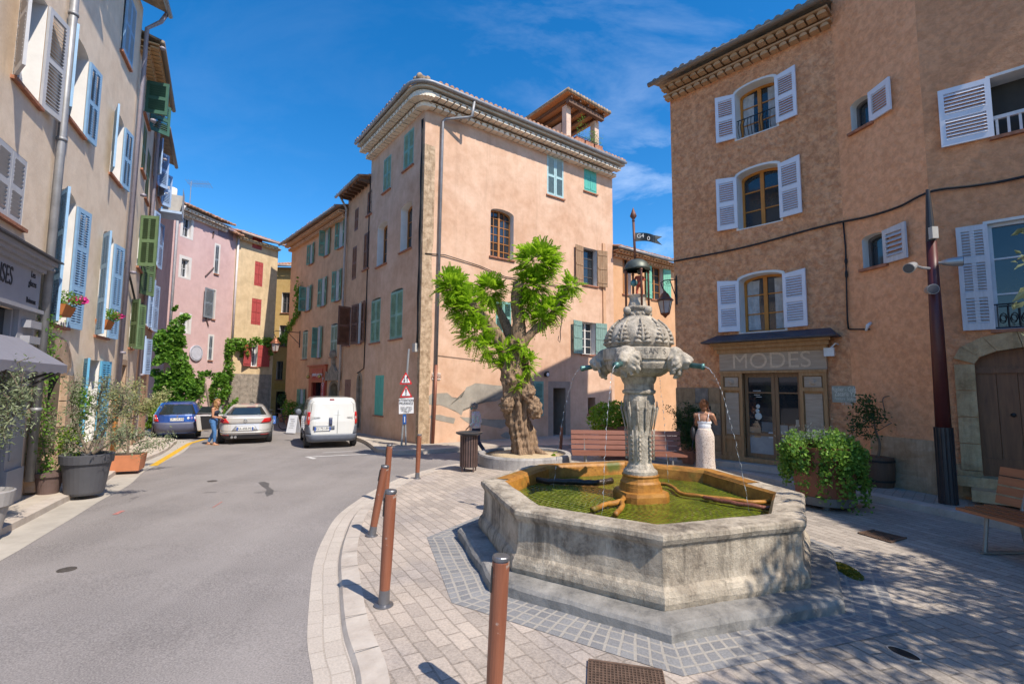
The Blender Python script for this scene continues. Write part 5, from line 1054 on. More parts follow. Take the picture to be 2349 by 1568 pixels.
# white parking marks
mb = MB()
def mark(mb, pts, w, dz=RD + .006): P = [Vector(gp(*p, dz=RD).xy) for p in pts]; strip(mb, offset(P, w / 2), offset(P, -w / 2), dz, dz)
mark(mb, [(702, 1048), (800, 1043), (885, 1040)], .1); mark(mb, [(703, 1047), (722, 1052)], .12); mark(mb, [(740, 1038), (870, 1031)], .06)
struct('white_marking', mb, simple('road_white', (.62, .6, .58), .7, 0, .25, 14))
mb = MB(); mark(mb, [(904, 1175 - 10), (906, 1168)], .04) if False else None
mark(mb, [(263, 1180), (282, 1171)], .07); mark(mb, [(30, 1206), (62, 1194)], .1, RD + .012); mark(mb, [(488, 1164), (510, 1150)], .02); struct('survey_mark', mb, simple('faded_pink_paint', (.42, .17, .15), .8, 0, .3, 30))
# cast-iron covers
MET = simple('cast_iron', (.09, .075, .065), .6, .3, .3, 20, .4)
def manhole(label, p, r, name='manhole_cover', flat=1.0):
    t = thing(name, label, 'manhole cover', p); mb = MB(); mb.lathe([(r * 1.12, .001), (r * 1.12, .006), (r, .008)], 24, p); mb.lathe([(r * .98, .004), (r * .6, .0045), (0.0001, .0045)], 24, p)
    obj('cover_ring', mb, MET, t); mb = MB()
    for a in range(6): q = Vector(p) + Vector((math.cos(a), math.sin(a), 0)) * r * .5; mb.box((q.x, q.y, p[2] + .008), (r * .35, r * .12, .006))
    obj('cover_rib', mb, simple('worn_iron', (.17, .15, .13), .5, .4), t)
p = gp(153, 1306, RD); manhole('larger round iron cover in the near asphalt', tuple(p), .075); p = gp(487, 1103, RD); manhole('small round iron cover in the middle of the road', tuple(p), .085)
def grate(label, quad, dz, nx, ny, name='drain_grate', cat='drain grate'):
    P = [gp(*q, dz=0) for q in quad]; c = sum(P, Vector()) / 4; t = thing(name, label, cat, tuple(c)); up_ = Vector((0, 0, dz)); mb = MB()
    mb.hexa([p for p in P], [p + up_ for p in P]); obj('frame', mb, simple('grate_shadow', (.03, .025, .02), .9), t); mb = MB()  # near-black slab paints the shade seen between the bars
    def Q(s, t_): return (P[0].lerp(P[1], s)).lerp(P[3].lerp(P[2], s), t_) + up_
    for i in range(nx + 1): s = i / nx; a, b_ = Q(s, 0), Q(s, 1); mb.tube([a + up_ * .4, b_ + up_ * .4], .006, 4)
    for i in range(ny + 1): s = i / ny; a, b_ = Q(0, s), Q(1, s); mb.tube([a + up_ * .5, b_ + up_ * .5], .006 if 0 < i < ny else .014, 4)
    obj('bars', mb, simple('rusty_grate', (.16, .10, .07), .7, .3, .3, 15), t)
grate('rusty square drain grate in the pavers at the bottom edge', [zF(748, 1365), zF(1165, 1425), zF(1200, 1600), zF(742, 1545)], .008, 20, 12)
grate('rusty drain grate in sunlit pavers right of the fountain', [zF(0, 0)] * 0 or [((690 / 2.8045 + 1900) * .9176, (515 / 2.8045 + 1150) * .9176), ((800 / 2.8045 + 1900) * .9176, (495 / 2.8045 + 1150) * .9176), ((1025 / 2.8045 + 1900) * .9176, (548 / 2.8045 + 1150) * .9176), ((915 / 2.8045 + 1900) * .9176, (580 / 2.8045 + 1150) * .9176)], .008, 10, 14)
p = gp(2073, 1499); t = thing('oval_drain', 'dark oval drain opening in the shaded pavers lower right', 'drain', tuple(p)); mb = MB(); mb.add([(p.x + .06 * math.cos(a) - .02 * math.sin(a), p.y + .095 * math.sin(a) - .013 * math.cos(a), p.z + .006) for a in np.linspace(0, 6.28, 21)[:-1]], [tuple(range(20))]); obj('opening', mb, DARK, t)
mb = MB(); mb.tube([(p.x + .065 * math.cos(a) - .02 * math.sin(a), p.y + .1 * math.sin(a) - .013 * math.cos(a), p.z + .003) for a in np.linspace(0, 6.28, 25)], .007, 4); obj('rim', mb, KST, t)
# moss beside the fountain step
q_ = gp(2118, 1468 / 1.0 * 1.0) if False else gp(1945, 1430 - 0)
c = gp((620 / 2.8045 + 1900) * .9176, (780 / 2.8045 + 1150) * .9176); P = []
for i in range(2600): a = rng.uniform(0, 6.28); r_ = math.sqrt(rng.uniform(0, 1)); P.append((c.x + r_ * (.10 * math.cos(a)) + .06 * r_ * math.sin(a), c.y + r_ * .28 * math.sin(a), gz(0, c.y) + .004 + .035 * (1 - r_) * rng.uniform(0, 1)))
o = leafcloud('moss', P, .022, leafmat('golden_moss', (.22, .16, .01), (.10, .13, .01), .1)); tag(o, kind='stuff')

mb = MB()
for k, (px_, dz_) in enumerate((([(592, 1106), (606, 1104), (618, 1108), (616, 1116), (628, 1124), (626, 1133), (612, 1138), (608, 1130), (612, 1122), (600, 1114)], .003),)):
    P = [gp(*q, dz=RD) for q in px_]; bm = bmesh.new(); fc = bm.faces.new([bm.verts.new((p.x, p.y, gz(0, p.y, RD + dz_))) for p in P]); bmesh.ops.triangulate(bm, faces=[fc]); bm.verts.index_update(); mb.add([v.co for v in bm.verts], [tuple(v.index for v in f.verts) for f in bm.faces]); bm.free()
struct('road_stain', mb, simple('oil_stain', (.10, .092, .088), .7, 0, .25, 6))

# ------------------------------------------------------------------ the fountain
FST = stonemat('fountain_stone', (.46, .385, .295), (.19, .155, .12), (.60, .515, .405), 3.0, .9, streaks=.75)
FST2 = stonemat('pale_carved_stone', (.50, .43, .34), (.22, .19, .155), (.66, .58, .475), 5.0, .9, streaks=.65)
STEP = stonemat('blue_grey_step_stone', (.27, .255, .235), (.125, .12, .115), (.36, .34, .315), 2.2, .7, streaks=.15)
def mineral(name, base):
    mt, ns, ls, b = newmat(name); co = ns.new('ShaderNodeTexCoord').outputs['Object']
    n = nnode(ns, ls, 'ShaderNodeTexNoise', co, Scale=5.0, Detail=8.0, Roughness=.7); n2 = nnode(ns, ls, 'ShaderNodeTexNoise', co, Scale=2.0, Detail=5.0)
    c = mixrgb(ns, ls, ramp(ns, ls, n.outputs['Fac'], .35, .65), (.22, .085, .012), (.46, .21, .035)); c = mixrgb(ns, ls, ramp(ns, ls, n2.outputs['Fac'], .56, .68), c, base)
    ls.new(c, b.inputs['Base Color']); b.inputs['Roughness'].default_value = .55
    bp = ns.new('ShaderNodeBump'); bp.inputs['Strength'].default_value = .6; bp.inputs['Distance'].default_value = .02; ls.new(n.outputs['Fac'], bp.inputs['Height']); ls.new(bp.outputs[0], b.inputs['Normal']); return mt
ORA = mineral('orange_mineral_crust', (.10, .11, .015)); ORB = mineral('orange_brown_crust', (.10, .055, .03))
MOSS = simple('wet_dark_moss', (.05, .065, .012), .6, 0, .5, 8, .5, 60)
RIM = .66; WL = RIM - .17
fo = thing('fountain', 'old octagonal stone fountain with carved lion heads and mossy green water', 'fountain', (OC.x, OC.y, gz(*OC)))
def octring(d, z, k=10, wob=.0, seed=0):
    P = dens(closedl(octoff(d)), k)[:-1]; out = []
    for p in P:
        q = Vector((p.x, p.y, z)); nn = (p - OC).normalized(); w = wob * noise.noise(q * 2.3 + Vector((seed, 0, 0))) + wob * .5 * noise.noise(q * 7); out.append(Vector((p.x + nn.x * w, p.y + nn.y * w, z + wob * .5 * noise.noise(q * 3.1 + Vector((5, seed, 0))))))
    return out
def loftrings(mb, rings, close=True):
    n = len(rings[0]); b = len(mb.v); mb.v += [tuple(v) for r in rings for v in r]
    for j in range(len(rings) - 1):
        for i in range(n): mb.f.append((b + j * n + i, b + j * n + (i + 1) % n, b + (j + 1) * n + (i + 1) % n, b + (j + 1) * n + i)); mb.m.append(mb.mi)
mb = MB(); loftrings(mb, [octring(.28, -.12, 8, .025), octring(.275, .02, 8, .03), octring(.25, .05, 8, .025), octring(.21, .062, 8, .02), octring(-.2, .075, 8, .01)]); obj('step', mb, STEP, fo, 50)
gb_ = .05
prof = [(.0, gb_ - .03), (.025, gb_ + .02), (.038, gb_ + .07), (.034, gb_ + .12), (.018, gb_ + .16), (-.008, gb_ + .19), (-.02, gb_ + .25), (-.025, RIM - .13), (-.018, RIM - .11), (.0, RIM - .09), (.018, RIM - .05), (.012, RIM - .014), (-.015, RIM)]
mb = MB(); loftrings(mb, [octring(d, z, 14, .012, 3) for d, z in prof] + [octring(-.15, RIM + .004, 14, .008, 3), octring(-.27, RIM - .004, 14, .01, 3)]); bas = obj('basin', mb, FST, fo, 40)
mb = MB(); rings = [octring(-.27, RIM - .004, 14, .01, 3), octring(-.30, RIM - .03, 14, .01, 3), octring(-.31, RIM - .14, 14, .012, 4), octring(-.33, .2, 14, .01, 5)]; n = len(rings[0]); loftrings(mb, rings)
# far and right inside faces carry the orange crust, the near ones damp stone
mb.m = [0 if (math.atan2(rings[0][f[0] % n].y - OC.y, rings[0][f[0] % n].x - OC.x) > -.55 or math.atan2(rings[0][f[0] % n].y - OC.y, rings[0][f[0] % n].x - OC.x) < -3.3) else 1 for f in mb.f]
obj('basin_inside', mb, [ORA, simple('damp_green_stone', (.10, .095, .05), .5, 0, .4, 5, .4)], fo, 40, fixn=False)
mb = MB(); R_ = [octring(-.10, RIM + .003, 14, .0), octring(-.12, RIM + .012, 14, .008, 1), octring(-.27, RIM + .008, 14, .012, 3), octring(-.29, RIM - .02, 14, .01, 3)]; n = len(R_[0]); b_ = 0; tmp = MB(); loftrings(tmp, R_)
ang = [math.atan2(R_[0][i].y - OC.y, R_[0][i].x - OC.x) for i in range(n)]
tmp.f = [f for f in tmp.f if .05 < (ang[f[0] % n] + .0) < 2.95]; tmp.m = [0] * len(tmp.f); obj('rim_crust', tmp, ORA, fo, 50, fixn=False)
mb = MB(); mb.add([(*p, gz(0, OC.y) * 0 + .22) for p in octoff(-.3)], [tuple(range(8))]); obj('basin_floor', mb, MOSS, fo)
wm, ns, ls, b = newmat('green_water'); co = ns.new('ShaderNodeTexCoord').outputs['Object']
n = nnode(ns, ls, 'ShaderNodeTexNoise', co, Scale=3.0, Detail=7.0, Roughness=.65); ls.new(mixrgb(ns, ls, ramp(ns, ls, n.outputs['Fac'], .3, .7), (.035, .055, .004), (.17, .20, .016)), b.inputs['Base Color']); b.inputs['Roughness'].default_value = .04; b.inputs['IOR'].default_value = 1.33; b.inputs['Specular IOR Level'].default_value = .6
acc = None
for (cx, cy, s) in ((-.95, -.25, 9), (1.05, .55, 9), (-.2, -1.2, 9), (.75, -.6, 8)):
    m_ = ns.new('ShaderNodeMapping'); m_.inputs['Location'].default_value = (-cx, -cy, 0); ls.new(co, m_.inputs['Vector'])
    w_ = ns.new('ShaderNodeTexWave'); w_.wave_type = 'RINGS'; w_.rings_direction = 'Z'; w_.inputs['Scale'].default_value = s * .55; w_.inputs['Distortion'].default_value = 2.0; w_.inputs['Detail'].default_value = 2; w_.inputs['Detail Scale'].default_value = 1.5; ls.new(m_.outputs[0], w_.inputs['Vector'])
    if acc is None: acc = w_.outputs['Fac']
    else: a_ = ns.new('ShaderNodeMath'); a_.operation = 'ADD'; ls.new(acc, a_.inputs[0]); ls.new(w_.outputs['Fac'], a_.inputs[1]); acc = a_.outputs[0]
bp = ns.new('ShaderNodeBump'); bp.inputs['Strength'].default_value = .45; bp.inputs['Distance'].default_value = .03; ls.new(acc, bp.inputs['Height']); ls.new(bp.outputs[0], b.inputs['Normal'])
mb = MB(); mb.add([(p.x - OC.x, p.y - OC.y, 0) for p in octoff(-.3)], [tuple(range(8))]); wo = obj('water', mb, wm); wo.location = (OC.x, OC.y, WL); tag(wo, kind='structure')
# pillar
PA = R(-104 + 26)                      # direction of the right-hand pillar face
def sq(mb, secs, n=4, rot=PA, bul=0, mat=None, sub=6):
    rings = []
    for (h, z, rd) in secs:
        h *= .79               # half width, height, corner rounding
        r = []
        for k in range(4):
            for i in range(sub):
                t = -1 + 2 * i / sub; x, y = h, t * h
                if rd: l = math.hypot(x, y); mxr = h * (1 + rd); x, y = (x * mxr / l, y * mxr / l) if l > mxr else (x, y)
                a = rot + k * math.pi / 2; q = Vector((OC.x + x * math.cos(a) - y * math.sin(a), OC.y + x * math.sin(a) + y * math.cos(a), z)); w = .008 * noise.noise(q * 6); r.append(q + Vector((q.x - OC.x, q.y - OC.y, 0)).normalized() * w)
        rings.append(r)
    loftrings(mb, rings); b = len(mb.v); m_ = len(rings[0]); mb.add(rings[-1], [tuple(range(m_))])
mb = MB(); sq(mb, [(.36, .22, .2), (.36, .56, .2), (.345, .60, .2), (.29, .605, .15), (.285, .66, .15)]); obj('pillar_foot', mb, ORA, fo, 50)
mb = MB(); sq(mb, [(.285, .661, .1), (.285, .70, .1), (.26, .725, .1), (.25, .76, .1), (.265, .785, .1), (.255, .80, .1)]); obj('pillar_base', mb, ORB, fo, 50)
mb = MB(); sq(mb, [(.255, .801, .05), (.25, .84, .05), (.205, .87, .05), (.195, .90, .02), (.175, .93, .02), (.172, 1.0, .02), (.175, 1.25, .03), (.185, 1.40, .05), (.208, 1.52, .08), (.224, 1.62, .1), (.226, 1.70, .1), (.212, 1.76, .1), (.215, 1.775, .05), (.245, 1.79, .05), (.25, 1.82, .05), (.225, 1.835, .02), (.222, 1.90, .02), (.25, 1.935, .02), (.268, 1.97, .02), (.27, 2.0, .02)], sub=8); obj('pillar', mb, FST2, fo, 40)
mb = MB()                                    # carved panels and leaf scrolls on the pillar faces
for k in range(4):
    a = PA + k * math.pi / 2; n3 = Vector((math.cos(a), math.sin(a), 0)); t3 = Vector((-math.sin(a), math.cos(a), 0)); c = Vector((OC.x, OC.y, 0))
    def q(x, z, o=0.0): h = float(np.interp(z, [.93, 1.25, 1.4, 1.52, 1.62, 1.7], [.138, .138, .146, .164, .177, .179])); return c + n3 * (h + o) + t3 * x + Vector((0, 0, z))
    for x in (-.105, .105): mb.tube([q(x, .97 + .0, .002), q(x, 1.2, .002), q(x * 1.05, 1.34, .003)], .006, 5)
    for i in range(6): mb.ell(q(-.068, .99 + i * .055, .006), (.016, .012, .02), n=6, mm=4); mb.ell(q(.068, .99 + i * .055, .006), (.02, .02, .024), n=6, mm=4)
    for x in (-.1, .0, .1):
        mb.tube([q(x * .8, 1.33, .006), q(x, 1.45, .008), q(x * 1.15, 1.58, .012), q(x * 1.1, 1.69, .006)], [.006, .011, .013, .006], 6)
        mb.ell(q(x * 1.1, 1.6, .014), (.02, .016, .03), n=6, mm=5)
obj('pillar_carving', mb, FST2, fo, True)
mb = MB(); mb.lathe([(.20, 1.99), (.27, 2.0), (.33, 2.035), (.385, 2.09), (.41, 2.15), (.412, 2.19), (.435, 2.20), (.44, 2.235), (.44, 2.335), (.425, 2.345), (.38, 2.35)], 48, (OC.x, OC.y, 0), fn=lambda a, z, r: 1 + (.018 * abs(math.sin(a * 14)) if 2.03 < z < 2.18 else 0) + .006 * noise.noise(Vector((a * 3, z * 6, 1)))); obj('bowl', mb, FST2, fo, 40)
lf = Face((OC.x - .0, OC.y - .442), (1, 0))
TXT = simple('carved_letters', (.12, .11, .10), .9)
for i, ch in enumerate('LAN S'):
    a = R(-93 + i * 8); nn = Vector((math.cos(a), math.sin(a))); fcl = Face((OC.x + nn.x * .437, OC.y + nn.y * .437), (-nn.y, nn.x), n=nn)
    if -95 < math.degrees(a) < -58: text3('carved_lettering', ch, fcl, 0, 2.285, .095, TXT, fo, .001, ext=.003)
# dome with acanthus leaves
mb = MB(); NB = 64
def dome(a, z, r): return 1 + .018 * math.sin(a * 16 + 6 * (z - 2.4)) * (1 if 2.37 < z < 2.68 else .3) + .025 * noise.noise(Vector((math.cos(a) * 7, math.sin(a) * 7, z * 9)))
mb.lathe([(.38, 2.352), (.395, 2.37), (.405, 2.42), (.40, 2.48), (.375, 2.55), (.33, 2.62), (.27, 2.68), (.21, 2.725), (.165, 2.76), (.15, 2.80), (.155, 2.83), (.175, 2.845), (.178, 2.87), (.165, 2.88), (.13, 2.885)], NB, (OC.x, OC.y, 0), fn=dome); obj('dome', mb, FST2, fo, True)
mb = MB()
for k in range(10):
    a0 = 2 * math.pi * k / 10 + .2
    for s in (-1, 1):
        for j in range(5):
            z = 2.40 + j * .05; rad = float(np.interp(z, [2.37, 2.42, 2.48, 2.55, 2.62, 2.68], [.395, .405, .40, .375, .33, .27])); da = s * (.03 + .05 * (4 - j) * .9 + .04); P = []
            for t in (0, .5, 1): zz = z + .06 * t - .03 * t * t; rr_ = float(np.interp(zz, [2.37, 2.42, 2.48, 2.55, 2.62, 2.68, 2.75], [.395, .405, .40, .375, .33, .27, .18])) + .012; aa = a0 + s * .02 + da * t; P.append((OC.x + rr_ * math.cos(aa), OC.y + rr_ * math.sin(aa), zz - .02 * t))
            mb.tube(P, [.012, .026, .006], 6)
    mb.tube([(OC.x + r_ * math.cos(a0), OC.y + r_ * math.sin(a0), z) for r_, z in ((.41, 2.39), (.418, 2.46), (.39, 2.55), (.34, 2.63), (.25, 2.71))], [.016, .02, .018, .014, .01], 6)
for k in range(4):
    a = R(-104 + 45 + 90 * k); mb.ell((OC.x + .175 * math.cos(a), OC.y + .175 * math.sin(a), 2.82), (.055, .055, .05), n=8)
for k in range(14):
    for j in range(3): a = 2 * math.pi * (k + .5 * j) / 14; r_ = (.155, .15, .17)[j]; mb.ell((OC.x + r_ * math.cos(a), OC.y + r_ * math.sin(a), 2.78 - j * .035), (.03, .03, .03), n=6, mm=4)
obj('dome_carving', mb, FST2, fo, True)
mb = MB(); mb.lathe([(.12, 2.88), (.115, 2.92), (.10, 2.96), (.10, 3.0), (.125, 3.03), (.11, 3.035), (.0001, 3.03)], 20, (OC.x, OC.y, 0)); obj('neck', mb, FST2, fo, 40)
# lion heads with spouts and water
VERD = simple('verdigris_bronze', (.10, .21, .20), .45, .5, .35, 14)
jm, ns, ls, b = newmat('water_drops'); b.inputs['Base Color'].default_value = (.75, .8, .85, 1); b.inputs['Roughness'].default_value = .05; b.inputs['Transmission Weight'].default_value = .6; b.inputs['IOR'].default_value = 1.33
for k, deg in enumerate((-123, -33, 57, 147)):
    a = R(deg); n3 = Vector((math.cos(a), math.sin(a), 0)); t3 = Vector((-math.sin(a), math.cos(a), 0)); zz = Vector((0, 0, 1)); c = Vector((OC.x, OC.y, 0)) + n3 * .47 + zz * 2.19; ax = (t3, n3, zz)
    L = lambda x, y, z: c + t3 * x * .88 + n3 * y * .92 + zz * z * .88
    mb = MB(); mb.ell(L(0, -.02, .0), (.15, .13, .17), ax, 14, 10); mb.ell(L(0, .09, -.0), (.085, .085, .095), ax, 12, 8); mb.ell(L(0, .13, -.02), (.055, .075, .05), ax); mb.ell(L(0, .2, .0), (.03, .022, .02), ax); mb.tube([L(0, .08, .09), L(0, .15, .05), L(0, .2, .015)], [.03, .026, .022], 6)
    for s in (-1, 1):
        mb.ell(L(s * .04, .14, -.03), (.045, .05, .035), ax); mb.ell(L(s * .05, .09, .07), (.045, .03, .018), ax); mb.ell(L(s * .05, .10, .045), (.018, .015, .014), ax); mb.ell(L(s * .075, .06, .0), (.04, .04, .05), ax); mb.ell(L(s * .1, .0, .12), (.035, .03, .04), ax)
        mb.tube([L(s * .015, .165, -.07), L(s * .05, .13, -.085)], [.02, .015], 6)
    mb.ell(L(0, .12, -.105), (.04, .045, .025), ax)
    for i in range(34):
        an = rng.uniform(0, 2 * math.pi); r1_ = rng.uniform(.10, .17); y_ = .06 - .9 * (r1_ - .1) * 1.6 + rng.uniform(-.02, .02)
        if math.sin(an) > .2 and r1_ < .12: continue
        p0 = L(r1_ * math.cos(an), y_, r1_ * 1.1 * math.sin(an) - .015); mb.tube([p0 + n3 * .02, p0 + t3 * .035 * math.cos(an) + zz * .035 * math.sin(an) - zz * .02, p0 + t3 * .05 * math.cos(an) - zz * .055 - n3 * .02], [.022, .026, .01], 5)
    lo_ = obj('lion_head', mb, FST2, fo, True); rm = lo_.modifiers.new('m', 'REMESH'); rm.mode = 'VOXEL'; rm.voxel_size = .011; rm.use_smooth_shade = True
    s0, s1 = L(0, .12, -.06), L(0, .35, -.095); mb = MB(); mb.tube([s0, s0.lerp(s1, .85), s0.lerp(s1, .86), s1], [.03, .033, .04, .04], 12); mb.tube([s1 + n3 * .001, s1 + n3 * .004], [.028, .028], 10); obj('spout', mb, VERD, lo_, True)
    mb = MB(); P = []
    v0 = .75
    tt = np.linspace(0, math.sqrt(2 * (s1.z - WL) / 9.81), 70)
    mb.tube([s1 + n3 * (v0 * t) - zz * (4.9 * t * t) + Vector(rng.normal(size=3) * .005 * min(1, i / 20)) for i, t in enumerate(tt)], [.006 - .0002 * i if i < 16 else (.0008 if i % 3 else rng.uniform(.003, .0065)) for i in range(70)], 6)
    obj('water_jet', mb, jm, fo, True)
# bronze canopy on four rods, painted figure, pole and pennant
BRZ = simple('dark_bronze', (.09, .10, .085), .5, .5, .35, 10); RUSTP = simple('rusty_pole', (.16, .07, .05), .6, .3, .2)
mb = MB()
for k in range(4):
    a = R(-104 + 20 + 90 * k); x, y = OC.x + .15 * math.cos(a), OC.y + .15 * math.sin(a); mb.tube([(x, y, 2.86), (x, y, 3.33), (OC.x + .13 * math.cos(a), OC.y + .13 * math.sin(a), 3.40)], .014, 6); mb.ell((x, y, 3.34), .022, n=6, mm=5)
obj('canopy_rod', mb, RUSTP, fo, True)
mb = MB(); mb.lathe([(.17, 3.36), (.165, 3.385), (.155, 3.42), (.13, 3.46), (.09, 3.49), (.04, 3.505), (.0001, 3.51)], 20, (OC.x, OC.y, 0)); mb.lathe([(.17, 3.36), (.14, 3.37), (.12, 3.42), (.0001, 3.46)], 20, (OC.x, OC.y, 0)); obj('canopy', mb, BRZ, fo, True)
mb = MB(); f0 = Vector((OC.x + .03, OC.y, 3.03)); FR = simple('faded_red_tunic', (.35, .06, .03), .6, 0, .3, 20)
for s in (-1, 1): mb.tube([f0 + Vector((.035 * s, 0, 0)), f0 + Vector((.03 * s, -.01 * s, .07)), f0 + Vector((.02 * s, 0, .15))], [.014, .017, .022], 6); mb.ell(f0 + Vector((.04 * s, -.02, .005)), (.016, .03, .012))
mb.tube([f0 + Vector((0, 0, .14)), f0 + Vector((0, 0, .2)), f0 + Vector((0, 0, .26))], [.035, .032, .04], 8); mb.tube([f0 + Vector((.04, 0, .25)), f0 + Vector((.06, -.03, .2)), f0 + Vector((.02, -.07, .19))], [.016, .014, .01], 6); mb.tube([f0 + Vector((-.04, 0, .25)), f0 + Vector((-.07, -.02, .19)), f0 + Vector((-.08, -.06, .16))], [.016, .014, .01], 6)
st = obj('figure', mb, FR, fo, True); st.modifiers.new('m', 'REMESH').voxel_size = .008
mb = MB(); mb.ell(f0 + Vector((0, 0, .31)), (.03, .032, .036)); mb.ell(f0 + Vector((0, 0, .335)), (.034, .036, .022)); obj('figure_head', mb, BRZ, st, True)
mb = MB(); mb.tube([f0 + Vector((-.09, -.07, .15)), f0 + Vector((-.09, -.08, .15))], [.045, .045], 14); obj('figure_shield', mb, VERD, st, True)
mb = MB(); mb.tube([(OC.x - .02, OC.y, 3.5), (OC.x - .035, OC.y, 4.0)], .016, 6); mb.lathe([(.0001, 0), (.022, .01), (.014, .03), (.02, .045), (.045, .08), (.03, .12), (.0001, .2)], 10, (OC.x - .035, OC.y, 4.0)); obj('flag_pole', mb, RUSTP, fo, True)
FLG = simple('blackened_flag', (.05, .055, .055), .45, .3, .3, 20); pd = Vector((.97, -.24, 0)); mb = MB(); p0 = Vector((OC.x - .02, OC.y, 3.78))
def flg(s, t): n_ = Vector((.24, .97, 0)); return p0 + pd * (.34 * s) + Vector((0, 0, (t - .5) * (.115 - .02 * s) + .03 * math.sin(s * 5.5) * .7 - .05 * s + .02)) + n_ * .03 * math.sin(s * 7) 
mb.grid(lambda s, t: flg(s * .72, t), 12, 4); 
a = [flg(.72, 1), flg(1.0, 1.05), flg(.80, .5)]; mb.poly(*a); mb.poly(flg(.72, 1), flg(.80, .5), flg(.72, .5)); mb.poly(flg(.72, .5), flg(.80, .5), flg(1.0, -.1)); mb.poly(flg(.72, .5), flg(1., -.1), flg(.72, 0))
fgo = obj('pennant', mb, FLG, fo, fixn=False); fgo.modifiers.new('s', 'SOLIDIFY').thickness = .004
ff = Face((p0.x, p0.y), (pd.x, pd.y)); 
text3('pennant_lettering', 'G4', ff, .07, 3.80, .075, WHITE, fo, .034, ext=.001); text3('pennant_lettering', '00', ff, .19, 3.765, .075, WHITE, fo, .02, ext=.001)
# crusted water channels from the pillar foot to the rim
def chan(pts, r, mat): 
    P = catmull([Vector(p) for p in pts], 6); mb = MB(); mb.tube([p + Vector((0, 0, .01 * noise.noise(p * 9))) for p in P], [r * (1 + .25 * noise.noise(p * 11)) for p in P], 8); obj('water_channel', mb, mat, fo, True)
def wp(x, y, dz=.05): r = gp(*zF(x, y), dz=WL + dz + 0.078); return Vector((r.x, r.y, WL + dz))
for (L_, m_, r_) in (([(880, 345), (780, 355), (650, 350), (500, 345), (375, 320)], simple('dark_wet_crust', (.035, .02, .013), .4, 0, .4, 8, .5), .04), ([(1000, 370), (960, 420), (930, 455), (850, 470), (770, 500)], ORA, .032), ([(930, 455), (940, 480), (900, 525)], ORA, .028),
                     ([(1150, 360), (1220, 375), (1270, 410), (1400, 430), (1550, 445), (1700, 460), (1830, 440)], ORA, .024), ([(1400, 432), (1500, 452), (1650, 475), (1790, 488), (1835, 470)], simple('red_brown_crust', (.20, .07, .04), .4, 0, .4, 8, .5), .026), ([(1130, 300), (1170, 310), (1215, 280)], ORB, .04)):
    chan([wp(*p, .05) for p in L_], r_, m_)
mb = MB(); c = wp(985, 400, .05); mb.ell((c.x + .1, c.y, WL + .01), (.15, .12, .08)); obj('crust_mound', mb, ORA, fo, True)
mb = MB(); c = wp(1080, 425, .0); mb.ell((c.x, c.y, WL), (.18, .12, .08)); obj('moss_cushion', mb, MOSS, fo, True)

# ------------------------------------------------------------------ bollards
BOL = wood('varnished_red_brown', (.19, .062, .032), (.27, .098, .052), .42, (9, 9, .8), 3, .08, chips=(.33, .24, .2)); STL = simple('brushed_steel', (.20, .20, .215), .4, .7, .15)
bt = thing('bollard', 'foreground red brown bollard cut off by the bottom of the photo', 'bollard', (0, 0, 0), group='red brown bollards along the kerb')
mb = MB(); mb.lathe([(.045, .13), (.049, .3), (.052, .6), (.052, .97), (.051, .975)], 20); obj('post', mb, BOL, bt, 40)
mb = MB(); mb.lathe([(.085, .0), (.085, .012), (.05, .02), (.046, .13), (.046, .14)], 20); obj('foot', mb, STL, bt, 40)
mb = MB(); mb.lathe([(.046, .975), (.046, .985), (.053, .987), (.053, 1.005), (.048, 1.012), (.0001, 1.014)], 20); obj('cap', mb, STL, bt, 40)
mb = MB(); mb.box((-.05, -.012, .86), (.01, .035, .16)); obj('reflector_strip', mb, simple('black_plate', (.02, .02, .022), .4), bt)
spots = [((1130, 1640), (1150, 1272), 'foreground red brown bollard cut off by the bottom of the photo'), ((880, 1388), (897, 1122), 'upright bollard on the kerb with its whole shadow across the curb'), ((853, 1228), (884, 1066), 'bollard leaning to the right just behind the upright one on the kerb'),
         ((884, 1146), (894, 1018), 'slim upright bollard behind the leaning bollard on the kerb'), ((957, 1097), (962, 995), 'bollard on the kerb in front of the traffic sign post'), ((1286, 1040), (1288, 977), 'lone bollard behind the pollarded tree planter')]
for i, (bpx, tpx, lb_) in enumerate(spots):
    o = bt if i == 0 else copy_tree(bt); p = gp(*bpx); d = p.y; tp = at(*tpx, d); o.location = p; v = (tp - p); h = v.length
    o.rotation_euler = (0, math.atan2(v.x, v.z), 0); o.scale = (1, 1, h / 1.014); o['label'] = lb_

# ------------------------------------------------------------------ benches
BW = wood('red_bench_slats', (.20, .075, .045), (.29, .12, .075), .5, (.7, 6, 6), 3, .1); BW2 = wood('orange_bench_slats', (.26, .085, .035), (.36, .13, .055), .4, (.7, 6, 6), 3, .1)
def bench(label, loc, rz, L, wm_):
    t = thing('bench', label, 'bench', loc, rz); seat = MB(); back = MB()
    for i in range(4): seat.box((0, -.22 + i * .125, .44 + .012 * i), (L, .11, .035))
    for i in range(4): z = .56 + i * .115; back.box((0, .27 + i * .028, z), (L, .03, .10), ((1, 0, 0), Vector((0, .97, -.24)), Vector((0, .24, .97))))
    obj('seat', seat, wm_, t, local=True); obj('backrest', back, wm_, t, local=True)
    for s in (-1, 1):
        mb = MB(); x = s * (L / 2 - .32)
        mb.tube([(x, -.26, .0), (x, -.2, .42), (x, .24, .46), (x, .38, .95)], .022, 6); mb.tube([(x, .28, .0), (x, .2, .44)], .022, 6); mb.box((x, 0, .01), (.06, .62, .02)); obj('leg', mb, simple('galvanised_steel', (.27, .26, .24), .5, .4), t, local=True)
    return t
pa, pb = gp(1332, 1072), gp(1575, 1078); c = (pa + pb) / 2; bench('red slatted bench behind the fountain with its back to the street', (2.75, 11.75, gz(0, 11.75)), R(-4), 2.62, BW)
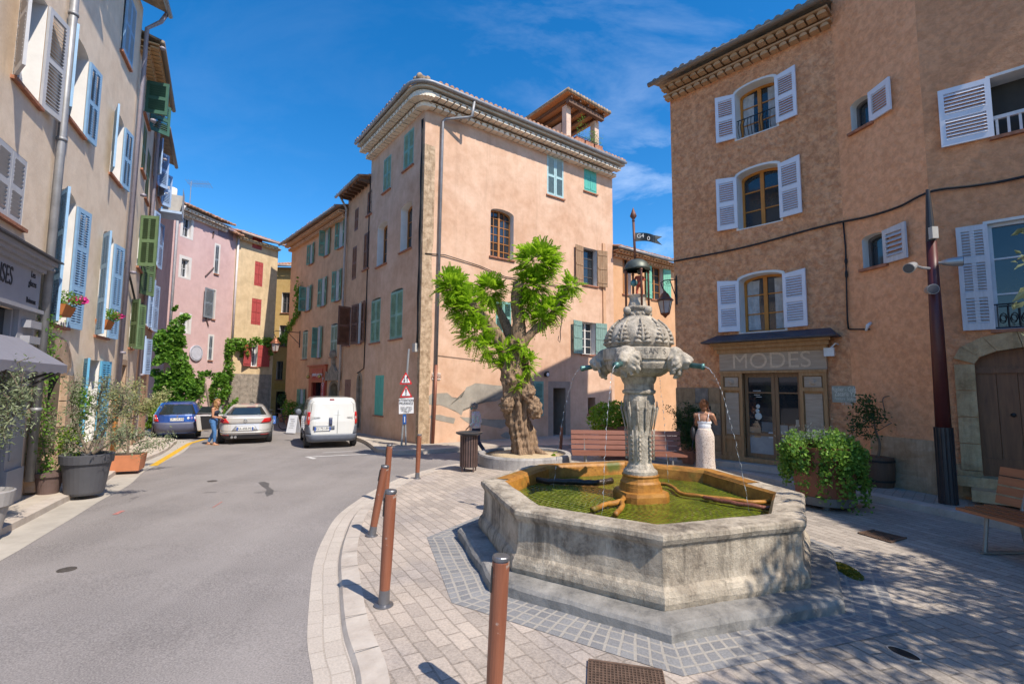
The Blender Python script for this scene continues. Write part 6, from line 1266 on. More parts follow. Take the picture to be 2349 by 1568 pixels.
d_ = Vector((.30, -.95, 0)); p = gp(2225, 1225); bench('orange slatted bench cut off by the right edge', (5.9, 5.32, gz(0, 5.2)), R(-88), 2.0, BW2)

# ------------------------------------------------------------------ litter bin
bi = thing('litter_bin', 'slatted brown litter bin with dark rim beside the round tree planter', 'litter bin', tuple(gp(1075, 1080))); p = bi.location
mb = MB(); n = 22
for i in range(n): a = 2 * math.pi * i / n; c = Vector((math.cos(a), math.sin(a), 0)); mb.box(p + c * .205 + Vector((0, 0, .49)), (.014, .038, .74), (c, (-c.y, c.x, 0), (0, 0, 1)))
obj('slat_drum', mb, simple('brown_bin_slats', (.13, .085, .075), .45, .3, .15), bi)
mb = MB(); mb.lathe([(.185, .12), (.185, .84), (.0001, .84)], 20, p); mb.lathe([(.0001, .13), (.2, .13), (.2, .11), (.0001, .11)], 20, p); obj('liner', mb, simple('dark_liner', (.045, .04, .04), .6), bi, 40)
mb = MB(); mb.lathe([(.2, .84), (.26, .86), (.315, .885), (.32, .92), (.29, .925), (.25, .90), (.2, .87)], 28, p); obj('rim', mb, simple('dark_grey_rim', (.05, .052, .06), .35, .3), bi, 40)
for a in (0.6, 2.2, 3.9, 5.4):
    mb = MB(); mb.tube([p + Vector((.19 * math.cos(a), .19 * math.sin(a), 0)), p + Vector((.19 * math.cos(a), .19 * math.sin(a), .12))], .018, 6); obj('leg', mb, simple('brown_bin_slats', (.13, .085, .075), .45), bi)

# ------------------------------------------------------------------ pollarded tree in its round planter
tc_ = Vector((.35, 13.1, gz(0, 13.1)))
pl = thing('tree_planter', 'low round stone planter ring filled with pale gravel round the tree', 'planter', tuple(tc_))
mb = MB(); mb.lathe([(1.22, -.05), (1.22, .26), (1.2, .30), (1.14, .305), (1.08, .30), (1.06, .22)], 56, tc_, fn=lambda a, z, r: 1 + .004 * noise.noise(Vector((a * 3, z * 4, 0)))); obj('ring', mb, stonemat('planter_stone', (.36, .34, .32), (.27, .25, .24), (.46, .43, .40), 3, .4, streaks=.5), pl, 40)
mb = MB(); mb.lathe([(1.07, .24), (.6, .27), (.0001, .29)], 40, tc_); obj('gravel_bed', mb, simple('pale_gravel', (.52, .40, .25), .95, 0, .25, 40, .8, 90), pl, True)
BARK = wood('gnarled_bark', (.045, .026, .015), (.40, .265, .165), .95, (8, 8, 1.0), 3.5, 1.0)
tr = thing('pollarded_tree', 'gnarled pollarded tree with bright green tufts on four stub limbs', 'tree', tuple(tc_ + Vector((.05, 0, .25))))
DT = 13.1
def T(X, Y, dd=0): return at(X, Y, DT + dd)
def limb(name, pts, rad, n=14, rough=.1, sub=7):
    P = catmull([Vector(p) for p in pts], sub); rads = np.interp(np.linspace(0, len(pts) - 1, len(P)), range(len(pts)), rad); mb = MB(); vs = []; ref = None; m_ = len(P)
    for i, p in enumerate(P):
        t = (P[min(i + 1, m_ - 1)] - P[max(i - 1, 0)]).normalized(); ref = t.orthogonal().normalized() if ref is None else (ref - t * ref.dot(t)).normalized(); b = t.cross(ref)
        for k in range(n):
            a = 2 * math.pi * k / n; e = ref * math.cos(a) + b * math.sin(a); q = p + e * rads[i]
            w = rads[i] * rough * (1.6 * noise.noise(Vector((e.x * 2.2, e.y * 2.2, p.z * 1.1))) + 1.1 * noise.noise(Vector((e.x * 5, e.y * 5, p.z * 1.6))) + .7 * noise.noise(Vector((e.x * 8, e.y * 8, p.z * .7))) + .6 * noise.noise(q * 9)); vs.append(q + e * w)
    mb.add(vs, [(i * n + k, i * n + (k + 1) % n, (i + 1) * n + (k + 1) % n, (i + 1) * n + k) for i in range(m_ - 1) for k in range(n)] + [tuple(range((m_ - 1) * n, m_ * n))]); return obj(name, mb, BARK, tr, True, fixn=False)
limb('trunk', [T(1204, 1062), T(1202, 1040), T(1196, 1000), T(1190, 960), T(1188, 910), T(1180, 870), T(1176, 820), T(1182, 780)], [.42, .32, .27, .29, .37, .32, .29, .25], 48, .30, 14)
tx_ = bpy.data.textures.new('burl', 'CLOUDS'); tx_.noise_scale = .12
for (c_, r_) in ((T(1226, 935, -.2), (.2, .22, .3)), (T(1165, 925, -.2), (.2, .22, .26)), (T(1178, 870, -.3), (.2, .16, .3)), (T(1210, 900, -.3), (.22, .17, .24))):
    mb = MB(); mb.ell(c_, r_, n=14, mm=10); bu = obj('burl', mb, BARK, tr, True); dm = bu.modifiers.new('s', 'SUBSURF'); dm.levels = 1; dm.render_levels = 2; d2 = bu.modifiers.new('d', 'DISPLACE'); d2.texture = tx_; d2.strength = .18; d2.texture_coords = 'LOCAL'
for (a, b_) in (((1225, 1030), (1262, 1048)), ((1180, 1040), (1164, 1056)), ((1210, 1045), (1222, 1062))): mb = MB(); mb.tube([T(*a), T((a[0] + b_[0]) / 2, (a[1] + b_[1]) / 2, -.1), T(*b_, -.15)], [.1, .08, .03], 8); obj('root', mb, BARK, tr, True)
limb('limb', [T(1172, 830), T(1148, 785), T(1120, 745), T(1092, 712), T(1070, 690)], [.24, .2, .17, .15, .14], 16, .22)
limb('limb', [T(1186, 800), T(1190, 740), T(1186, 690), T(1192, 650)], [.22, .17, .16, .17], 16, .22)
limb('limb', [T(1198, 790), T(1222, 760), T(1262, 730), T(1278, 700), T(1302, 662)], [.13, .11, .10, .09, .085], 12, .2)
limb('limb', [T(1178, 790, .2), T(1158, 740, .4), T(1140, 700, .5)], [.15, .12, .1], 12, .2)
# fronds: feather leaves set on the knuckles and along the limbs
LT = leafmat('bright_frond', (.17, .33, .012), (.36, .54, .03), .45)
FV, FF = [], []
def frond(p, d, L, droop=.5):
    d = Vector(d).normalized(); side = d.cross(Vector((0, 0, 1))); side = side.normalized() if side.length > .01 else Vector((1, 0, 0)); n = 7; tw = Vector((0, 0, 1)) * rng.uniform(-.4, .4)
    for i in range(1, n + 1):
        s = i / n; c = p + d * (L * s) - Vector((0, 0, droop * L * s * s * .6)); w = L * .36 * (1 - .45 * s) * rng.uniform(.8, 1.15)
        for sg in (-1, 1):
            e = (side * sg + d * .45 - Vector((0, 0, .25 + .2 * rng.random())) + tw * sg).normalized(); f_ = d * (L * .10); b = len(FV); up_ = Vector((0, 0, .006))
            FV.extend([c, c + e * w * .5 + f_, c + e * w, c + e * w * .5 - f_ * .8]); FF.append((b, b + 1, b + 2, b + 3))
def tuft(X, Y, rx, ry, n, dd=0, L=(.22, .38)):
    n = int(n * 2.7)
    c = T(X, Y, dd); px = DT / F; done = 0
    while done < n:
        d = Vector(rng.normal(size=3)); d.normalize(); q = rng.uniform(.25, 1) ** .5
        p = c + Vector((d.x * rx * px, d.y * rx * px * .9, d.z * ry * px)) * q
        if noise.noise(p * 2.6) < -.38: continue
        frond(p - d * .1, d * .9 + Vector((0, 0, .15)) + Vector(rng.normal(size=3)) * .35, rng.uniform(*L), rng.uniform(.05, .7)); done += 1
tuft(1232, 598, 50, 44, 185); tuft(1222, 655, 38, 42, 110); tuft(1205, 700, 22, 40, 45); tuft(1040, 655, 34, 38, 110); tuft(1072, 705, 34, 48, 95, -.1); tuft(1125, 665, 34, 34, 100, .4); tuft(1090, 760, 34, 45, 70, -.1); tuft(1118, 795, 22, 34, 34, -.15); tuft(1160, 800, 20, 26, 22, -.2); tuft(1048, 690, 24, 45, 50)
tuft(1310, 655, 20, 18, 28); tuft(1285, 690, 14, 22, 20); tuft(1258, 712, 30, 24, 50); tuft(1240, 730, 26, 16, 26); tuft(1195, 790, 16, 20, 14, -.25); tuft(1212, 830, 12, 26, 16, -.2); tuft(1190, 875, 13, 16, 14, -.35, (.12, .22)); tuft(1184, 890, 13, 10, 10, -.38, (.1, .2)); tuft(1152, 835, 12, 16, 14, -.2); tuft(1270, 1043, 5, 4, 8, -.3, (.08, .14))
mb = MB(); mb.v = [tuple(v) for v in FV]; mb.f = FF; mb.m = [0] * len(FF); obj('crown', mb, LT, tr, fixn=False)
mb = MB(); mb.tube([T(1287, 690), T(1290, 730), T(1285, 760), T(1286, 775)], .012, 5); mb.tube([T(1286, 775), T(1284, 785), T(1280, 780), T(1282, 770)], .01, 5); obj('hanging_cord', mb, BLACK, tr)

# ------------------------------------------------------------------ pots and plants
def pot(t, prof, mat, soil=True, name='pot', n=28):
    p = t.location; mb = MB(); mb.lathe(prof, n, p); obj(name, mb, mat, t, 35)
    if soil: mb = MB(); r_, z_ = prof[-1]; mb.lathe([(r_ * .98, z_ - .05), (.0001, z_ - .03)], 20, p); obj('soil', mb, simple('dark_soil', (.07, .05, .035), .95, 0, .3, 30), t)
LOL = leafmat('olive_leaf', (.13, .165, .085), (.29, .33, .19), .25); LDK = leafmat('dark_leaf', (.02, .055, .018), (.06, .12, .03), .25); LIV = leafmat('ivy_leaf', (.04, .12, .015), (.22, .38, .06), .3); LBR = leafmat('bright_leaf', (.10, .22, .015), (.28, .40, .03), .35); LVI = leafmat('vine_leaf', (.05, .15, .015), (.20, .37, .045), .35); LYE = leafmat('variegated_leaf', (.14, .18, .06), (.48, .46, .22), .25)
TWIG = simple('grey_twig', (.17, .13, .095), .9, 0, .3, 8)
def olive(t, base, stems, n, mat, size=.07, rad=.3, fol='foliage', seeds=1):
    P = []; mb = MB()
    for (pts, r_) in stems:
        C_ = catmull([Vector(p) for p in pts], 5); mb.tube(C_, np.linspace(r_, r_ * .4, len(C_)), 6)
        for q in C_[len(C_) // 3:]:
            for k in range(3):
                d = Vector(rng.normal(size=3)).normalized() * rng.uniform(.5, 1.1) * rad; e = q + d + Vector((0, 0, .06)); mb.tube([q, q + d * .5 + Vector((0, 0, .05)), e], [.006, .005, .003], 4)
                m_ = max(4, int(n / (len(stems) * len(C_) * 2)))
                for j in range(m_): s = rng.uniform(.2, 1.1); P.append(np.array(q + d * s) + rng.normal(size=3) * .055)
    obj('stems', mb, TWIG, t); leafcloud(fol, P, size, mat, t, aspect=.32)
# big charcoal pot with olive
p = gp(193, 1135); p.z = gz(0, p.y, .03); t = thing('olive_pot', 'big charcoal pot with a sprawling olive bush on the left pavement edge', 'potted plant', tuple(p))
pot(t, [(.26, 0), (.28, .04), (.33, .42), (.35, .54), (.38, .545), (.39, .69), (.37, .70), (.36, .69), (.35, .63)], simple('charcoal_plastic', (.075, .075, .085), .5, 0, .06))
b0 = p + Vector((0, 0, .7)); olive(t, b0, [([b0, b0 + Vector((-.15, 0, .3)), b0 + Vector((-.3, -.05, .8)), b0 + Vector((-.35, 0, 1.25))], .028), ([b0 + Vector((.1, 0, 0)), b0 + Vector((.2, .05, .35)), b0 + Vector((.45, .1, .75)), b0 + Vector((.55, 0, 1.1))], .026), ([b0, b0 + Vector((.05, .1, .4)), b0 + Vector((0, .15, .9)), b0 + Vector((.1, .1, 1.3))], .024), ([b0 + Vector((.15, -.05, 0)), b0 + Vector((.5, -.1, .2)), b0 + Vector((.85, -.15, .3)), b0 + Vector((1.0, -.1, .2))], .02), ([b0, b0 + Vector((-.4, 0, .25)), b0 + Vector((-.75, 0, .55))], .02)], 3300, LOL, .062, .24)
P = blob(b0 + Vector((-.35, .05, .2)), (.25, .2, .3), 700); leafcloud('underplanting', P, .05, LBR, t); P = blob(b0 + Vector((-.28, .1, .85)), (.2, .15, .35), 500); leafcloud('underplanting', P, .06, LVI, t)
# terracotta box with pale bush
p = gp(290, 1080); p.z = gz(0, p.y, .03); t = thing('terracotta_box', 'square terracotta box with a pale olive bush behind the charcoal pot', 'potted plant', tuple(p), R(24))
mb = MB(); mb.hexa([(-.28, -.24, 0), (.28, -.24, 0), (.28, .24, 0), (-.28, .24, 0)], [(-.32, -.28, .36), (.32, -.28, .36), (.32, .28, .36), (-.32, .28, .36)]); obj('box', mb, simple('terracotta', (.50, .19, .09), .8, 0, .1), t, local=True)
mb = MB(); mb.box((0, 0, .35), (.56, .48, .03)); obj('soil', mb, simple('dark_soil', (.07, .05, .035), .95), t, local=True)
t2 = t; t.rotation_euler = (0, 0, R(24)); b0 = Vector((0, 0, .35)); 
def olive_local(t, stems, n, mat, size, rad): 
    P = []; mb = MB()
    for (pts, r_) in stems:
        C_ = catmull([Vector(q) for q in pts], 5); mb.tube(C_, np.linspace(r_, r_ * .4, len(C_)), 6)
        for q in C_[len(C_) // 3:]:
            for k in range(3):
                d = Vector(rng.normal(size=3)).normalized() * rng.uniform(.4, 1.1) * rad
                for j in range(max(4, int(n / (len(stems) * len(C_) * 2)))): P.append(np.array(q + d * rng.uniform(.2, 1.1)) + rng.normal(size=3) * .06)
    obj('stems', mb, TWIG, t, local=True); leafcloud('foliage', P, size, mat, t, aspect=.4, local=True)
olive_local(t, [([b0, b0 + Vector((0, 0, .6)), b0 + Vector((.02, 0, 1.2)), b0 + Vector((.05, 0, 1.55))], .03), ([b0 + Vector((0, 0, .8)), b0 + Vector((-.3, 0, 1.15)), b0 + Vector((-.4, 0, 1.4))], .02), ([b0 + Vector((0, 0, .8)), b0 + Vector((.3, .1, 1.1)), b0 + Vector((.5, .1, 1.35))], .02)], 3000, LYE, .062, .27)
olive_local(t, [([b0, b0 + Vector((.5, 0, .2)), b0 + Vector((.8, .1, .3))], .012), ([b0, b0 + Vector((-.2, -.1, .35)), b0 + Vector((-.1, -.2, .6))], .012)], 700, LOL, .06, .2)
# small pot with climbing jasmine by the storefront
pz = LF.w(-1.45, 0, .3); p = Vector((pz.x, pz.y, gz(0, pz.y, .06))); t = thing('climber_pot', 'small brown pot with a thin climber between storefront and stone doorway', 'potted plant', tuple(p))
pot(t, [(.14, 0), (.2, .3), (.225, .3), (.23, .37), (.21, .37)], simple('brown_pot', (.13, .085, .075), .7))
P = []; mb = MB(); C_ = [p + Vector((0, 0, .3)), LF.w(-1.48, 1.2, .12), LF.w(-1.4, 2.2, .1), LF.w(-1.5, 2.95, .08)]; mb.tube(catmull(C_, 5), .012, 5); obj('stems', mb, TWIG, t)
for q in catmull(C_, 14): P += [np.array(q) + rng.normal(size=3) * np.array([.09, .09, .12]) for _ in range(34)]
leafcloud('foliage', P, .06, LVI, t)
# cut-off grey pot at the left edge
p = gp(-62, 1240); p.z = gz(0, p.y, -.02); t = thing('pale_grey_pot', 'pale grey pot with an olive tree cut off by the left edge', 'potted plant', tuple(p))
pot(t, [(.22, 0), (.29, .42), (.325, .43), (.34, .60), (.32, .61), (.31, .55)], simple('pale_grey_pot', (.33, .31, .30), .6, 0, .06))
b0 = p + Vector((0, 0, .55)); olive(t, b0, [([b0, b0 + Vector((0, 0, .6)), b0 + Vector((.05, 0, 1.1)), b0 + Vector((.1, .1, 1.6))], .02), ([b0 + Vector((0, 0, .6)), b0 + Vector((.25, .1, 1.0)), b0 + Vector((.3, .1, 1.3))], .014), ([b0 + Vector((0, 0, .5)), b0 + Vector((-.25, .1, .9)), b0 + Vector((-.3, .1, 1.4))], .014)], 2600, LOL, .06, .24)
# window flower boxes
for nm, lb_, u, k in (('flower_box', 'terracotta flower box with pink geraniums on the near blue window', -.95, 3.12), ('flower_box', 'terracotta flower box with pink geraniums on the far blue window', 1.62, 3.14)):
    t = thing(nm, lb_, 'flower box', tuple(LF.w(u, k, .12)), group='geranium boxes on the blue shuttered windows'); mb = MB(); mb.hexa([LF.w(u - .2, k, .02), LF.w(u + .25, k, .02), LF.w(u + .25, k, .18), LF.w(u - .2, k, .18)], [LF.w(u - .24, k + .2, -.0), LF.w(u + .3, k + .2, -.0), LF.w(u + .3, k + .2, .24), LF.w(u - .24, k + .2, .24)]); obj('box', mb, simple('orange_terracotta', (.48, .16, .04), .7), t)
    leafcloud('leaves', blob(LF.w(u + .05, k + .32, .14), (.28, .22, .16), 420), .055, LVI, t); leafcloud('flowers', blob(LF.w(u + .18, k + .33, .3), (.16, .1, .09), 130, .1, 1.6, -1), .06, simple('pink_petal', (.62, .03, .24), .6), t, aspect=.9)
# terrace planter on the loggia
t = thing('terrace_planter', 'terracotta troughs with wispy plants on the roof terrace rail', 'flower box', tuple(CR.w(8.4, lb + .75, ql + .15))); mb = MB(); [CR.box(mb, lu0 + .45 + i * .62, lu0 + .98 + i * .62, lb + .78, lb + .98, ql + .08, ql + .26) for i in range(3)]; obj('trough', mb, TERRA, t)
P = [];
for i in range(9): c = np.array(CR.w(lu0 + .6 + rng.uniform(0, 1.5), lb + .98, ql + .17)); hh = rng.uniform(.3, 1.2); P += [c + np.array([rng.normal() * .09, rng.normal() * .05, rng.uniform(0, hh)]) for _ in range(45)]
leafcloud('foliage', P, .09, LVI, t, aspect=.3)
# big ivy tub
p = gp(1893, 1160); t = thing('ivy_tub', 'round rust coloured tub overflowing with trailing ivy right of the fountain', 'potted plant', tuple(p)); COR = simple('rust_tub', (.22, .075, .042), .55, 0, .15, 5)
mb = MB(); mb.lathe([(.40, .10), (.42, .12), (.50, .95), (.52, 1.0), (.48, 1.0), (.46, .9)], 32, p); obj('tub', mb, COR, t, 35); mb = MB(); mb.lathe([(.41, .06), (.435, .07), (.445, .2), (.425, .2)], 32, p); obj('base_band', mb, simple('grey_band', (.15, .15, .15), .6), t, 35)
for a in (0, 2.1, 4.2): mb = MB(); mb.tube([p + Vector((.3 * math.cos(a), .3 * math.sin(a), 0)), p + Vector((.3 * math.cos(a), .3 * math.sin(a), .08))], .05, 8); obj('foot', mb, simple('grey_band', (.15, .15, .15), .6), t)
P = blob(p + Vector((-.08, -.05, .92)), (.62, .58, .40), 3600, .5)
for i in range(100):
    a = rng.uniform(0, 6.28); L_ = rng.uniform(.3, .82) * (1.25 if -2.4 < ((a + math.pi) % 6.283) - math.pi < -.2 else 1); r_ = rng.uniform(.5, .6)
    if -1.35 < ((a + math.pi) % 6.283) - math.pi < -.95: L_ *= .35
    for j in range(60): s = rng.random(); P.append(np.array(p) + np.array([r_ * math.cos(a) * (1 + .08 * s), r_ * math.sin(a) * (1 + .08 * s), .98 - L_ * s]) + rng.normal(size=3) * .035)
leafcloud('ivy', P, .055, LIV, t, aspect=.9)
for (dx, L_) in ((.62, .95), (.66, .85), (.58, .7)): leafcloud('ivy_trail', [np.array(p) + np.array([dx, -.1, .95 - L_ * s]) + rng.normal(size=3) * .03 for s in rng.random(110)], .05, LIV, t, aspect=.9)
leafcloud('silver_foliage', [np.array(p) + np.array([rng.normal() * .24 - .05, rng.normal() * .2, 1.12 + abs(rng.normal()) * .09]) for _ in range(700)], .04, leafmat('silver_leaf', (.13, .16, .15), (.27, .31, .30), .15), t, aspect=.25)
# rust planter with bright shrub behind the bench
p = gp(1420, 1035); p = Vector((3.1, 14.3, gz(0, 14.3))); t = thing('shrub_planter', 'square rust planter with a rounded bright green shrub behind the bench', 'potted plant', tuple(p))
mb = MB(); mb.hexa([p + Vector((-.45, -.45, 0)), p + Vector((.55, -.45, 0)), p + Vector((.55, .45, 0)), p + Vector((-.45, .45, 0))], [p + Vector((-.52, -.5, .95)), p + Vector((.62, -.5, .95)), p + Vector((.62, .5, .95)), p + Vector((-.52, .5, .95))]); obj('box', mb, COR, t)
leafcloud('foliage', blob(p + Vector((-.25, -.15, 1.15)), (.66, .5, .50), 3400, .4) + blob(p + Vector((.45, 0, 1.0)), (.5, .45, .45), 1500, .4), .085, LBR, t, aspect=.55)
# wine barrel with lemon tree
p = gp(2016, 1114, .12); t = thing('barrel_tree', 'half wine barrel holding a thin leafy young tree against the wall', 'potted plant', tuple(p)); BRL = wood('old_barrel', (.085, .045, .028), (.15, .085, .05), .7, (8, 8, .8))
pot(t, [(.235, 0), (.265, .2), (.275, .35), (.262, .56), (.24, .56)], BRL, name='barrel'); mb = MB(); mb.lathe([(.262, .1), (.264, .14)], 24, p); obj('hoop', mb, IRON, t); mb = MB(); mb.lathe([(.280, .47), (.282, .51)], 24, p); obj('hoop', mb, IRON, t)
q = lambda X, Y: at(X, Y, p.y - .1); mb = MB(); mb.tube(catmull([p + Vector((0, 0, .5)), q(2018, 1020), q(2008, 985), q(2005, 960)], 5), np.linspace(.028, .016, 16), 6)
br = [[q(2008, 980), q(1995, 965), q(1985, 935)], [q(2010, 975), q(2030, 955), q(2025, 915), q(2040, 908)], [q(2010, 990), q(2060, 965), q(2100, 985), q(2120, 1000)], [q(2008, 975), q(1985, 980), q(1965, 970)]]
for b_ in br: mb.tube(catmull(b_, 5), .008, 5)
obj('stems', mb, TWIG, t); P = []
for (X, Y, rx, ry, n) in ((1985, 930, 22, 26, 260), (2002, 955, 26, 20, 260), (1968, 975, 16, 24, 200), (2070, 985, 14, 22, 120), (2105, 990, 22, 18, 190), (2090, 1020, 14, 12, 70), (2080, 1040, 10, 10, 50), (1995, 1000, 16, 10, 60)):
    c = q(X, Y); k = p.y / F; P += [np.array(c) + rng.normal(size=3) * np.array([rx * k * .5, .1, ry * k * .5]) for _ in range(n)]
leafcloud('foliage', P, .075, LDK, t, aspect=.42)
# shrub at the stone base of the shop house
c = R1.w(-.75, 0, .45); c.z = gz(0, c.y, .12); t = thing('wall_shrub', 'dark loose shrub in a pot by the cut stone base behind the woman', 'potted plant', tuple(c)); pot(t, [(.14, 0), (.2, .3), (.2, .32)], TERRA)
olive(t, c, [([c + Vector((0, 0, .3)), c + Vector((-.1, 0, .7)), c + Vector((-.3, 0, 1.2))], .015), ([c + Vector((0, 0, .3)), c + Vector((.1, 0, .7)), c + Vector((.45, -.2, 1.25))], .015), ([c + Vector((0, 0, .3)), c + Vector((0, .05, .8)), c + Vector((.05, 0, 1.35))], .015)], 3600, LDK, .075, .34)
# ivy-clad climber on the pink house, bush by the blue car, vine over the arch
def px_blob(depth, X, Y, rx, ry, n, thr=-.15, ry_d=.5):
    c = at(X, Y, depth); k = depth / F; return blob(c, (rx * k, min(rx, ry) * k * ry_d, ry * k), n, .3, 1.3, thr)
t = thing('wall_climber', 'big leafy climber growing up the corner of the pink house', 'climbing plant', tuple(gp(400, 985) * 1.0)); DV = 23.2
P = px_blob(DV, 405, 752, 20, 22, 300) + px_blob(DV, 385, 790, 42, 34, 1500) + px_blob(DV, 395, 840, 50, 44, 2400) + px_blob(DV, 405, 895, 52, 42, 2400) + px_blob(DV, 385, 925, 46, 30, 1400) + px_blob(DV, 455, 880, 36, 26, 1000) + px_blob(DV, 490, 870, 30, 22, 800, -.05) + px_blob(DV, 425, 730, 14, 12, 120) + px_blob(DV, 400, 700, 8, 14, 80)
leafcloud('foliage', P, .18, LVI, t, aspect=.75, up=1.5); mb = MB()
for (x0, y0, x1, y1) in ((405, 985, 395, 850), (425, 985, 430, 870), (480, 985, 470, 880), (445, 985, 440, 880)): mb.tube(catmull([at(x0, y0, DV), at((x0 + x1) / 2 + 5, (y0 + y1) / 2, DV), at(x1, y1, DV)], 5), .05, 6)
obj('stems', mb, TWIG, t)
t = thing('green_bush', 'low bright green bush beside the blue car', 'bush', tuple(gp(345, 980))); leafcloud('foliage', px_blob(20.5, 352, 945, 30, 26, 900) + px_blob(20.5, 335, 965, 22, 18, 500), .14, LBR, t, aspect=.6); mb = MB(); b0 = gp(345, 985); [mb.tube([b0, at(345 + dx, 950, 20.5)], .02, 5) for dx in (-15, 0, 15)]; obj('stems', mb, TWIG, t)
t = thing('street_vine', 'ivy vine climbing the red shutter house and spanning the street on a wire', 'climbing plant', tuple(YF.w(LY, -.3))); P = []
PJ = YF.w(LY - .05, 0); 
def onY(X, Y, o=.12): return YF.w(*YF.P(X, Y, o), o)
for (x, y, rx, ry, n) in ((523, 800, 16, 24, 420), (520, 850, 18, 30, 520), (512, 900, 20, 30, 500), (530, 915, 14, 20, 200), (545, 790, 26, 16, 420), (575, 785, 26, 14, 360), (610, 785, 30, 12, 380), (618, 808, 12, 18, 160), (640, 782, 22, 8, 220), (520, 945, 10, 20, 150), (505, 960, 8, 18, 120), (560, 812, 12, 14, 90), (460, 905, 14, 40, 380), (490, 905, 14, 28, 260)):
    c = onY(x, y) if x > 505 else PF.w(*PF.P(x, y, .2), .2); k = c.y / F; P += blob(c, (rx * k, .25, ry * k), n, .2, 1.2, -.2)
a = onY(645, 782); b_ = C3.w(6.5, 6.1, .1); 
for i in range(520): s = rng.random(); c = a.lerp(b_, s); P.append(np.array(c) + rng.normal(size=3) * np.array([.1, .1, .13]) - np.array([0, 0, .5 * s * (1 - s)]))
e = C3.w(7.8, 7.2, .15)
for i in range(260): s = rng.random(); c = b_.lerp(C3.w(6.6, 7.8, .1), s); P.append(np.array(c) + rng.normal(size=3) * np.array([.12, .12, .2]))
leafcloud('foliage', P, .17, LVI, t, aspect=.75, up=1.2); mb = MB(); mb.tube([a, a.lerp(b_, .5) - Vector((0, 0, .12)), b_], .02, 5); mb.tube([onY(518, 985), onY(522, 900), onY(524, 800), onY(580, 780)], .04, 6); obj('stems', mb, TWIG, t)
# pots at the street end
for i, (X, Y, rx, ry, n, d, lb_) in enumerate(((665, 940, 22, 24, 500, 27.5, 'leafy potted plant at the street end left of the van'), (690, 945, 14, 20, 300, 24, 'leafy potted plant just behind the white van'), (650, 915, 14, 16, 260, 30, 'dark potted plant against the far shopfront'))):
    c = at(X, Y, d); t = thing('street_plant', lb_, 'potted plant', (c.x, c.y, gz(0, d))); k = d / F; leafcloud('foliage', blob(c, (rx * k, rx * k * .7, ry * k), n, .2, 1.4), .16, (LVI, LOL, LDK)[i], t); pot(t, [(.16, 0), (.24, .5), (.25, .52)], TERRA); mb = MB(); mb.tube([(c.x, c.y, gz(0, d) + .4), tuple(c)], .03, 5); obj('stems', mb, TWIG, t)
# big tree standing right of the frame: its shade falls on the lower right, a few sprays reach into the picture
tp = Vector((6.95, .55, gz(0, .5))); t = thing('shade_tree', 'narrow leaved tree right of the frame whose sprays hang in at the edge', 'tree', tuple(tp)); mb = MB(); mb.tube(catmull([tp, tp + Vector((.05, .1, 1.5)), tp + Vector((-.1, .2, 3))], 6), np.linspace(.2, .13, 13), 12)
ends = []
for k in range(11): a = k * 2.4; e = tp + Vector((-.1 + 1.9 * math.cos(a) * (.6 + .4 * (k % 3) / 2), .3 + 1.7 * math.sin(a), 3.8 + .9 * ((k * 7) % 5) / 4)); mb.tube(catmull([tp + Vector((-.1, .2, 2.7)), (tp + Vector((-.1, .2, 3.2))).lerp(e, .5) + Vector((0, 0, .25)), e], 5), np.linspace(.035, .01, 11), 5); ends.append(e)
sprays = [Vector((4.28, 4.1, 2.95)), Vector((4.25, 4.05, 2.62)), Vector((4.55, 4.2, 2.3)), Vector((4.62, 4.3, 3.3))]
for e in sprays: mb.tube(catmull([tp + Vector((-.1, .2, 3.0)), Vector((5.6, 3.2, 3.5 + (e.z - 2.9) * .4)), e], 6), np.linspace(.014, .004, 13), 5)
obj('trunk', mb, TWIG, t, True); P = []
for e in ends: P += blob(e, (1.15, 1.15, .7), 2300, .1, 1.5, -.16)
for e in sprays: P += [np.array(Vector((5.6, 3.2, 3.5 + (e.z - 2.9) * .4)).lerp(e, rng.uniform(.55, 1.0))) + rng.normal(size=3) * .045 for _ in range(60)]
leafcloud('crown', P, .12, LOL, t, aspect=.35)
tp = Vector((4.9, -1.6, gz(0, -1))); t = thing('shade_tree', 'second narrow leaved tree behind the camera shading the lower right pavers', 'tree', tuple(tp)); mb = MB(); mb.tube(catmull([tp, tp + Vector((.05, .1, 1.8)), tp + Vector((0, .1, 3.4))], 6), np.linspace(.18, .12, 13), 10); P = []
for k in range(8): a = k * 2.4; e = tp + Vector((1.5 * math.cos(a), 1.3 * math.sin(a), 4.2 + .8 * ((k * 7) % 5) / 4)); mb.tube([tp + Vector((0, .1, 3.2)), e], [.035, .012], 5); P += blob(e, (1.15, 1.15, .65), 2300, .1, 1.5, -.16)
obj('trunk', mb, TWIG, t, True); leafcloud('crown', P, .13, LOL, t, aspect=.3)

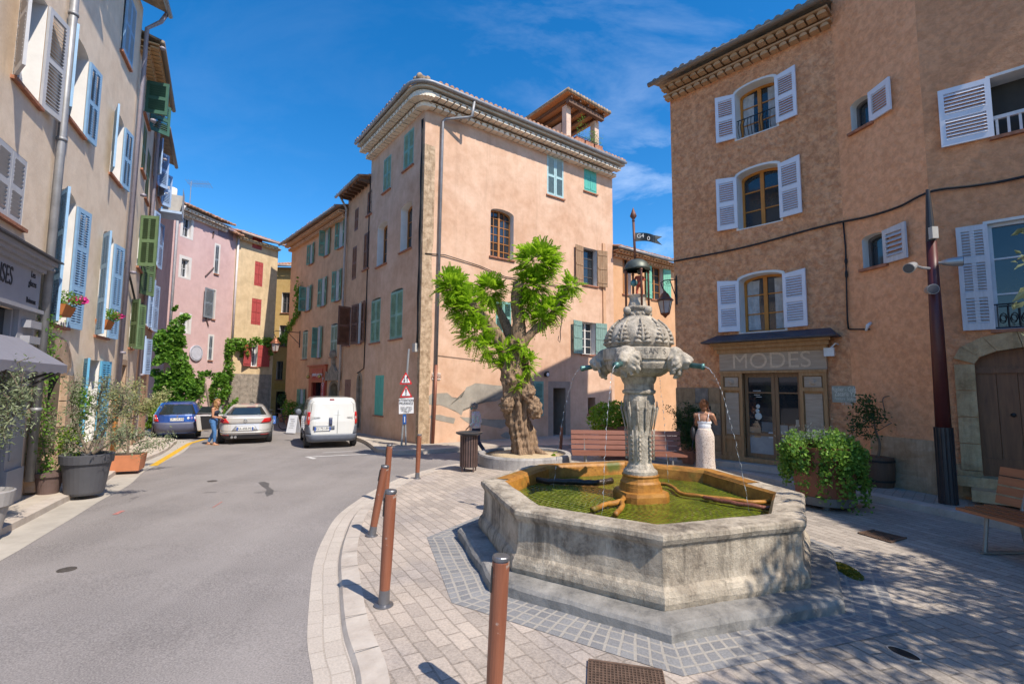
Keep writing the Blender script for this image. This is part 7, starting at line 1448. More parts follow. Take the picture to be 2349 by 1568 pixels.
# ------------------------------------------------------------------ lamps, signs, cables
p = gp(2177, 1172); t = thing('light_mast', 'tall tapering dark red light mast carrying round spotlights', 'street light', tuple(p)); tz = at(2128, 435, p.y); hh = tz.z - p.z
mast = lambda k: p + Vector(((tz.x - p.x) * k, 0, hh * k))
MR = simple('oxblood_paint', (.095, .022, .02), .4, 0, .1); MG = simple('anthracite_metal', (.045, .045, .05), .45, .4, .12)
mb = MB(); mb.tube([mast(.25), mast(.55), mast(.83)], [.105, .092, .07], 20); obj('shaft', mb, MR, t, True)
mb = MB(); mb.tube([mast(0), mast(.02), mast(.25)], [.125, .12, .115], 20); [mb.box(mast(.13) + Vector((.118 * math.cos(a), .118 * math.sin(a), 0)), (.016, .016, hh * .24)) for a in np.linspace(0, 6.28, 13)[:-1]]; obj('foot_sleeve', mb, MG, t, 40)
mb = MB(); mb.tube([mast(.83), mast(.9), mast(1.0)], [.072, .055, .028], 12); obj('tip', mb, MG, t, 40)
mb = MB(); mb.box(mast(.853) + Vector((-.03, -.09, 0)), (.10, .08, .2)); obj('control_box', mb, simple('grey_box', (.45, .43, .40), .6), t)
SPM = simple('spot_aluminium', (.42, .43, .44), .35, .5, .1); LNS = simple('spot_lens', (.12, .12, .13), .08)
for (X, Y, dx, dy, dz) in ((2090, 612, -.8, -.45, -.38), (2190, 600, .75, -.6, -.05), (2135, 664, -.35, -.9, -.1)):
    c = at(X, Y, p.y - .12); d = Vector((dx, dy, dz)).normalized(); mb = MB(); mb.tube([c - d * .17, c - d * .1, c - d * .02, c + d * .1], [.035, .06, .075, .085], 14); k = (c.z - p.z) / hh; mb.tube([mast(k), mast(k) + (c - mast(k)) * .5, c - d * .12], .022, 6); so_ = obj('spotlight', mb, SPM, t, 40); mb = MB(); mb.tube([c + d * .1005, c + d * .108], [.075, .075], 14); obj('lens', mb, LNS, so_)
def lantern(name, label, wallp, n2, armL, drop, s, flip=1):
    t = thing(name, label, 'wall lamp', tuple(wallp)); n3 = Vector((n2[0], n2[1], 0)).normalized(); e = wallp + n3 * armL; mb = MB(); mb.tube([wallp, e], .016 * s, 6); mb.tube([wallp - Vector((0, 0, .55 * s)), wallp + n3 * armL * .55], .013 * s, 6); mb.tube([wallp + Vector((0, 0, .1)), wallp - Vector((0, 0, .7 * s))], .022 * s, 6)
    mb.tube([e + n3 * .0 + Vector((0, 0, 0)), e + n3 * .1 * s + Vector((0, 0, -.06 * s)), e + n3 * .06 * s + Vector((0, 0, -.2 * s)), e + Vector((0, 0, -.3 * s))], .016 * s, 6)
    for k in range(10): a = k * .7; q = wallp + n3 * (armL * .72 + .05 * s * math.cos(a) * (1 - k * .07)) - Vector((0, 0, .07 * s + .05 * s * math.sin(a) * (1 - k * .07))); mb.ell(q, .012 * s, n=5, mm=4)
    obj('bracket', mb, IRON, t); c = e - Vector((0, 0, .34 * s)); CU = simple('copper_brown', (.22, .085, .045), .45, .5, .2)
    mb = MB(); mb.lathe([(.03 * s, .04 * s), (.05 * s, .0), (.09 * s, -.03 * s), (.16 * s, -.15 * s), (.22 * s, -.20 * s), (.235 * s, -.23 * s), (.21 * s, -.235 * s)], 16, c); obj('cap', mb, CU, t, 40)
    mb = MB(); mb.lathe([(.19 * s, -.24 * s), (.115 * s, -.58 * s)], 6, c, fn=None); obj('glass', mb, simple('milky_glass', (.45, .40, .38), .15, 0, .1), t); mb = MB()
    for k in range(6): a = 2 * math.pi * k / 6; mb.tube([c + Vector((.195 * s * math.cos(a), .195 * s * math.sin(a), -.235 * s)), c + Vector((.12 * s * math.cos(a), .12 * s * math.sin(a), -.585 * s))], .011 * s, 5)
    mb.lathe([(.125 * s, -.575 * s), (.125 * s, -.6 * s), (.06 * s, -.65 * s), (.02 * s, -.70 * s), (.0001, -.71 * s)], 12, c); obj('cage', mb, CU, t); return t
w0 = R1.w(-1.2, R1.P(1557, 640)[1], .02); ex = at(1523, 640, w0.y + .15); v = (ex - w0); lantern('wall_lantern', 'copper street lantern on an iron bracket at the corner of the shop house', w0, (v.x, v.y), v.length * .95, .3, 1.0)
w0 = C3.w(6.3, 4.9, .02); lantern('wall_lantern', 'small copper lantern hanging over the far end of the street', w0, (C3.n.x, C3.n.y), 1.3, .3, 1.25)
mb = MB(); cab = [R1.w(*R1.P(1548, 600), .05), R1.w(*R1.P(1700, 570), .05), R1.w(*R1.P(1850, 530), .05), R1.w(*R1.P(1925, 512), .06), R2.w(*R2.P(1990, 497, .05), .05), R2.w(*R2.P(2060, 475, .05), .05), R2.w(*R2.P(2110, 450, .05), .06), R3.w(.15, R3.P(2140, 440)[1], .06), R3.w(*R3.P(2240, 425, .05), .05), R3.w(*R3.P(2349, 405, .05), .05), R3.w(2.4, R3.P(2349, 405)[1] + .1, .05)]
mb.tube(catmull(cab, 4), .022, 6); mb.tube([R1.w(*R1.P(1936, 512), .05), R1.w(*R1.P(1941, 570), .04), R1.w(*R1.P(1943, 640), .05), R1.w(*R1.P(1945, 735), .04), R1.w(*R1.P(1948, 755), .04)], .016, 5); mb.tube([R2.w(*R2.P(1948, 755, .04), .04), R2.w(*R2.P(1995, 755, .04), .04)], .016, 5); mb.ell(R1.w(*R1.P(1942, 600), .05), (.03, .03, .08), n=8); mb.ell(R1.w(*R1.P(1943, 630), .05), (.03, .03, .1), n=8)
single('facade_cable', mb, BLACK, 'black power cable strung along the ochre house fronts', 'cable', smooth=True)
c = R2.P(2000, 752); t = thing('wall_camera', 'small white bracket device on the wall at the cable end', 'wall fitting', tuple(R2.w(*c))); mb = MB(); mb.tube([R2.w(c[0], c[1] + .1, .02), R2.w(c[0], c[1] + .05, .1), R2.w(c[0] - .03, c[1] - .06, .12)], [.03, .035, .02], 8); obj('housing', mb, simple('white_metal', (.7, .7, .7), .4), t, True)
mb = MB(); mb.box((0, 0, 0), (.01, .01, .01))
# traffic sign post
p = gp(924, 1018, .09); p = p * .975; p.z = gz(0, p.y, .08); dS = p.y; t = thing('traffic_sign', 'leaning post with two red triangle signs and a white warning board', 'road sign', tuple(p)); q = lambda X, Y, o=0: at(X, Y, dS + o)
GAL = simple('galvanised_post', (.36, .37, .38), .45, .5, .1); SW = simple('sign_white', (.72, .72, .74), .4, 0, .03); SR = simple('sign_red', (.55, .015, .02), .4, 0, .05); SB = simple('sign_black', (.015, .015, .02), .5); SBL = simple('sign_blue', (.02, .10, .35), .4)
mb = MB(); mb.tube([q(921, 1020), q(938, 800)], .035, 10); mb.tube([q(931, 1020), q(929, 945)], .03, 8); obj('post', mb, GAL, t, 40)
nS = Vector((p.x, p.y, 0)).normalized(); fS = Face((0, 0), (1, 0), n=(0, -1)); rS = Vector((nS.y, -nS.x, 0)); 
def SP(X, Y, o): r_ = ray(X, Y); pl_ = p - nS * o; k = pl_.dot(nS) / r_.dot(nS) if False else (pl_.x * nS.x + pl_.y * nS.y) / (r_.x * nS.x + r_.y * nS.y); return Vector((0, 0, H)) + r_ * k
def SF(X, Y, o): c = SP(X, Y, o); f = Face((c.x, c.y), (rS.x, rS.y), n=(-nS.x, -nS.y)); return f, c.z
def tri(cx, cy, w, h, o, mat, nm, par):
    mb = MB(); pts = [(cx, cy - h * .55), (cx + w / 2, cy + h * .45), (cx - w / 2, cy + h * .45)]; P = []
    for i in range(3):
        a, b_, c_ = Vector(pts[i - 1]), Vector(pts[i]), Vector(pts[(i + 1) % 3]); P += [b_.lerp(a, .09), b_.lerp(a, .02).lerp(c_, .02), b_.lerp(c_, .09)]
    f = [SP(x.x, x.y, o) for x in P]; g = [v + nS * .012 for v in f]; n = len(P); mb.add(f + g, [tuple(range(n)), tuple(range(n, 2 * n))[::-1]] + [(i, (i + 1) % n, n + (i + 1) % n, n + i) for i in range(n)]); return obj(nm, mb, mat, par)
for (cx, cy) in ((931, 868), (931.5, 898)):
    rp_ = tri(cx, cy, 30, 29, .08, SR, 'warning_triangle', t); tri(cx, cy + .6, 20.5, 19.5, .095, SW, 'triangle_face', rp_)
    mb = MB()
    if cy < 880:
        for (x, s) in ((-3.4, -1), (3.2, 1)):
            a, b_ = SP(cx + x, cy + 6 * s + 1, .1), SP(cx + x, cy - 5 * s + 1, .1); mb.tube([a, b_], .012, 4); e = SP(cx + x, cy - 8 * s + 1, .1); mb.poly(SP(cx + x - 2.4, cy - 2.5 * s + 1, .112), SP(cx + x + 2.4, cy - 2.5 * s + 1, .112), SP(cx + x, cy - 8 * s + 1, .112))
    else: mb.hexa([SP(cx - .9, cy + 3, .098), SP(cx + .9, cy + 3, .098), SP(cx + 1.6, cy - 7, .098), SP(cx - 1.6, cy - 7, .098)], [SP(cx - .9, cy + 3, .108), SP(cx + .9, cy + 3, .108), SP(cx + 1.6, cy - 7, .108), SP(cx - 1.6, cy - 7, .108)]); mb.ell(SP(cx, cy + 6, .1), .02, n=8)
    obj('sign_symbol', mb, SB, rp_)
mb = MB(); bx = [SP(x, y, .08) for x, y in ((915, 914), (949, 911), (949, 947), (915, 949))]; mb.hexa(bx, [v + nS * .012 for v in bx]); wb = obj('warning_board', mb, SW, t)
for (tx_, X, Y, s_) in (('ATTENTION', 932, 917.5, .105), ('PRUDENCE', 932, 924.5, .105), ('ECOLE - CHEVAUX', 932, 933, .05), ('CARS PONT - VELOS', 932, 937, .05), ('PIETONS - AGES', 932, 941, .05), ('ZONE 30', 932, 944.5, .05)):
    f, z = SF(X, Y, .095); text3('board_lettering', tx_, f, 0, z, s_, SB, wb, .002, ext=.002, sx=.85)
mb = MB(); bx = [SP(x, y, .06) for x, y in ((924, 950), (932, 950), (932, 972), (924, 972))]; mb.hexa(bx, [v + nS * .012 for v in bx]); bb = obj('blue_plate', mb, SBL, t); mb = MB(); mb.tube([SP(928, 955, .075), SP(928, 968, .075)], .014, 5); obj('sign_symbol', mb, SW, bb)
# street name plaque, house lamp on the corner house
a = CR.rect(z6(302, 982), z6(356, 941)); mb = MB(); CR.box(mb, *a, .0, .03); t = single('street_plaque', mb, simple('cream_enamel', (.66, .6, .54), .35, 0, .08), 'cream street name plaque on the pink corner house wall', 'street sign'); mb = MB(); CR.box(mb, a[0] + .04, a[1] - .04, a[2] + .04, a[2] + .055, .031, .034); CR.box(mb, a[0] + .04, a[1] - .04, a[3] - .055, a[3] - .04, .031, .034); obj('plaque_border', mb, simple('plaque_brown', (.28, .1, .05), .5), t); text3('plaque_lettering', 'RUE DU', CR, (a[0] + a[1]) / 2, a[3] - .15, .11, simple('plaque_brown', (.28, .1, .05), .5), t, .034); text3('plaque_lettering', 'ONZE', CR, (a[0] + a[1]) / 2, a[2] + .14, .13, simple('plaque_brown', (.28, .1, .05), .5), t, .034)
c = CR.P(*z6(1020, 950)); t = thing('round_wall_lamp', 'small round black wall lamp left of the dark doorway', 'wall lamp', tuple(CR.w(*c))); mb = MB(); mb.tube([CR.w(c[0], c[1], .02), CR.w(c[0], c[1], .16)], [.1, .1], 16); mb.tube([CR.w(c[0], c[1] + .1, .0), CR.w(c[0] + .12, c[1] + .12, .1)], .02, 5); obj('housing', mb, IRON, t); mb = MB(); mb.tube([CR.w(c[0], c[1], .161), CR.w(c[0], c[1], .17)], [.075, .075], 16); obj('dial', mb, simple('sign_white', (.72, .72, .74), .4), t)
# little pot in the niche
o = oC['niche']; t = thing('niche_pot', 'small terracotta pot standing in the wall niche behind the fountain', 'potted plant', tuple(CR.w((o[0] + o[1]) / 2, o[2], -.1))); pot(t, [(.08, .0), (.11, .2), (.12, .22)], TERRA); leafcloud('foliage', blob(t.location + Vector((0, 0, .35)), (.14, .12, .16), 120), .07, LDK, t)
p = gp(1332, 1008, .09); t = thing('stone_trough', 'low round stone trough on the pavement by the dark doorway', 'planter', tuple(p)); pot(t, [(.22, 0), (.36, .12), (.38, .26), (.33, .26)], simple('grey_trough', (.2, .17, .15), .8, 0, .3, 10))
# street-end A-board, wheelchair sign and bicycle
p = gp(672, 992); t = thing('sandwich_board', 'white folding sandwich board standing left of the van', 'sign', tuple(p), R(-15)); mb = MB(); mb.hexa([(-.34, -.22, 0.0), (.34, -.22, .0), (.34, -.19, 0), (-.34, -.19, 0)], [(-.3, -.02, 1.0), (.3, -.02, 1.0), (.3, .0, 1.0), (-.3, .0, 1.0)]); t.scale = (.72, .72, .78); obj('board', mb, simple('sign_white', (.72, .72, .74), .4), t, local=True); mb = MB(); mb.hexa([(-.34, .3, 0.0), (.34, .3, .0), (.34, .33, 0), (-.34, .33, 0)], [(-.3, .01, 1.0), (.3, .01, 1.0), (.3, .03, 1.0), (-.3, .03, 1.0)]); obj('back_board', mb, simple('sign_white', (.72, .72, .74), .4), t, local=True)
mb = MB(); [mb.box((rng.uniform(-.05, .05), -.205 + .18 * z + .0 - .012, z), (.3, .012, .02)) for z in (.3, .42, .54, .66, .78)]; obj('chalk_writing', mb, simple('grey_writing', (.25, .22, .2), .7), t, local=True)
c = at(627, 962, 23); t = thing('parking_sign', 'small blue wheelchair parking sign on a thin post beside the silver car', 'road sign', (c.x, c.y, gz(0, 23))); mb = MB(); mb.tube([(c.x, c.y, gz(0, 23)), (c.x, c.y, c.z + .15)], .025, 6); obj('post', mb, GAL, t); mb = MB(); mb.box((c.x, c.y - .04, c.z), (.26, .02, .36)); pb_ = obj('plate', mb, simple('sign_sky_blue', (.10, .22, .6), .4), t)
mb = MB(); mb.ell((c.x - .01, c.y - .052, c.z + .1), (.025, .008, .025)); mb.tube([(c.x - .01, c.y - .055, c.z + .08), (c.x, c.y - .055, c.z), (c.x + .06, c.y - .055, c.z), (c.x + .08, c.y - .055, c.z - .08)], .012, 4); mb.tube([(c.x + .06 * math.cos(a), c.y - .055, c.z - .06 + .06 * math.sin(a)) for a in np.linspace(2, 6.2, 9)], .01, 4); obj('sign_symbol', mb, SW, pb_)
c = at(630, 975, 23.6); t = thing('bicycle', 'dark bicycle leaning behind the silver car', 'bicycle', (c.x, c.y, gz(0, 23.6)), R(60)); TY = simple('tyre_rubber', (.022, .022, .024), .7)
for x in (-.5, .5):
    mb = MB(); mb.tube([(x + .33 * math.cos(a), 0, .34 + .33 * math.sin(a)) for a in np.linspace(0, 6.283, 25)], .02, 6, False); [mb.tube([(x, 0, .34), (x + .32 * math.cos(a), 0, .34 + .32 * math.sin(a))], .003, 3) for a in np.linspace(0, 6.28, 13)]; obj('wheel', mb, TY, t, local=True)
mb = MB(); [mb.tube(P_, .018, 6) for P_ in ([(-.5, 0, .34), (-.1, 0, .3), (.32, 0, .8), (-.2, 0, .82), (-.1, 0, .3)], [(-.5, 0, .34), (-.2, 0, .82), (-.23, 0, .95)], [(.5, 0, .34), (.36, 0, .7), (.3, 0, .98)], [(.3, -.25, 1.0), (.3, 0, .98), (.3, .25, 1.0)])]; obj('frame', mb, simple('bike_paint', (.03, .03, .05), .4), t, local=True); mb = MB(); mb.ell((-.24, 0, .97), (.13, .07, .03)); obj('saddle', mb, TY, t, local=True)

# ------------------------------------------------------------------ cars
TYRE = simple('tyre_rubber', (.022, .022, .024), .7); RIMM = simple('wheel_rim', (.33, .33, .35), .35, .7, .08); PLT = simple('plate_white', (.66, .66, .64), .4, 0, .03); PBLU = simple('plate_blue', (.02, .09, .42), .4); PTX = simple('plate_black', (.015, .015, .015), .5)
CGL = simple('car_glass', (.02, .028, .03), .03, 0, .2, 2, spec=1.0); TLR = simple('tail_lamp_red', (.55, .012, .012), .12, 0, .1, 9, coat=1.0); TLW = simple('tail_lamp_clear', (.6, .55, .55), .12, coat=1.0); UND = simple('under_body', (.015, .015, .016), .8); CHR = simple('chrome', (.65, .65, .66), .15, 1.0, .03)
def paint(name, c, metal=0.0, rough=.3): return simple(name, c, rough, metal, .03, 2, coat=1.0)
class Car:
    def __init__(s, name, label, loc, rz, rear, front, half, z0, z1, mat, n=5.0, rings=26):
        s.t = thing(name, label, 'car' if 'van' not in name else 'van', loc, rz); s.rear, s.front, s.half, s.n = rear, front, half, n
        mb = MB(); rs = []; N = 56
        zs = sorted({*np.linspace(z0, z1, rings), *[z for z, _ in rear], *[z for z, _ in half]})
        zs = [z for z in zs if z0 <= z <= z1]
        for z in zs:
            yr, yf, w = s.g(z); mid, hl = (yr + yf) / 2, (yf - yr) / 2; r = []
            for k in range(N):
                a = 2 * math.pi * (k + .5) / N; ca, sa = math.cos(a), math.sin(a); r.append(Vector((w * math.copysign(abs(ca) ** (2 / n), ca), mid + hl * math.copysign(abs(sa) ** (2 / n), sa), z)))
            rs.append(r)
        loftrings(mb, rs); b = len(mb.v); mb.add(rs[-1], [tuple(range(N))]); mb.add(rs[0], [tuple(range(N))[::-1]])
        s.body = obj('body', mb, mat, s.t, 35, local=True)
    def g(s, z): return tuple(float(np.interp(z, [p[0] for p in L], [p[1] for p in L])) for L in (s.rear, s.front, s.half))
    def S(s, x, z, o=0.0, fr=False):
        yr, yf, w = s.g(z); mid, hl = (yr + yf) / 2, (yf - yr) / 2; k = max(0, 1 - min(1, abs(x) / w) ** s.n) ** (1 / s.n)
        return Vector((x, mid + hl * k + o, z)) if fr else Vector((x, mid - hl * k - o, z))
    def T(s, y, z, sg, o=0.0):
        yr, yf, w = s.g(z); mid, hl = (yr + yf) / 2, (yf - yr) / 2; k = max(0, 1 - min(1, abs(y - mid) / hl) ** s.n) ** (1 / s.n); return Vector((sg * (w * k + o), y, z))
    def patch(s, name, quad, mat, o=.006, nx=10, nz=6, th=.012, parent=None, side=None, fr=False):
        """quad = (x0b,x1b,zb, x0t,x1t,zt) on the tail, or y values on a side"""
        a, b_, zb, c, d, zt = quad; mb = MB()
        def fn(u, v): z = zb + (zt - zb) * v; x = (a + (b_ - a) * u) * (1 - v) + (c + (d - c) * u) * v; return s.S(x, z, o, fr) if side is None else s.T(x, z, side, o)
        mb.grid(fn, nx, nz); q = obj(name, mb, mat, parent or s.t, True, local=True)
        if th: md = q.modifiers.new('s', 'SOLIDIFY'); md.thickness = th; md.offset = 0
        return q
    def wheel(s, x, y, r, w=.19):
        wo_ = obj('wheel', (lambda mb: (mb.lathe([(r * .62, -w / 2), (r * .9, -w / 2), (r, -w * .36), (r, w * .36), (r * .9, w / 2), (r * .62, w / 2)], 28), mb)[1])(MB()), TYRE, s.t, 40, local=True); wo_.location = (x, y, r); wo_.rotation_euler = (0, math.pi / 2, 0)
        mb = MB(); mb.lathe([(.0001, w * .3), (r * .12, w * .32), (r * .15, w * .22), (r * .55, w * .2), (r * .63, w * .4), (r * .63, -w * .4)], 20)
        for k in range(5): a = k * 2 * math.pi / 5; mb.box((r * .37 * math.cos(a), r * .37 * math.sin(a), w * .25), (r * .5, r * .13, w * .12), ((math.cos(a), math.sin(a), 0), (-math.sin(a), math.cos(a), 0), (0, 0, 1)))
        ro_ = obj('rim', mb, RIMM, wo_, 40, local=True)
        if x < 0: ro_.rotation_euler = (math.pi, 0, 0)
    def plate(s, txt, z, w=.52, h=.11, o=.02):
        y = s.S(0, z, o).y; mb = MB(); mb.box((0, y - .006, z), (w, .012, h)); p = obj('number_plate', mb, PLT, s.t, local=True); mb = MB(); mb.box((-w / 2 + .02, y - .0135, z), (.04, .004, h)); obj('plate_band', mb, PBLU, p, local=True); mb = MB(); mb.box((w / 2 - .02, y - .0135, z), (.04, .004, h)); obj('plate_band', mb, PBLU, p, local=True)
        f = Face((0, y - .014), (1, 0), n=(0, -1)); tx = text3('plate_lettering', txt, f, 0, z, .115, PTX, None, .0, ext=.002, sx=.85); tx.parent = p
    def arch(s, y, r, sg):
        mb = MB(); yr, yf, w = s.g(.45); P = [(y + r * math.cos(a), r * .93 + r * math.sin(a)) for a in np.linspace(-.35, math.pi + .35, 15)]; f = [s.T(a, max(.2, b), sg, .004) for a, b in P]; c = s.T(y, .3, sg, .004)
        for i in range(len(f) - 1): mb.poly(c, f[i], f[i + 1])
        obj('wheel_arch', mb, UND, s.t, local=True, fixn=False)
def heading(h): return math.atan2(-h[0], h[1])
# blue hatchback
p = gp(403, 1006, RD + .06); BLU = paint('blue_car_paint', (.018, .07, .29), .25); hd = Vector((p.x, p.y + 1.5)).normalized()
c = Car('blue_car', 'small blue hatchback seen from behind, half parked on the left pavement', (p.x, p.y, gz(0, p.y, RD + .05)), heading(hd), [(.22, .14), (.4, .0), (.62, .0), (.66, .05), (.88, .09), (.95, .13), (1.30, .42), (1.38, .6), (1.42, .95)], [(.22, 3.7), (.5, 3.77), (.72, 3.6), (.88, 2.95), (.95, 2.7), (1.35, 1.95), (1.42, 1.6)], [(.22, .74), (.42, .81), (.8, .82), (.92, .79), (1.3, .62), (1.38, .55), (1.42, .42)], .2, 1.42, BLU)
c.patch('bumper', (-.79, .79, .24, -.80, .80, .64), simple('grey_blue_bumper', (.075, .085, .14), .5), .02, 20, 6, .02)
c.patch('rear_window', (-.60, .60, .93, -.46, .46, 1.31), CGL, .008, 14, 8); c.patch('boot_seam', (-.62, .62, .90, -.62, .62, .905), UND, .009, 10, 1); 
for sg in (-1, 1):
    c.patch('tail_lamp', (sg * .58, sg * .77, .67, sg * .68, sg * .77, .93), TLR, .014, 5, 6, .02); c.patch('tail_lamp_clear', (sg * .66, sg * .73, .77, sg * .67, sg * .73, .83), TLW, .026, 3, 3)
    c.patch('side_window', (1.0, 2.5, .95, 1.1, 2.0, 1.3), CGL, .006, 8, 5, .01, side=sg); c.arch(.68, .33, sg); c.arch(3.1, .33, sg); c.wheel(sg * .72, .68, .29); c.wheel(sg * .72, 3.1, .29)
    mb = MB(); mb.ell((sg * .9, 2.45, .98), (.1, .06, .07)); obj('mirror', mb, BLU, c.t, True, local=True)
c.plate('CP-139-MK', .745); mb = MB(); mb.tube([(0, .14, .90), (0, .1, .955), (.14, .13, .965)], .014, 5); mb.tube([(-.02, .12, .95), (.36, .16, .98)], .01, 4); obj('wiper', mb, UND, c.t, local=True)
mb = MB(); y = c.S(0, .86, .012).y; mb.poly((0, y, .90), (.04, y, .86), (0, y, .82), (-.04, y, .86)); obj('badge', mb, CHR, c.t, local=True); mb = MB(); mb.tube([(0, .75, 1.4), (.0, .62, 1.52)], .008, 4); obj('aerial', mb, UND, c.t, local=True)
for i, (x, cc) in enumerate(((.36, (.7, .7, .7)), (.47, (.25, .2, .5)), (.58, (.7, .65, .7)))): mb = MB(); y = c.S(x, .79, .012).y; mb.ell((x, y, .79), (.04, .004, .05)); obj('sticker', mb, simple('sticker%d' % i, cc, .5), c.t, local=True)
mb = MB(); mb.ell((-.22, .45, 1.12), (.12, .05, .12)); obj('headrest', mb, simple('pale_disc', (.2, .35, .35), .6), c.t, True, local=True)
# silver coupe
p = gp(560, 1019, RD); SIL = paint('silver_car_paint', (.62, .60, .57), .35, .32); hd = Vector((p.x + .5, p.y + 1)).normalized()
c = Car('silver_car', 'silver coupe with red tail lamps and its left door standing open', (p.x, p.y, gz(0, p.y, RD)), heading(hd), [(.2, .2), (.35, .06), (.5, .0), (.74, .05), (.80, .03), (.93, .02), (.97, .05), (1.02, .2), (1.30, .85), (1.37, 1.3), (1.40, 1.7)], [(.2, 4.1), (.5, 4.25), (.7, 4.1), (.85, 3.2), (.95, 2.9), (1.3, 2.2), (1.40, 1.9)], [(.2, .80), (.35, .87), (.55, .905), (.8, .895), (.95, .84), (1.02, .77), (1.3, .58), (1.37, .5), (1.40, .36)], .2, 1.4, SIL)
c.patch('rear_window', (-.66, .66, 1.035, -.47, .47, 1.30), CGL, .008, 14, 8); c.patch('bumper', (-.80, .80, .21, -.84, .84, .34), simple('dark_diffuser', (.05, .05, .055), .6), .006, 18, 3); c.patch('bumper_lip', (-.84, .84, .40, -.84, .84, .45), SIL, .02, 18, 2, .03)
c.patch('boot_seam', (-.70, .70, .735, -.70, .70, .742), UND, .006, 14, 1)
c.patch('plate_recess', (-.42, .42, .49, -.30, .30, .66), simple('silver_shade', (.33, .33, .33), .4, .5), .004, 10, 4)
for sg in (-1, 1):
    c.patch('tail_lamp', (sg * .50, sg * .84, .76, sg * .62, sg * .82, .925), TLR, .012, 8, 5, .02); c.patch('reflector', (sg * .5, sg * .78, .325, sg * .5, sg * .78, .35), TLR, .012, 6, 1); c.patch('side_window', (1.2, 3.0, 1.0, 1.7, 2.4, 1.28), CGL, .006, 8, 5, .01, side=sg); c.arch(.8, .36, sg); c.arch(3.4, .36, sg); c.wheel(sg * .78, .8, .32, .22); c.wheel(sg * .78, 3.4, .32, .22)
c.plate('AA-498-MH', .56)
mb = MB(); [mb.tube([(x, .02, .27), (x, .12, .27)], .045, 12) for x in (-.40, -.29)]; obj('exhaust', mb, CHR, c.t, 40, local=True); mb = MB(); y = c.S(0, .83, .01).y; mb.tube([(.055 * math.cos(a), y, .84 + .055 * math.sin(a)) for a in np.linspace(0, 6.283, 17)], .008, 4, False); mb.tube([(-.035, y, .87), (-.012, y, .81), (0, y, .85), (.012, y, .81), (.035, y, .87)], .006, 4); obj('badge', mb, CHR, c.t, local=True)
mb = MB(); mb.tube([(-.1, .45, 1.06), (.2, .5, 1.1)], .012, 4); obj('wiper', mb, UND, c.t, local=True)
# the open left door, hinged at its front edge
dh = Vector((-.86, 2.95, 0)); ang = R(62); e = Vector((-math.sin(ang), -math.cos(ang), 0)); nn = Vector((-e.y, e.x, 0)); L_ = 1.1
dq = lambda x, z, o=0: dh + e * x + nn * o + Vector((0, 0, z)); mb = MB(); mb.hexa([dq(.0, .35, -.05), dq(L_ * .9, .32, -.05), dq(L_ * .9, .32, .05), dq(0, .35, .05)], [dq(.05, .93, -.05), dq(L_, .95, -.05), dq(L_, .95, .05), dq(.05, .93, .05)]); do_ = obj('door', mb, SIL, c.t, local=True); do_.modifiers.new('b', 'BEVEL').width = .03
for o_ in (-.056, .056): mb = MB(); mb.hexa([dq(.06, .4, o_), dq(L_ * .78, .38, o_), dq(L_ * .78, .38, o_ * 1.2), dq(.06, .4, o_ * 1.2)], [dq(.1, .88, o_), dq(L_ * .86, .9, o_), dq(L_ * .86, .9, o_ * 1.2), dq(.1, .88, o_ * 1.2)]); obj('door_lining', mb, simple('black_trim', (.012, .012, .014), .6), do_, local=True)
mb = MB(); mb.hexa([dq(.1, .95, -.01), dq(L_ * .98, .96, -.01), dq(L_ * .98, .96, .01), dq(.1, .95, .01)], [dq(.45, 1.25, -.01), dq(L_ * .8, 1.27, -.01), dq(L_ * .8, 1.27, .01), dq(.45, 1.25, .01)]); obj('door_window', mb, CGL, do_, local=True)
# white van
p = gp(768, 1028, RD); WHI = paint('white_van_paint', (.66, .66, .64), 0, .35); hd = Vector((-.43, .90)).normalized(); DP = simple('blue_grey_plastic', (.12, .135, .17), .55)
c = Car('white_van', 'white delivery van with closed rear doors parked by the corner house', (p.x - .1, p.y, gz(0, p.y, RD)), heading(hd), [(.22, .12), (.32, .02), (.5, .0), (.9, .0), (1.0, .01), (1.5, .05), (1.62, .09), (1.69, .2), (1.72, .5)], [(.22, 3.8), (.6, 3.86), (.95, 3.5), (1.05, 3.1), (1.55, 2.35), (1.72, 1.9)], [(.22, .80), (.4, .85), (.9, .855), (1.1, .84), (1.5, .785), (1.62, .74), (1.69, .66), (1.72, .5)], .22, 1.72, WHI, n=7.5)
c.patch('bumper', (-.83, .83, .25, -.845, .845, .47), DP, .03, 24, 5, .05)
for sg in (-1, 1):
    c.patch('bumper_corner', (sg * .66, sg * .835, .47, sg * .745, sg * .84, .80), DP, .012, 6, 5, .02); c.patch('tail_lamp', (sg * .735, sg * .842, .80, sg * .72, sg * .80, 1.22), TLR, .022, 5, 8, .03); c.patch('tail_lamp_clear', (sg * .742, sg * .84, .96, sg * .737, sg * .83, 1.06), TLW, .04, 5, 3)
    c.arch(.62, .34, sg); c.arch(3.1, .34, sg); c.wheel(sg * .76, .62, .30); c.wheel(sg * .76, 3.1, .30); c.patch('door_window', (2.0, 3.05, 1.08, 2.0, 2.4, 1.52), CGL, .006, 8, 5, .01, side=sg); c.patch('sill_strip', (1.0, 2.75, .42, 1.0, 2.75, .5), DP, .02, 8, 2, .02, side=sg); c.patch('door_seam', (1.92, 1.93, .5, 1.92, 1.93, 1.55), UND, .005, 1, 8, .004, side=sg)
    mb = MB(); mb.ell((sg * .98, 2.75, 1.1), (.11, .07, .13)); obj('mirror', mb, DP, c.t, True, local=True)
def rl(name, P, r, mat): mb = MB(); mb.tube([c.S(x, z, .005) for x, z in P], r, 5); return obj(name, mb, mat, c.t, local=True)
SEAM = simple('dark_seam', (.06, .06, .06), .7)
rl('door_seam', [(.16, 1.64), (.16, 1.2), (.15, .8), (.15, .5)], .007, SEAM)
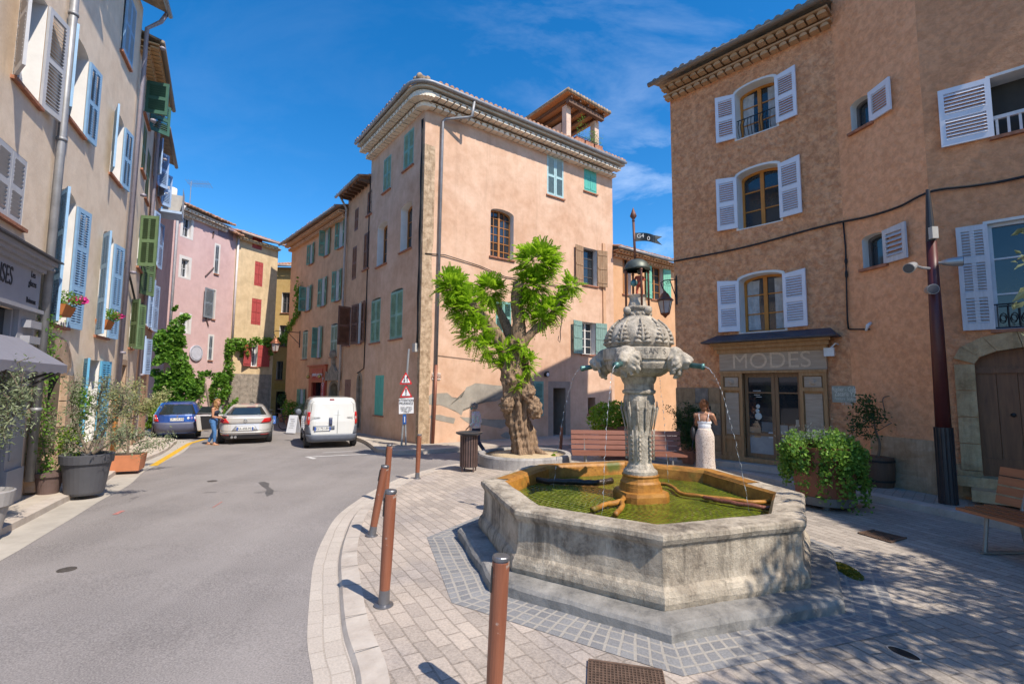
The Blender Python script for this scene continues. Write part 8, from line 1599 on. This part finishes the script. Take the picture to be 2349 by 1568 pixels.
rl('door_seam', [(-.70, 1.18), (-.67, 1.5), (-.62, 1.555), (.60, 1.555), (.65, 1.5), (.68, 1.2)], .006, SEAM); rl('door_seam', [(-.70, 1.1), (.16, 1.11), (.70, 1.14)], .006, simple('pale_crease', (.45, .45, .44), .5)); rl('door_seam', [(-.72, .50), (.70, .5), (.71, 1.12)], .005, SEAM)
c.patch('brake_lamp', (-.12, .03, 1.61, -.12, .03, 1.65), simple('dark_red_lamp', (.25, .01, .02), .2), .012, 4, 2); c.patch('door_handle', (-.12, -.02, .78, -.12, -.02, 1.03), simple('navy_handle', (.05, .06, .12), .4), .025, 3, 4, .03); c.patch('plate_recess', (-.62, .06, .63, -.62, .06, .76), DP, .006, 8, 3)
c.plate('AV-751-FM', .665, .5, .12, .02); cc_ = bpy.data.objects[-1]
f = Face((0, c.S(0, 1.0, .012).y), (1, 0), n=(0, -1))
for tx_, x in (('CITROEN', -.55), ('NEMO', .56)): o_ = text3('badge_lettering', tx_, f, x, 1.03, .07, simple('badge_grey', (.12, .12, .13), .4), None, .0); o_.parent = c.t
rp = c.t
for o_ in [o_ for o_ in rp.children if o_.name.startswith('number_plate')]: o_.location.x = -.32

# ------------------------------------------------------------------ people
def remesh(o, v=.011, it=3):
    md = o.modifiers.new('r', 'REMESH'); md.mode = 'VOXEL'; md.voxel_size = v; md.use_smooth_shade = True; s = o.modifiers.new('s', 'SMOOTH'); s.factor = .5; s.iterations = it; return o
SKIN = simple('warm_skin', (.47, .235, .14), .55, 0, .06, 8); SKIN2 = simple('pale_skin', (.50, .29, .2), .55, 0, .06, 8)
V = Vector
def hand(mb, w, d, up_, s=1.0, curl=.5, side=1):
    d = V(d).normalized(); u = V(up_); u = (u - d * u.dot(d)).normalized(); sd = d.cross(u) * side; c = w + d * .05 * s; mb.ell(c, (.045 * s, .038 * s, .018 * s), (d, sd, u), 8, 6)
    for i, (o, l) in enumerate(((-.028, .065), (-.009, .075), (.010, .072), (.028, .055))):
        a = c + d * .035 * s + sd * o * s; b = a + d * l * .5 * s - u * .01 * s * curl; e = b + (d * (1 - curl) - u * curl).normalized() * l * .5 * s; mb.tube([a, b, e], [.010 * s, .0095 * s, .008 * s], 6)
    a = c - sd * .035 * s; mb.tube([a, a - sd * .02 * s + d * .03 * s, a - sd * .012 * s + d * .06 * s - u * .01 * s], [.012 * s, .011 * s, .009 * s], 6)
def headshape(mb, c, f, s=1.0):
    f = V(f).normalized(); u = V((0, 0, 1)); r = f.cross(u).normalized(); u = r.cross(f); ax = (r, f, u); mb.ell(c, (.074 * s, .093 * s, .105 * s), ax, 14, 10); mb.ell(c + f * .035 * s - u * .065 * s, (.052 * s, .05 * s, .045 * s), ax, 10, 8); mb.tube([c + f * .088 * s + u * .015 * s, c + f * .11 * s - u * .018 * s], [.008 * s, .014 * s], 6)
    mb.ell(c + f * .088 * s - u * .058 * s, (.022 * s, .01 * s, .009 * s), ax, 8, 6)
    for sg in (-1, 1): mb.ell(c + r * .074 * s * sg - u * .005 * s - f * .005 * s, (.01 * s, .018 * s, .03 * s), ax, 8, 6); mb.ell(c + f * .078 * s + r * .03 * s * sg + u * .012 * s, (.02 * s, .012 * s, .012 * s), ax, 8, 6)
def face_marks(par, c, f, s=1.0):
    f = V(f).normalized(); u = V((0, 0, 1)); r = f.cross(u).normalized(); mb = MB(); [mb.ell(c + f * .088 * s + r * .03 * s * sg + u * .012 * s, (.011 * s, .007 * s, .006 * s), (r, f, u), 8, 6) for sg in (-1, 1)]; obj('eyes', mb, simple('dark_eye', (.03, .02, .015), .2), par, True, local=True)
def person(label, loc, rz): return thing('person', label, 'person', loc, rz)
def bodyobj(t, J, head_c, head_f, skin, bust=0.0):
    mb = MB(); mb.ell(J['pel'], (.155, .115, .12), n=12, mm=9); mb.ell((J['pel'] + J['che']) / 2, (.125, .095, .16), n=12, mm=9); mb.ell(J['che'], (.15, .105, .15), n=12, mm=9)
    mb.tube([J['shL'], J['che'] + V((0, 0, .13)), J['shR']], [.05, .065, .05], 10); mb.tube([J['che'] + V((0, 0, .12)), J['nec'], head_c - V((0, 0, .06))], [.07, .05, .048], 10); headshape(mb, head_c, head_f)
    for s in 'LR':
        mb.tube([J['sh' + s], J['sh' + s].lerp(J['el' + s], .4), J['el' + s], J['el' + s].lerp(J['wr' + s], .35), J['wr' + s]], [.052, .047, .038, .038, .025], 10); mb.ell(J['sh' + s], .055); mb.ell(J['el' + s], .038)
        hand(mb, J['wr' + s], J['wr' + s] - J['el' + s], J.get('hu' + s, V((0, 0, 1))), 1.0, J.get('curl', .5), 1 if s == 'R' else -1)
        mb.tube([J['hi' + s], J['hi' + s].lerp(J['kn' + s], .5), J['kn' + s], J['kn' + s].lerp(J['an' + s], .3), J['an' + s]], [.085, .072, .052, .055, .035], 10); mb.ell(J['kn' + s], .053); mb.ell(J['an' + s], .037)
        mb.tube([J['an' + s] - V((0, .03, .03)), J['an' + s] + V((0, .06, -.045)), J['an' + s] + V((0, .15, -.06))], [.035, .035, .022], 8)
    return remesh(obj('body', mb, skin, t, True, local=True))
# woman in jeans at the open car door
p = gp(487, 1020, RD); t = person('woman in jeans and dark strapless top at the open car door', (p.x, p.y, gz(0, p.y, RD)), R(-84)); t.scale = (.95,) * 3
J = dict(pel=V((0, 0, .90)), che=V((0, .03, 1.22)), nec=V((0, .05, 1.42)), shL=V((-.165, .03, 1.34)), shR=V((.165, .03, 1.34)), elL=V((-.2, .02, 1.06)), elR=V((.19, .05, 1.06)), wrL=V((-.1, .24, 1.0)), wrR=V((.1, .27, 1.0)), hiL=V((-.085, 0, .86)), hiR=V((.085, 0, .86)), knL=V((-.09, -.02, .46)), knR=V((.09, .10, .47)), anL=V((-.1, -.2, .075)), anR=V((.09, .10, .075)))
hc, hf = V((0, .10, 1.56)), V((0, 1, -.35)); bo = bodyobj(t, J, hc, hf, SKIN); face_marks(t, hc, hf)
mb = MB(); mb.ell(J['pel'], (.172, .13, .13), n=12, mm=9); mb.ell(J['pel'] + V((0, -.05, -.02)), (.15, .1, .12), n=12, mm=9)
for s in 'LR': mb.tube([J['hi' + s], J['hi' + s].lerp(J['kn' + s], .5), J['kn' + s], J['kn' + s].lerp(J['an' + s], .4), J['kn' + s].lerp(J['an' + s], .9)], [.1, .085, .064, .064, .046], 10)
remesh(obj('jeans', mb, simple('blue_denim', (.055, .155, .35), .8, 0, .3, 9, .2), t, True, local=True))
mb = MB(); mb.ell(V((0, .02, 1.08)), (.14, .108, .13), n=12, mm=9); mb.ell(J['che'] + V((0, .02, -.02)), (.158, .12, .11), n=12, mm=9); remesh(obj('top', mb, simple('navy_knit', (.018, .022, .04), .8), t, True, local=True))
def hairpuff(name, t, c, pts, mat, r=(.035, .055)):
    mb = MB()
    for q in pts: rr_ = rng.uniform(*r); mb.ell(c + V(q), (rr_, rr_, rr_ * 1.3), n=8, mm=6)
    return remesh(obj(name, mb, mat, t, True, local=True), .010, 1)
HB = wood('curly_fair_hair', (.16, .075, .025), (.40, .22, .08), .6, (14, 14, 5), 4, .8)
pts = []
for i in range(110):
    d = rng.normal(size=3); d /= np.linalg.norm(d)
    if d[1] > .35 and d[2] < .45: continue
    pts.append((d[0] * .095, d[1] * .10 - .01, d[2] * .10 + .02)); 
    if d[2] < .1: pts.append((d[0] * .11, d[1] * .09 - .02, -.05 - rng.random() * .17))
hairpuff('hair', t, hc, pts, HB, (.022, .04))
mb = MB(); mb.ell(J['wrR'] + V((-.1, .1, .02)), (.07, .09, .05)); remesh(obj('purse', mb, simple('dark_leather', (.03, .025, .03), .5), t, True, local=True))
for s in 'LR': mb = MB(); a = J['an' + s]; mb.box((a.x, a.y + .05, .012), (.085, .25, .024)); mb.tube([a + V((-.045, .05, -.055)), a + V((0, .06, -.01)), a + V((.045, .05, -.055))], .012, 5); obj('sandal', mb, simple('tan_sandal', (.35, .2, .11), .6), t, local=True)
# person in patterned blouse by the bin
p = gp(1092, 1046, RD); t = person('grey haired person in a floral blouse and mask walking behind the bin', (p.x, p.y, gz(0, p.y, RD)), R(68)); t.scale = (.95,) * 3
J = dict(pel=V((0, 0, .90)), che=V((0, .03, 1.22)), nec=V((0, .06, 1.40)), shL=V((-.17, .02, 1.34)), shR=V((.17, .02, 1.34)), elL=V((-.22, .0, 1.06)), elR=V((.22, -.03, 1.06)), wrL=V((-.2, .18, .92)), wrR=V((.2, .15, .9)), hiL=V((-.085, 0, .86)), hiR=V((.085, 0, .86)), knL=V((-.09, .18, .50)), knR=V((.09, -.02, .46)), anL=V((-.09, .22, .08)), anR=V((.09, -.28, .13)))
hc, hf = V((0, .09, 1.55)), V((0, 1, -.1)); bodyobj(t, J, hc, hf, SKIN2); face_marks(t, hc, hf)
fl, ns, ls, b = newmat('floral_cloth'); co = ns.new('ShaderNodeTexCoord').outputs['Object']; vo = nnode(ns, ls, 'ShaderNodeTexVoronoi', co, Scale=30.0); hs = ns.new('ShaderNodeHueSaturation'); hs.inputs['Saturation'].default_value = .9; hs.inputs['Value'].default_value = 1.0; ls.new(vo.outputs['Color'], hs.inputs['Color']); ls.new(mixrgb(ns, ls, ramp(ns, ls, vo.outputs['Distance'], .25, .5), hs.outputs[0], (.62, .56, .60)), b.inputs['Base Color']); b.inputs['Roughness'].default_value = .85
mb = MB(); mb.ell(V((0, .01, .95)), (.185, .145, .14), n=12, mm=9); mb.ell(V((0, .02, 1.1)), (.165, .13, .2), n=12, mm=9); mb.ell(J['che'], (.175, .13, .16), n=12, mm=9); mb.tube([J['shL'], J['che'] + V((0, 0, .12)), J['shR']], [.066, .08, .066], 10)
for s in 'LR': mb.tube([J['sh' + s], J['el' + s], J['el' + s].lerp(J['wr' + s], .6)], [.068, .058, .052], 10); mb.ell(J['sh' + s], .07)
remesh(obj('blouse', mb, fl, t, True, local=True)); mb = MB(); mb.ell(J['pel'], (.16, .12, .12), n=12, mm=9)
for s in 'LR': mb.tube([J['hi' + s], J['kn' + s], J['kn' + s].lerp(J['an' + s], .95)], [.095, .068, .055], 10)
remesh(obj('trousers', mb, simple('navy_trousers', (.025, .035, .07), .8), t, True, local=True))
pts = [];
for i in range(80):
    d = rng.normal(size=3); d /= np.linalg.norm(d)
    if d[1] > .4 and d[2] < .5: continue
    if d[2] < -.75: continue
    pts.append((d[0] * .075, d[1] * .088 - .008, d[2] * .09 + .018))
hairpuff('hair', t, hc, pts, wood('grey_hair', (.10, .10, .10), (.26, .25, .25), .6, (14, 14, 5), 4, .5), (.022, .035))
mb = MB(); mb.ell(hc + V((0, .075, -.05)), (.062, .045, .048), n=10); obj('mask', mb, simple('turquoise_mask', (.02, .30, .30), .8), t, True, local=True)
for s in 'LR': mb = MB(); a = J['an' + s]; mb.tube([a + V((0, -.05, -.035)), a + V((0, .06, -.04)), a + V((0, .17, -.05))], [.042, .045, .034], 8); remesh(obj('shoe', mb, simple('dark_shoe', (.03, .03, .035), .5), t, True, local=True))
# woman in long floral skirt photographing, seen from behind
p = gp(1619, 1092, 0); t = person('woman in white camisole and long floral skirt seen from behind by the fountain', (p.x, p.y, gz(0, p.y)), R(-28)); t.scale = (1.02,) * 3
J = dict(pel=V((0, 0, .92)), che=V((0, .02, 1.24)), nec=V((0, .03, 1.43)), shL=V((-.17, .0, 1.35)), shR=V((.17, .0, 1.35)), elL=V((-.19, .16, 1.12)), elR=V((.24, .15, 1.16)), wrL=V((.0, .30, 1.36)), wrR=V((.10, .28, 1.42)), hiL=V((-.085, 0, .86)), hiR=V((.085, 0, .86)), knL=V((-.09, .02, .47)), knR=V((.09, .02, .47)), anL=V((-.1, -.02, .075)), anR=V((.1, .02, .075)), huL=V((1, 0, 0)), huR=V((-1, 0, 0)), curl=.8)
hc, hf = V((.0, .06, 1.57)), V((.15, 1, -.1)); bodyobj(t, J, hc, hf, SKIN); face_marks(t, hc, hf)
sk, ns, ls, b = newmat('floral_skirt'); co = ns.new('ShaderNodeTexCoord').outputs['Object']; vo = nnode(ns, ls, 'ShaderNodeTexVoronoi', co, Scale=34.0); n2 = nnode(ns, ls, 'ShaderNodeTexNoise', co, Scale=30.0, Detail=3.0)
ls.new(mixrgb(ns, ls, ramp(ns, ls, vo.outputs['Distance'], .18, .42), mixrgb(ns, ls, ramp(ns, ls, n2.outputs['Fac'], .42, .58), (.16, .12, .10), (.45, .30, .22)), (.62, .52, .45)), b.inputs['Base Color']); b.inputs['Roughness'].default_value = .85
mb = MB(); mb.lathe([(.128, 1.06), (.145, 1.02), (.178, .93), (.19, .86), (.185, .6), (.185, .35), (.2, .12), (.215, .06), (.20, .06), (.17, .4)], 40, (0, 0, 0), fn=lambda a, z, r: (1 + .035 * math.sin(a * 7 + z * 2) * max(0, (.95 - z)) + .012 * math.sin(a * 17)) * (1 - .14 * abs(math.sin(a)))); mb.v = [(v[0] * 1.08, v[1] * 1.08, v[2]) for v in mb.v]; obj('skirt', mb, sk, t, True, local=True)
WC = simple('white_satin', (.74, .74, .76), .45, 0, .04); mb = MB(); mb.ell(V((0, .015, 1.10)), (.142, .112, .12), n=14, mm=9); mb.ell(V((0, .03, 1.19)), (.158, .118, .10), n=14, mm=9); remesh(obj('camisole', mb, WC, t, True, local=True), .009, 3)
mb = MB(); [mb.tube([V((s * .085, -.09, 1.24)), V((s * .10, -.075, 1.34)), V((s * .105, .0, 1.415)), V((s * .095, .09, 1.33)), V((s * .08, .12, 1.26))], .008, 5) for s in (-1, 1)]; obj('strap', mb, WC, t, local=True)
AUB = wood('auburn_hair', (.11, .035, .012), (.30, .12, .045), .55, (14, 14, 5), 4, .7); pts = []
for i in range(90):
    d = rng.normal(size=3); d /= np.linalg.norm(d)
    if d[1] > .4 and d[2] < .4: continue
    if d[2] < -.8: continue
    pts.append((d[0] * .076, d[1] * .09 - .008, d[2] * .095 + .018))
pts += [(rng.normal() * .03, -.085 + rng.normal() * .02, .07 + rng.normal() * .03) for _ in range(26)] + [(rng.normal() * .02, -.09, -.08 - .03 * rng.random()) for _ in range(6)]
hairpuff('hair', t, hc, pts, AUB, (.02, .034))
mb = MB(); mb.box((.07, .385, 1.47), (.075, .012, .15)); obj('phone', mb, simple('black_phone', (.015, .015, .018), .2), t, local=True)
mb = MB(); mb.ell(V((-.24, .04, .93)), (.07, .12, .17), n=10); mb.tube([V((-.24, .0, 1.05)), V((-.2, -.03, 1.25)), V((-.15, .0, 1.4))], .012, 5); mb.tube([V((-.24, -.02, .8)), V((-.27, -.04, .6)), V((-.22, -.02, .5))], .012, 5); obj('bag', mb, simple('black_bag', (.015, .016, .022), .6), t, True, local=True)
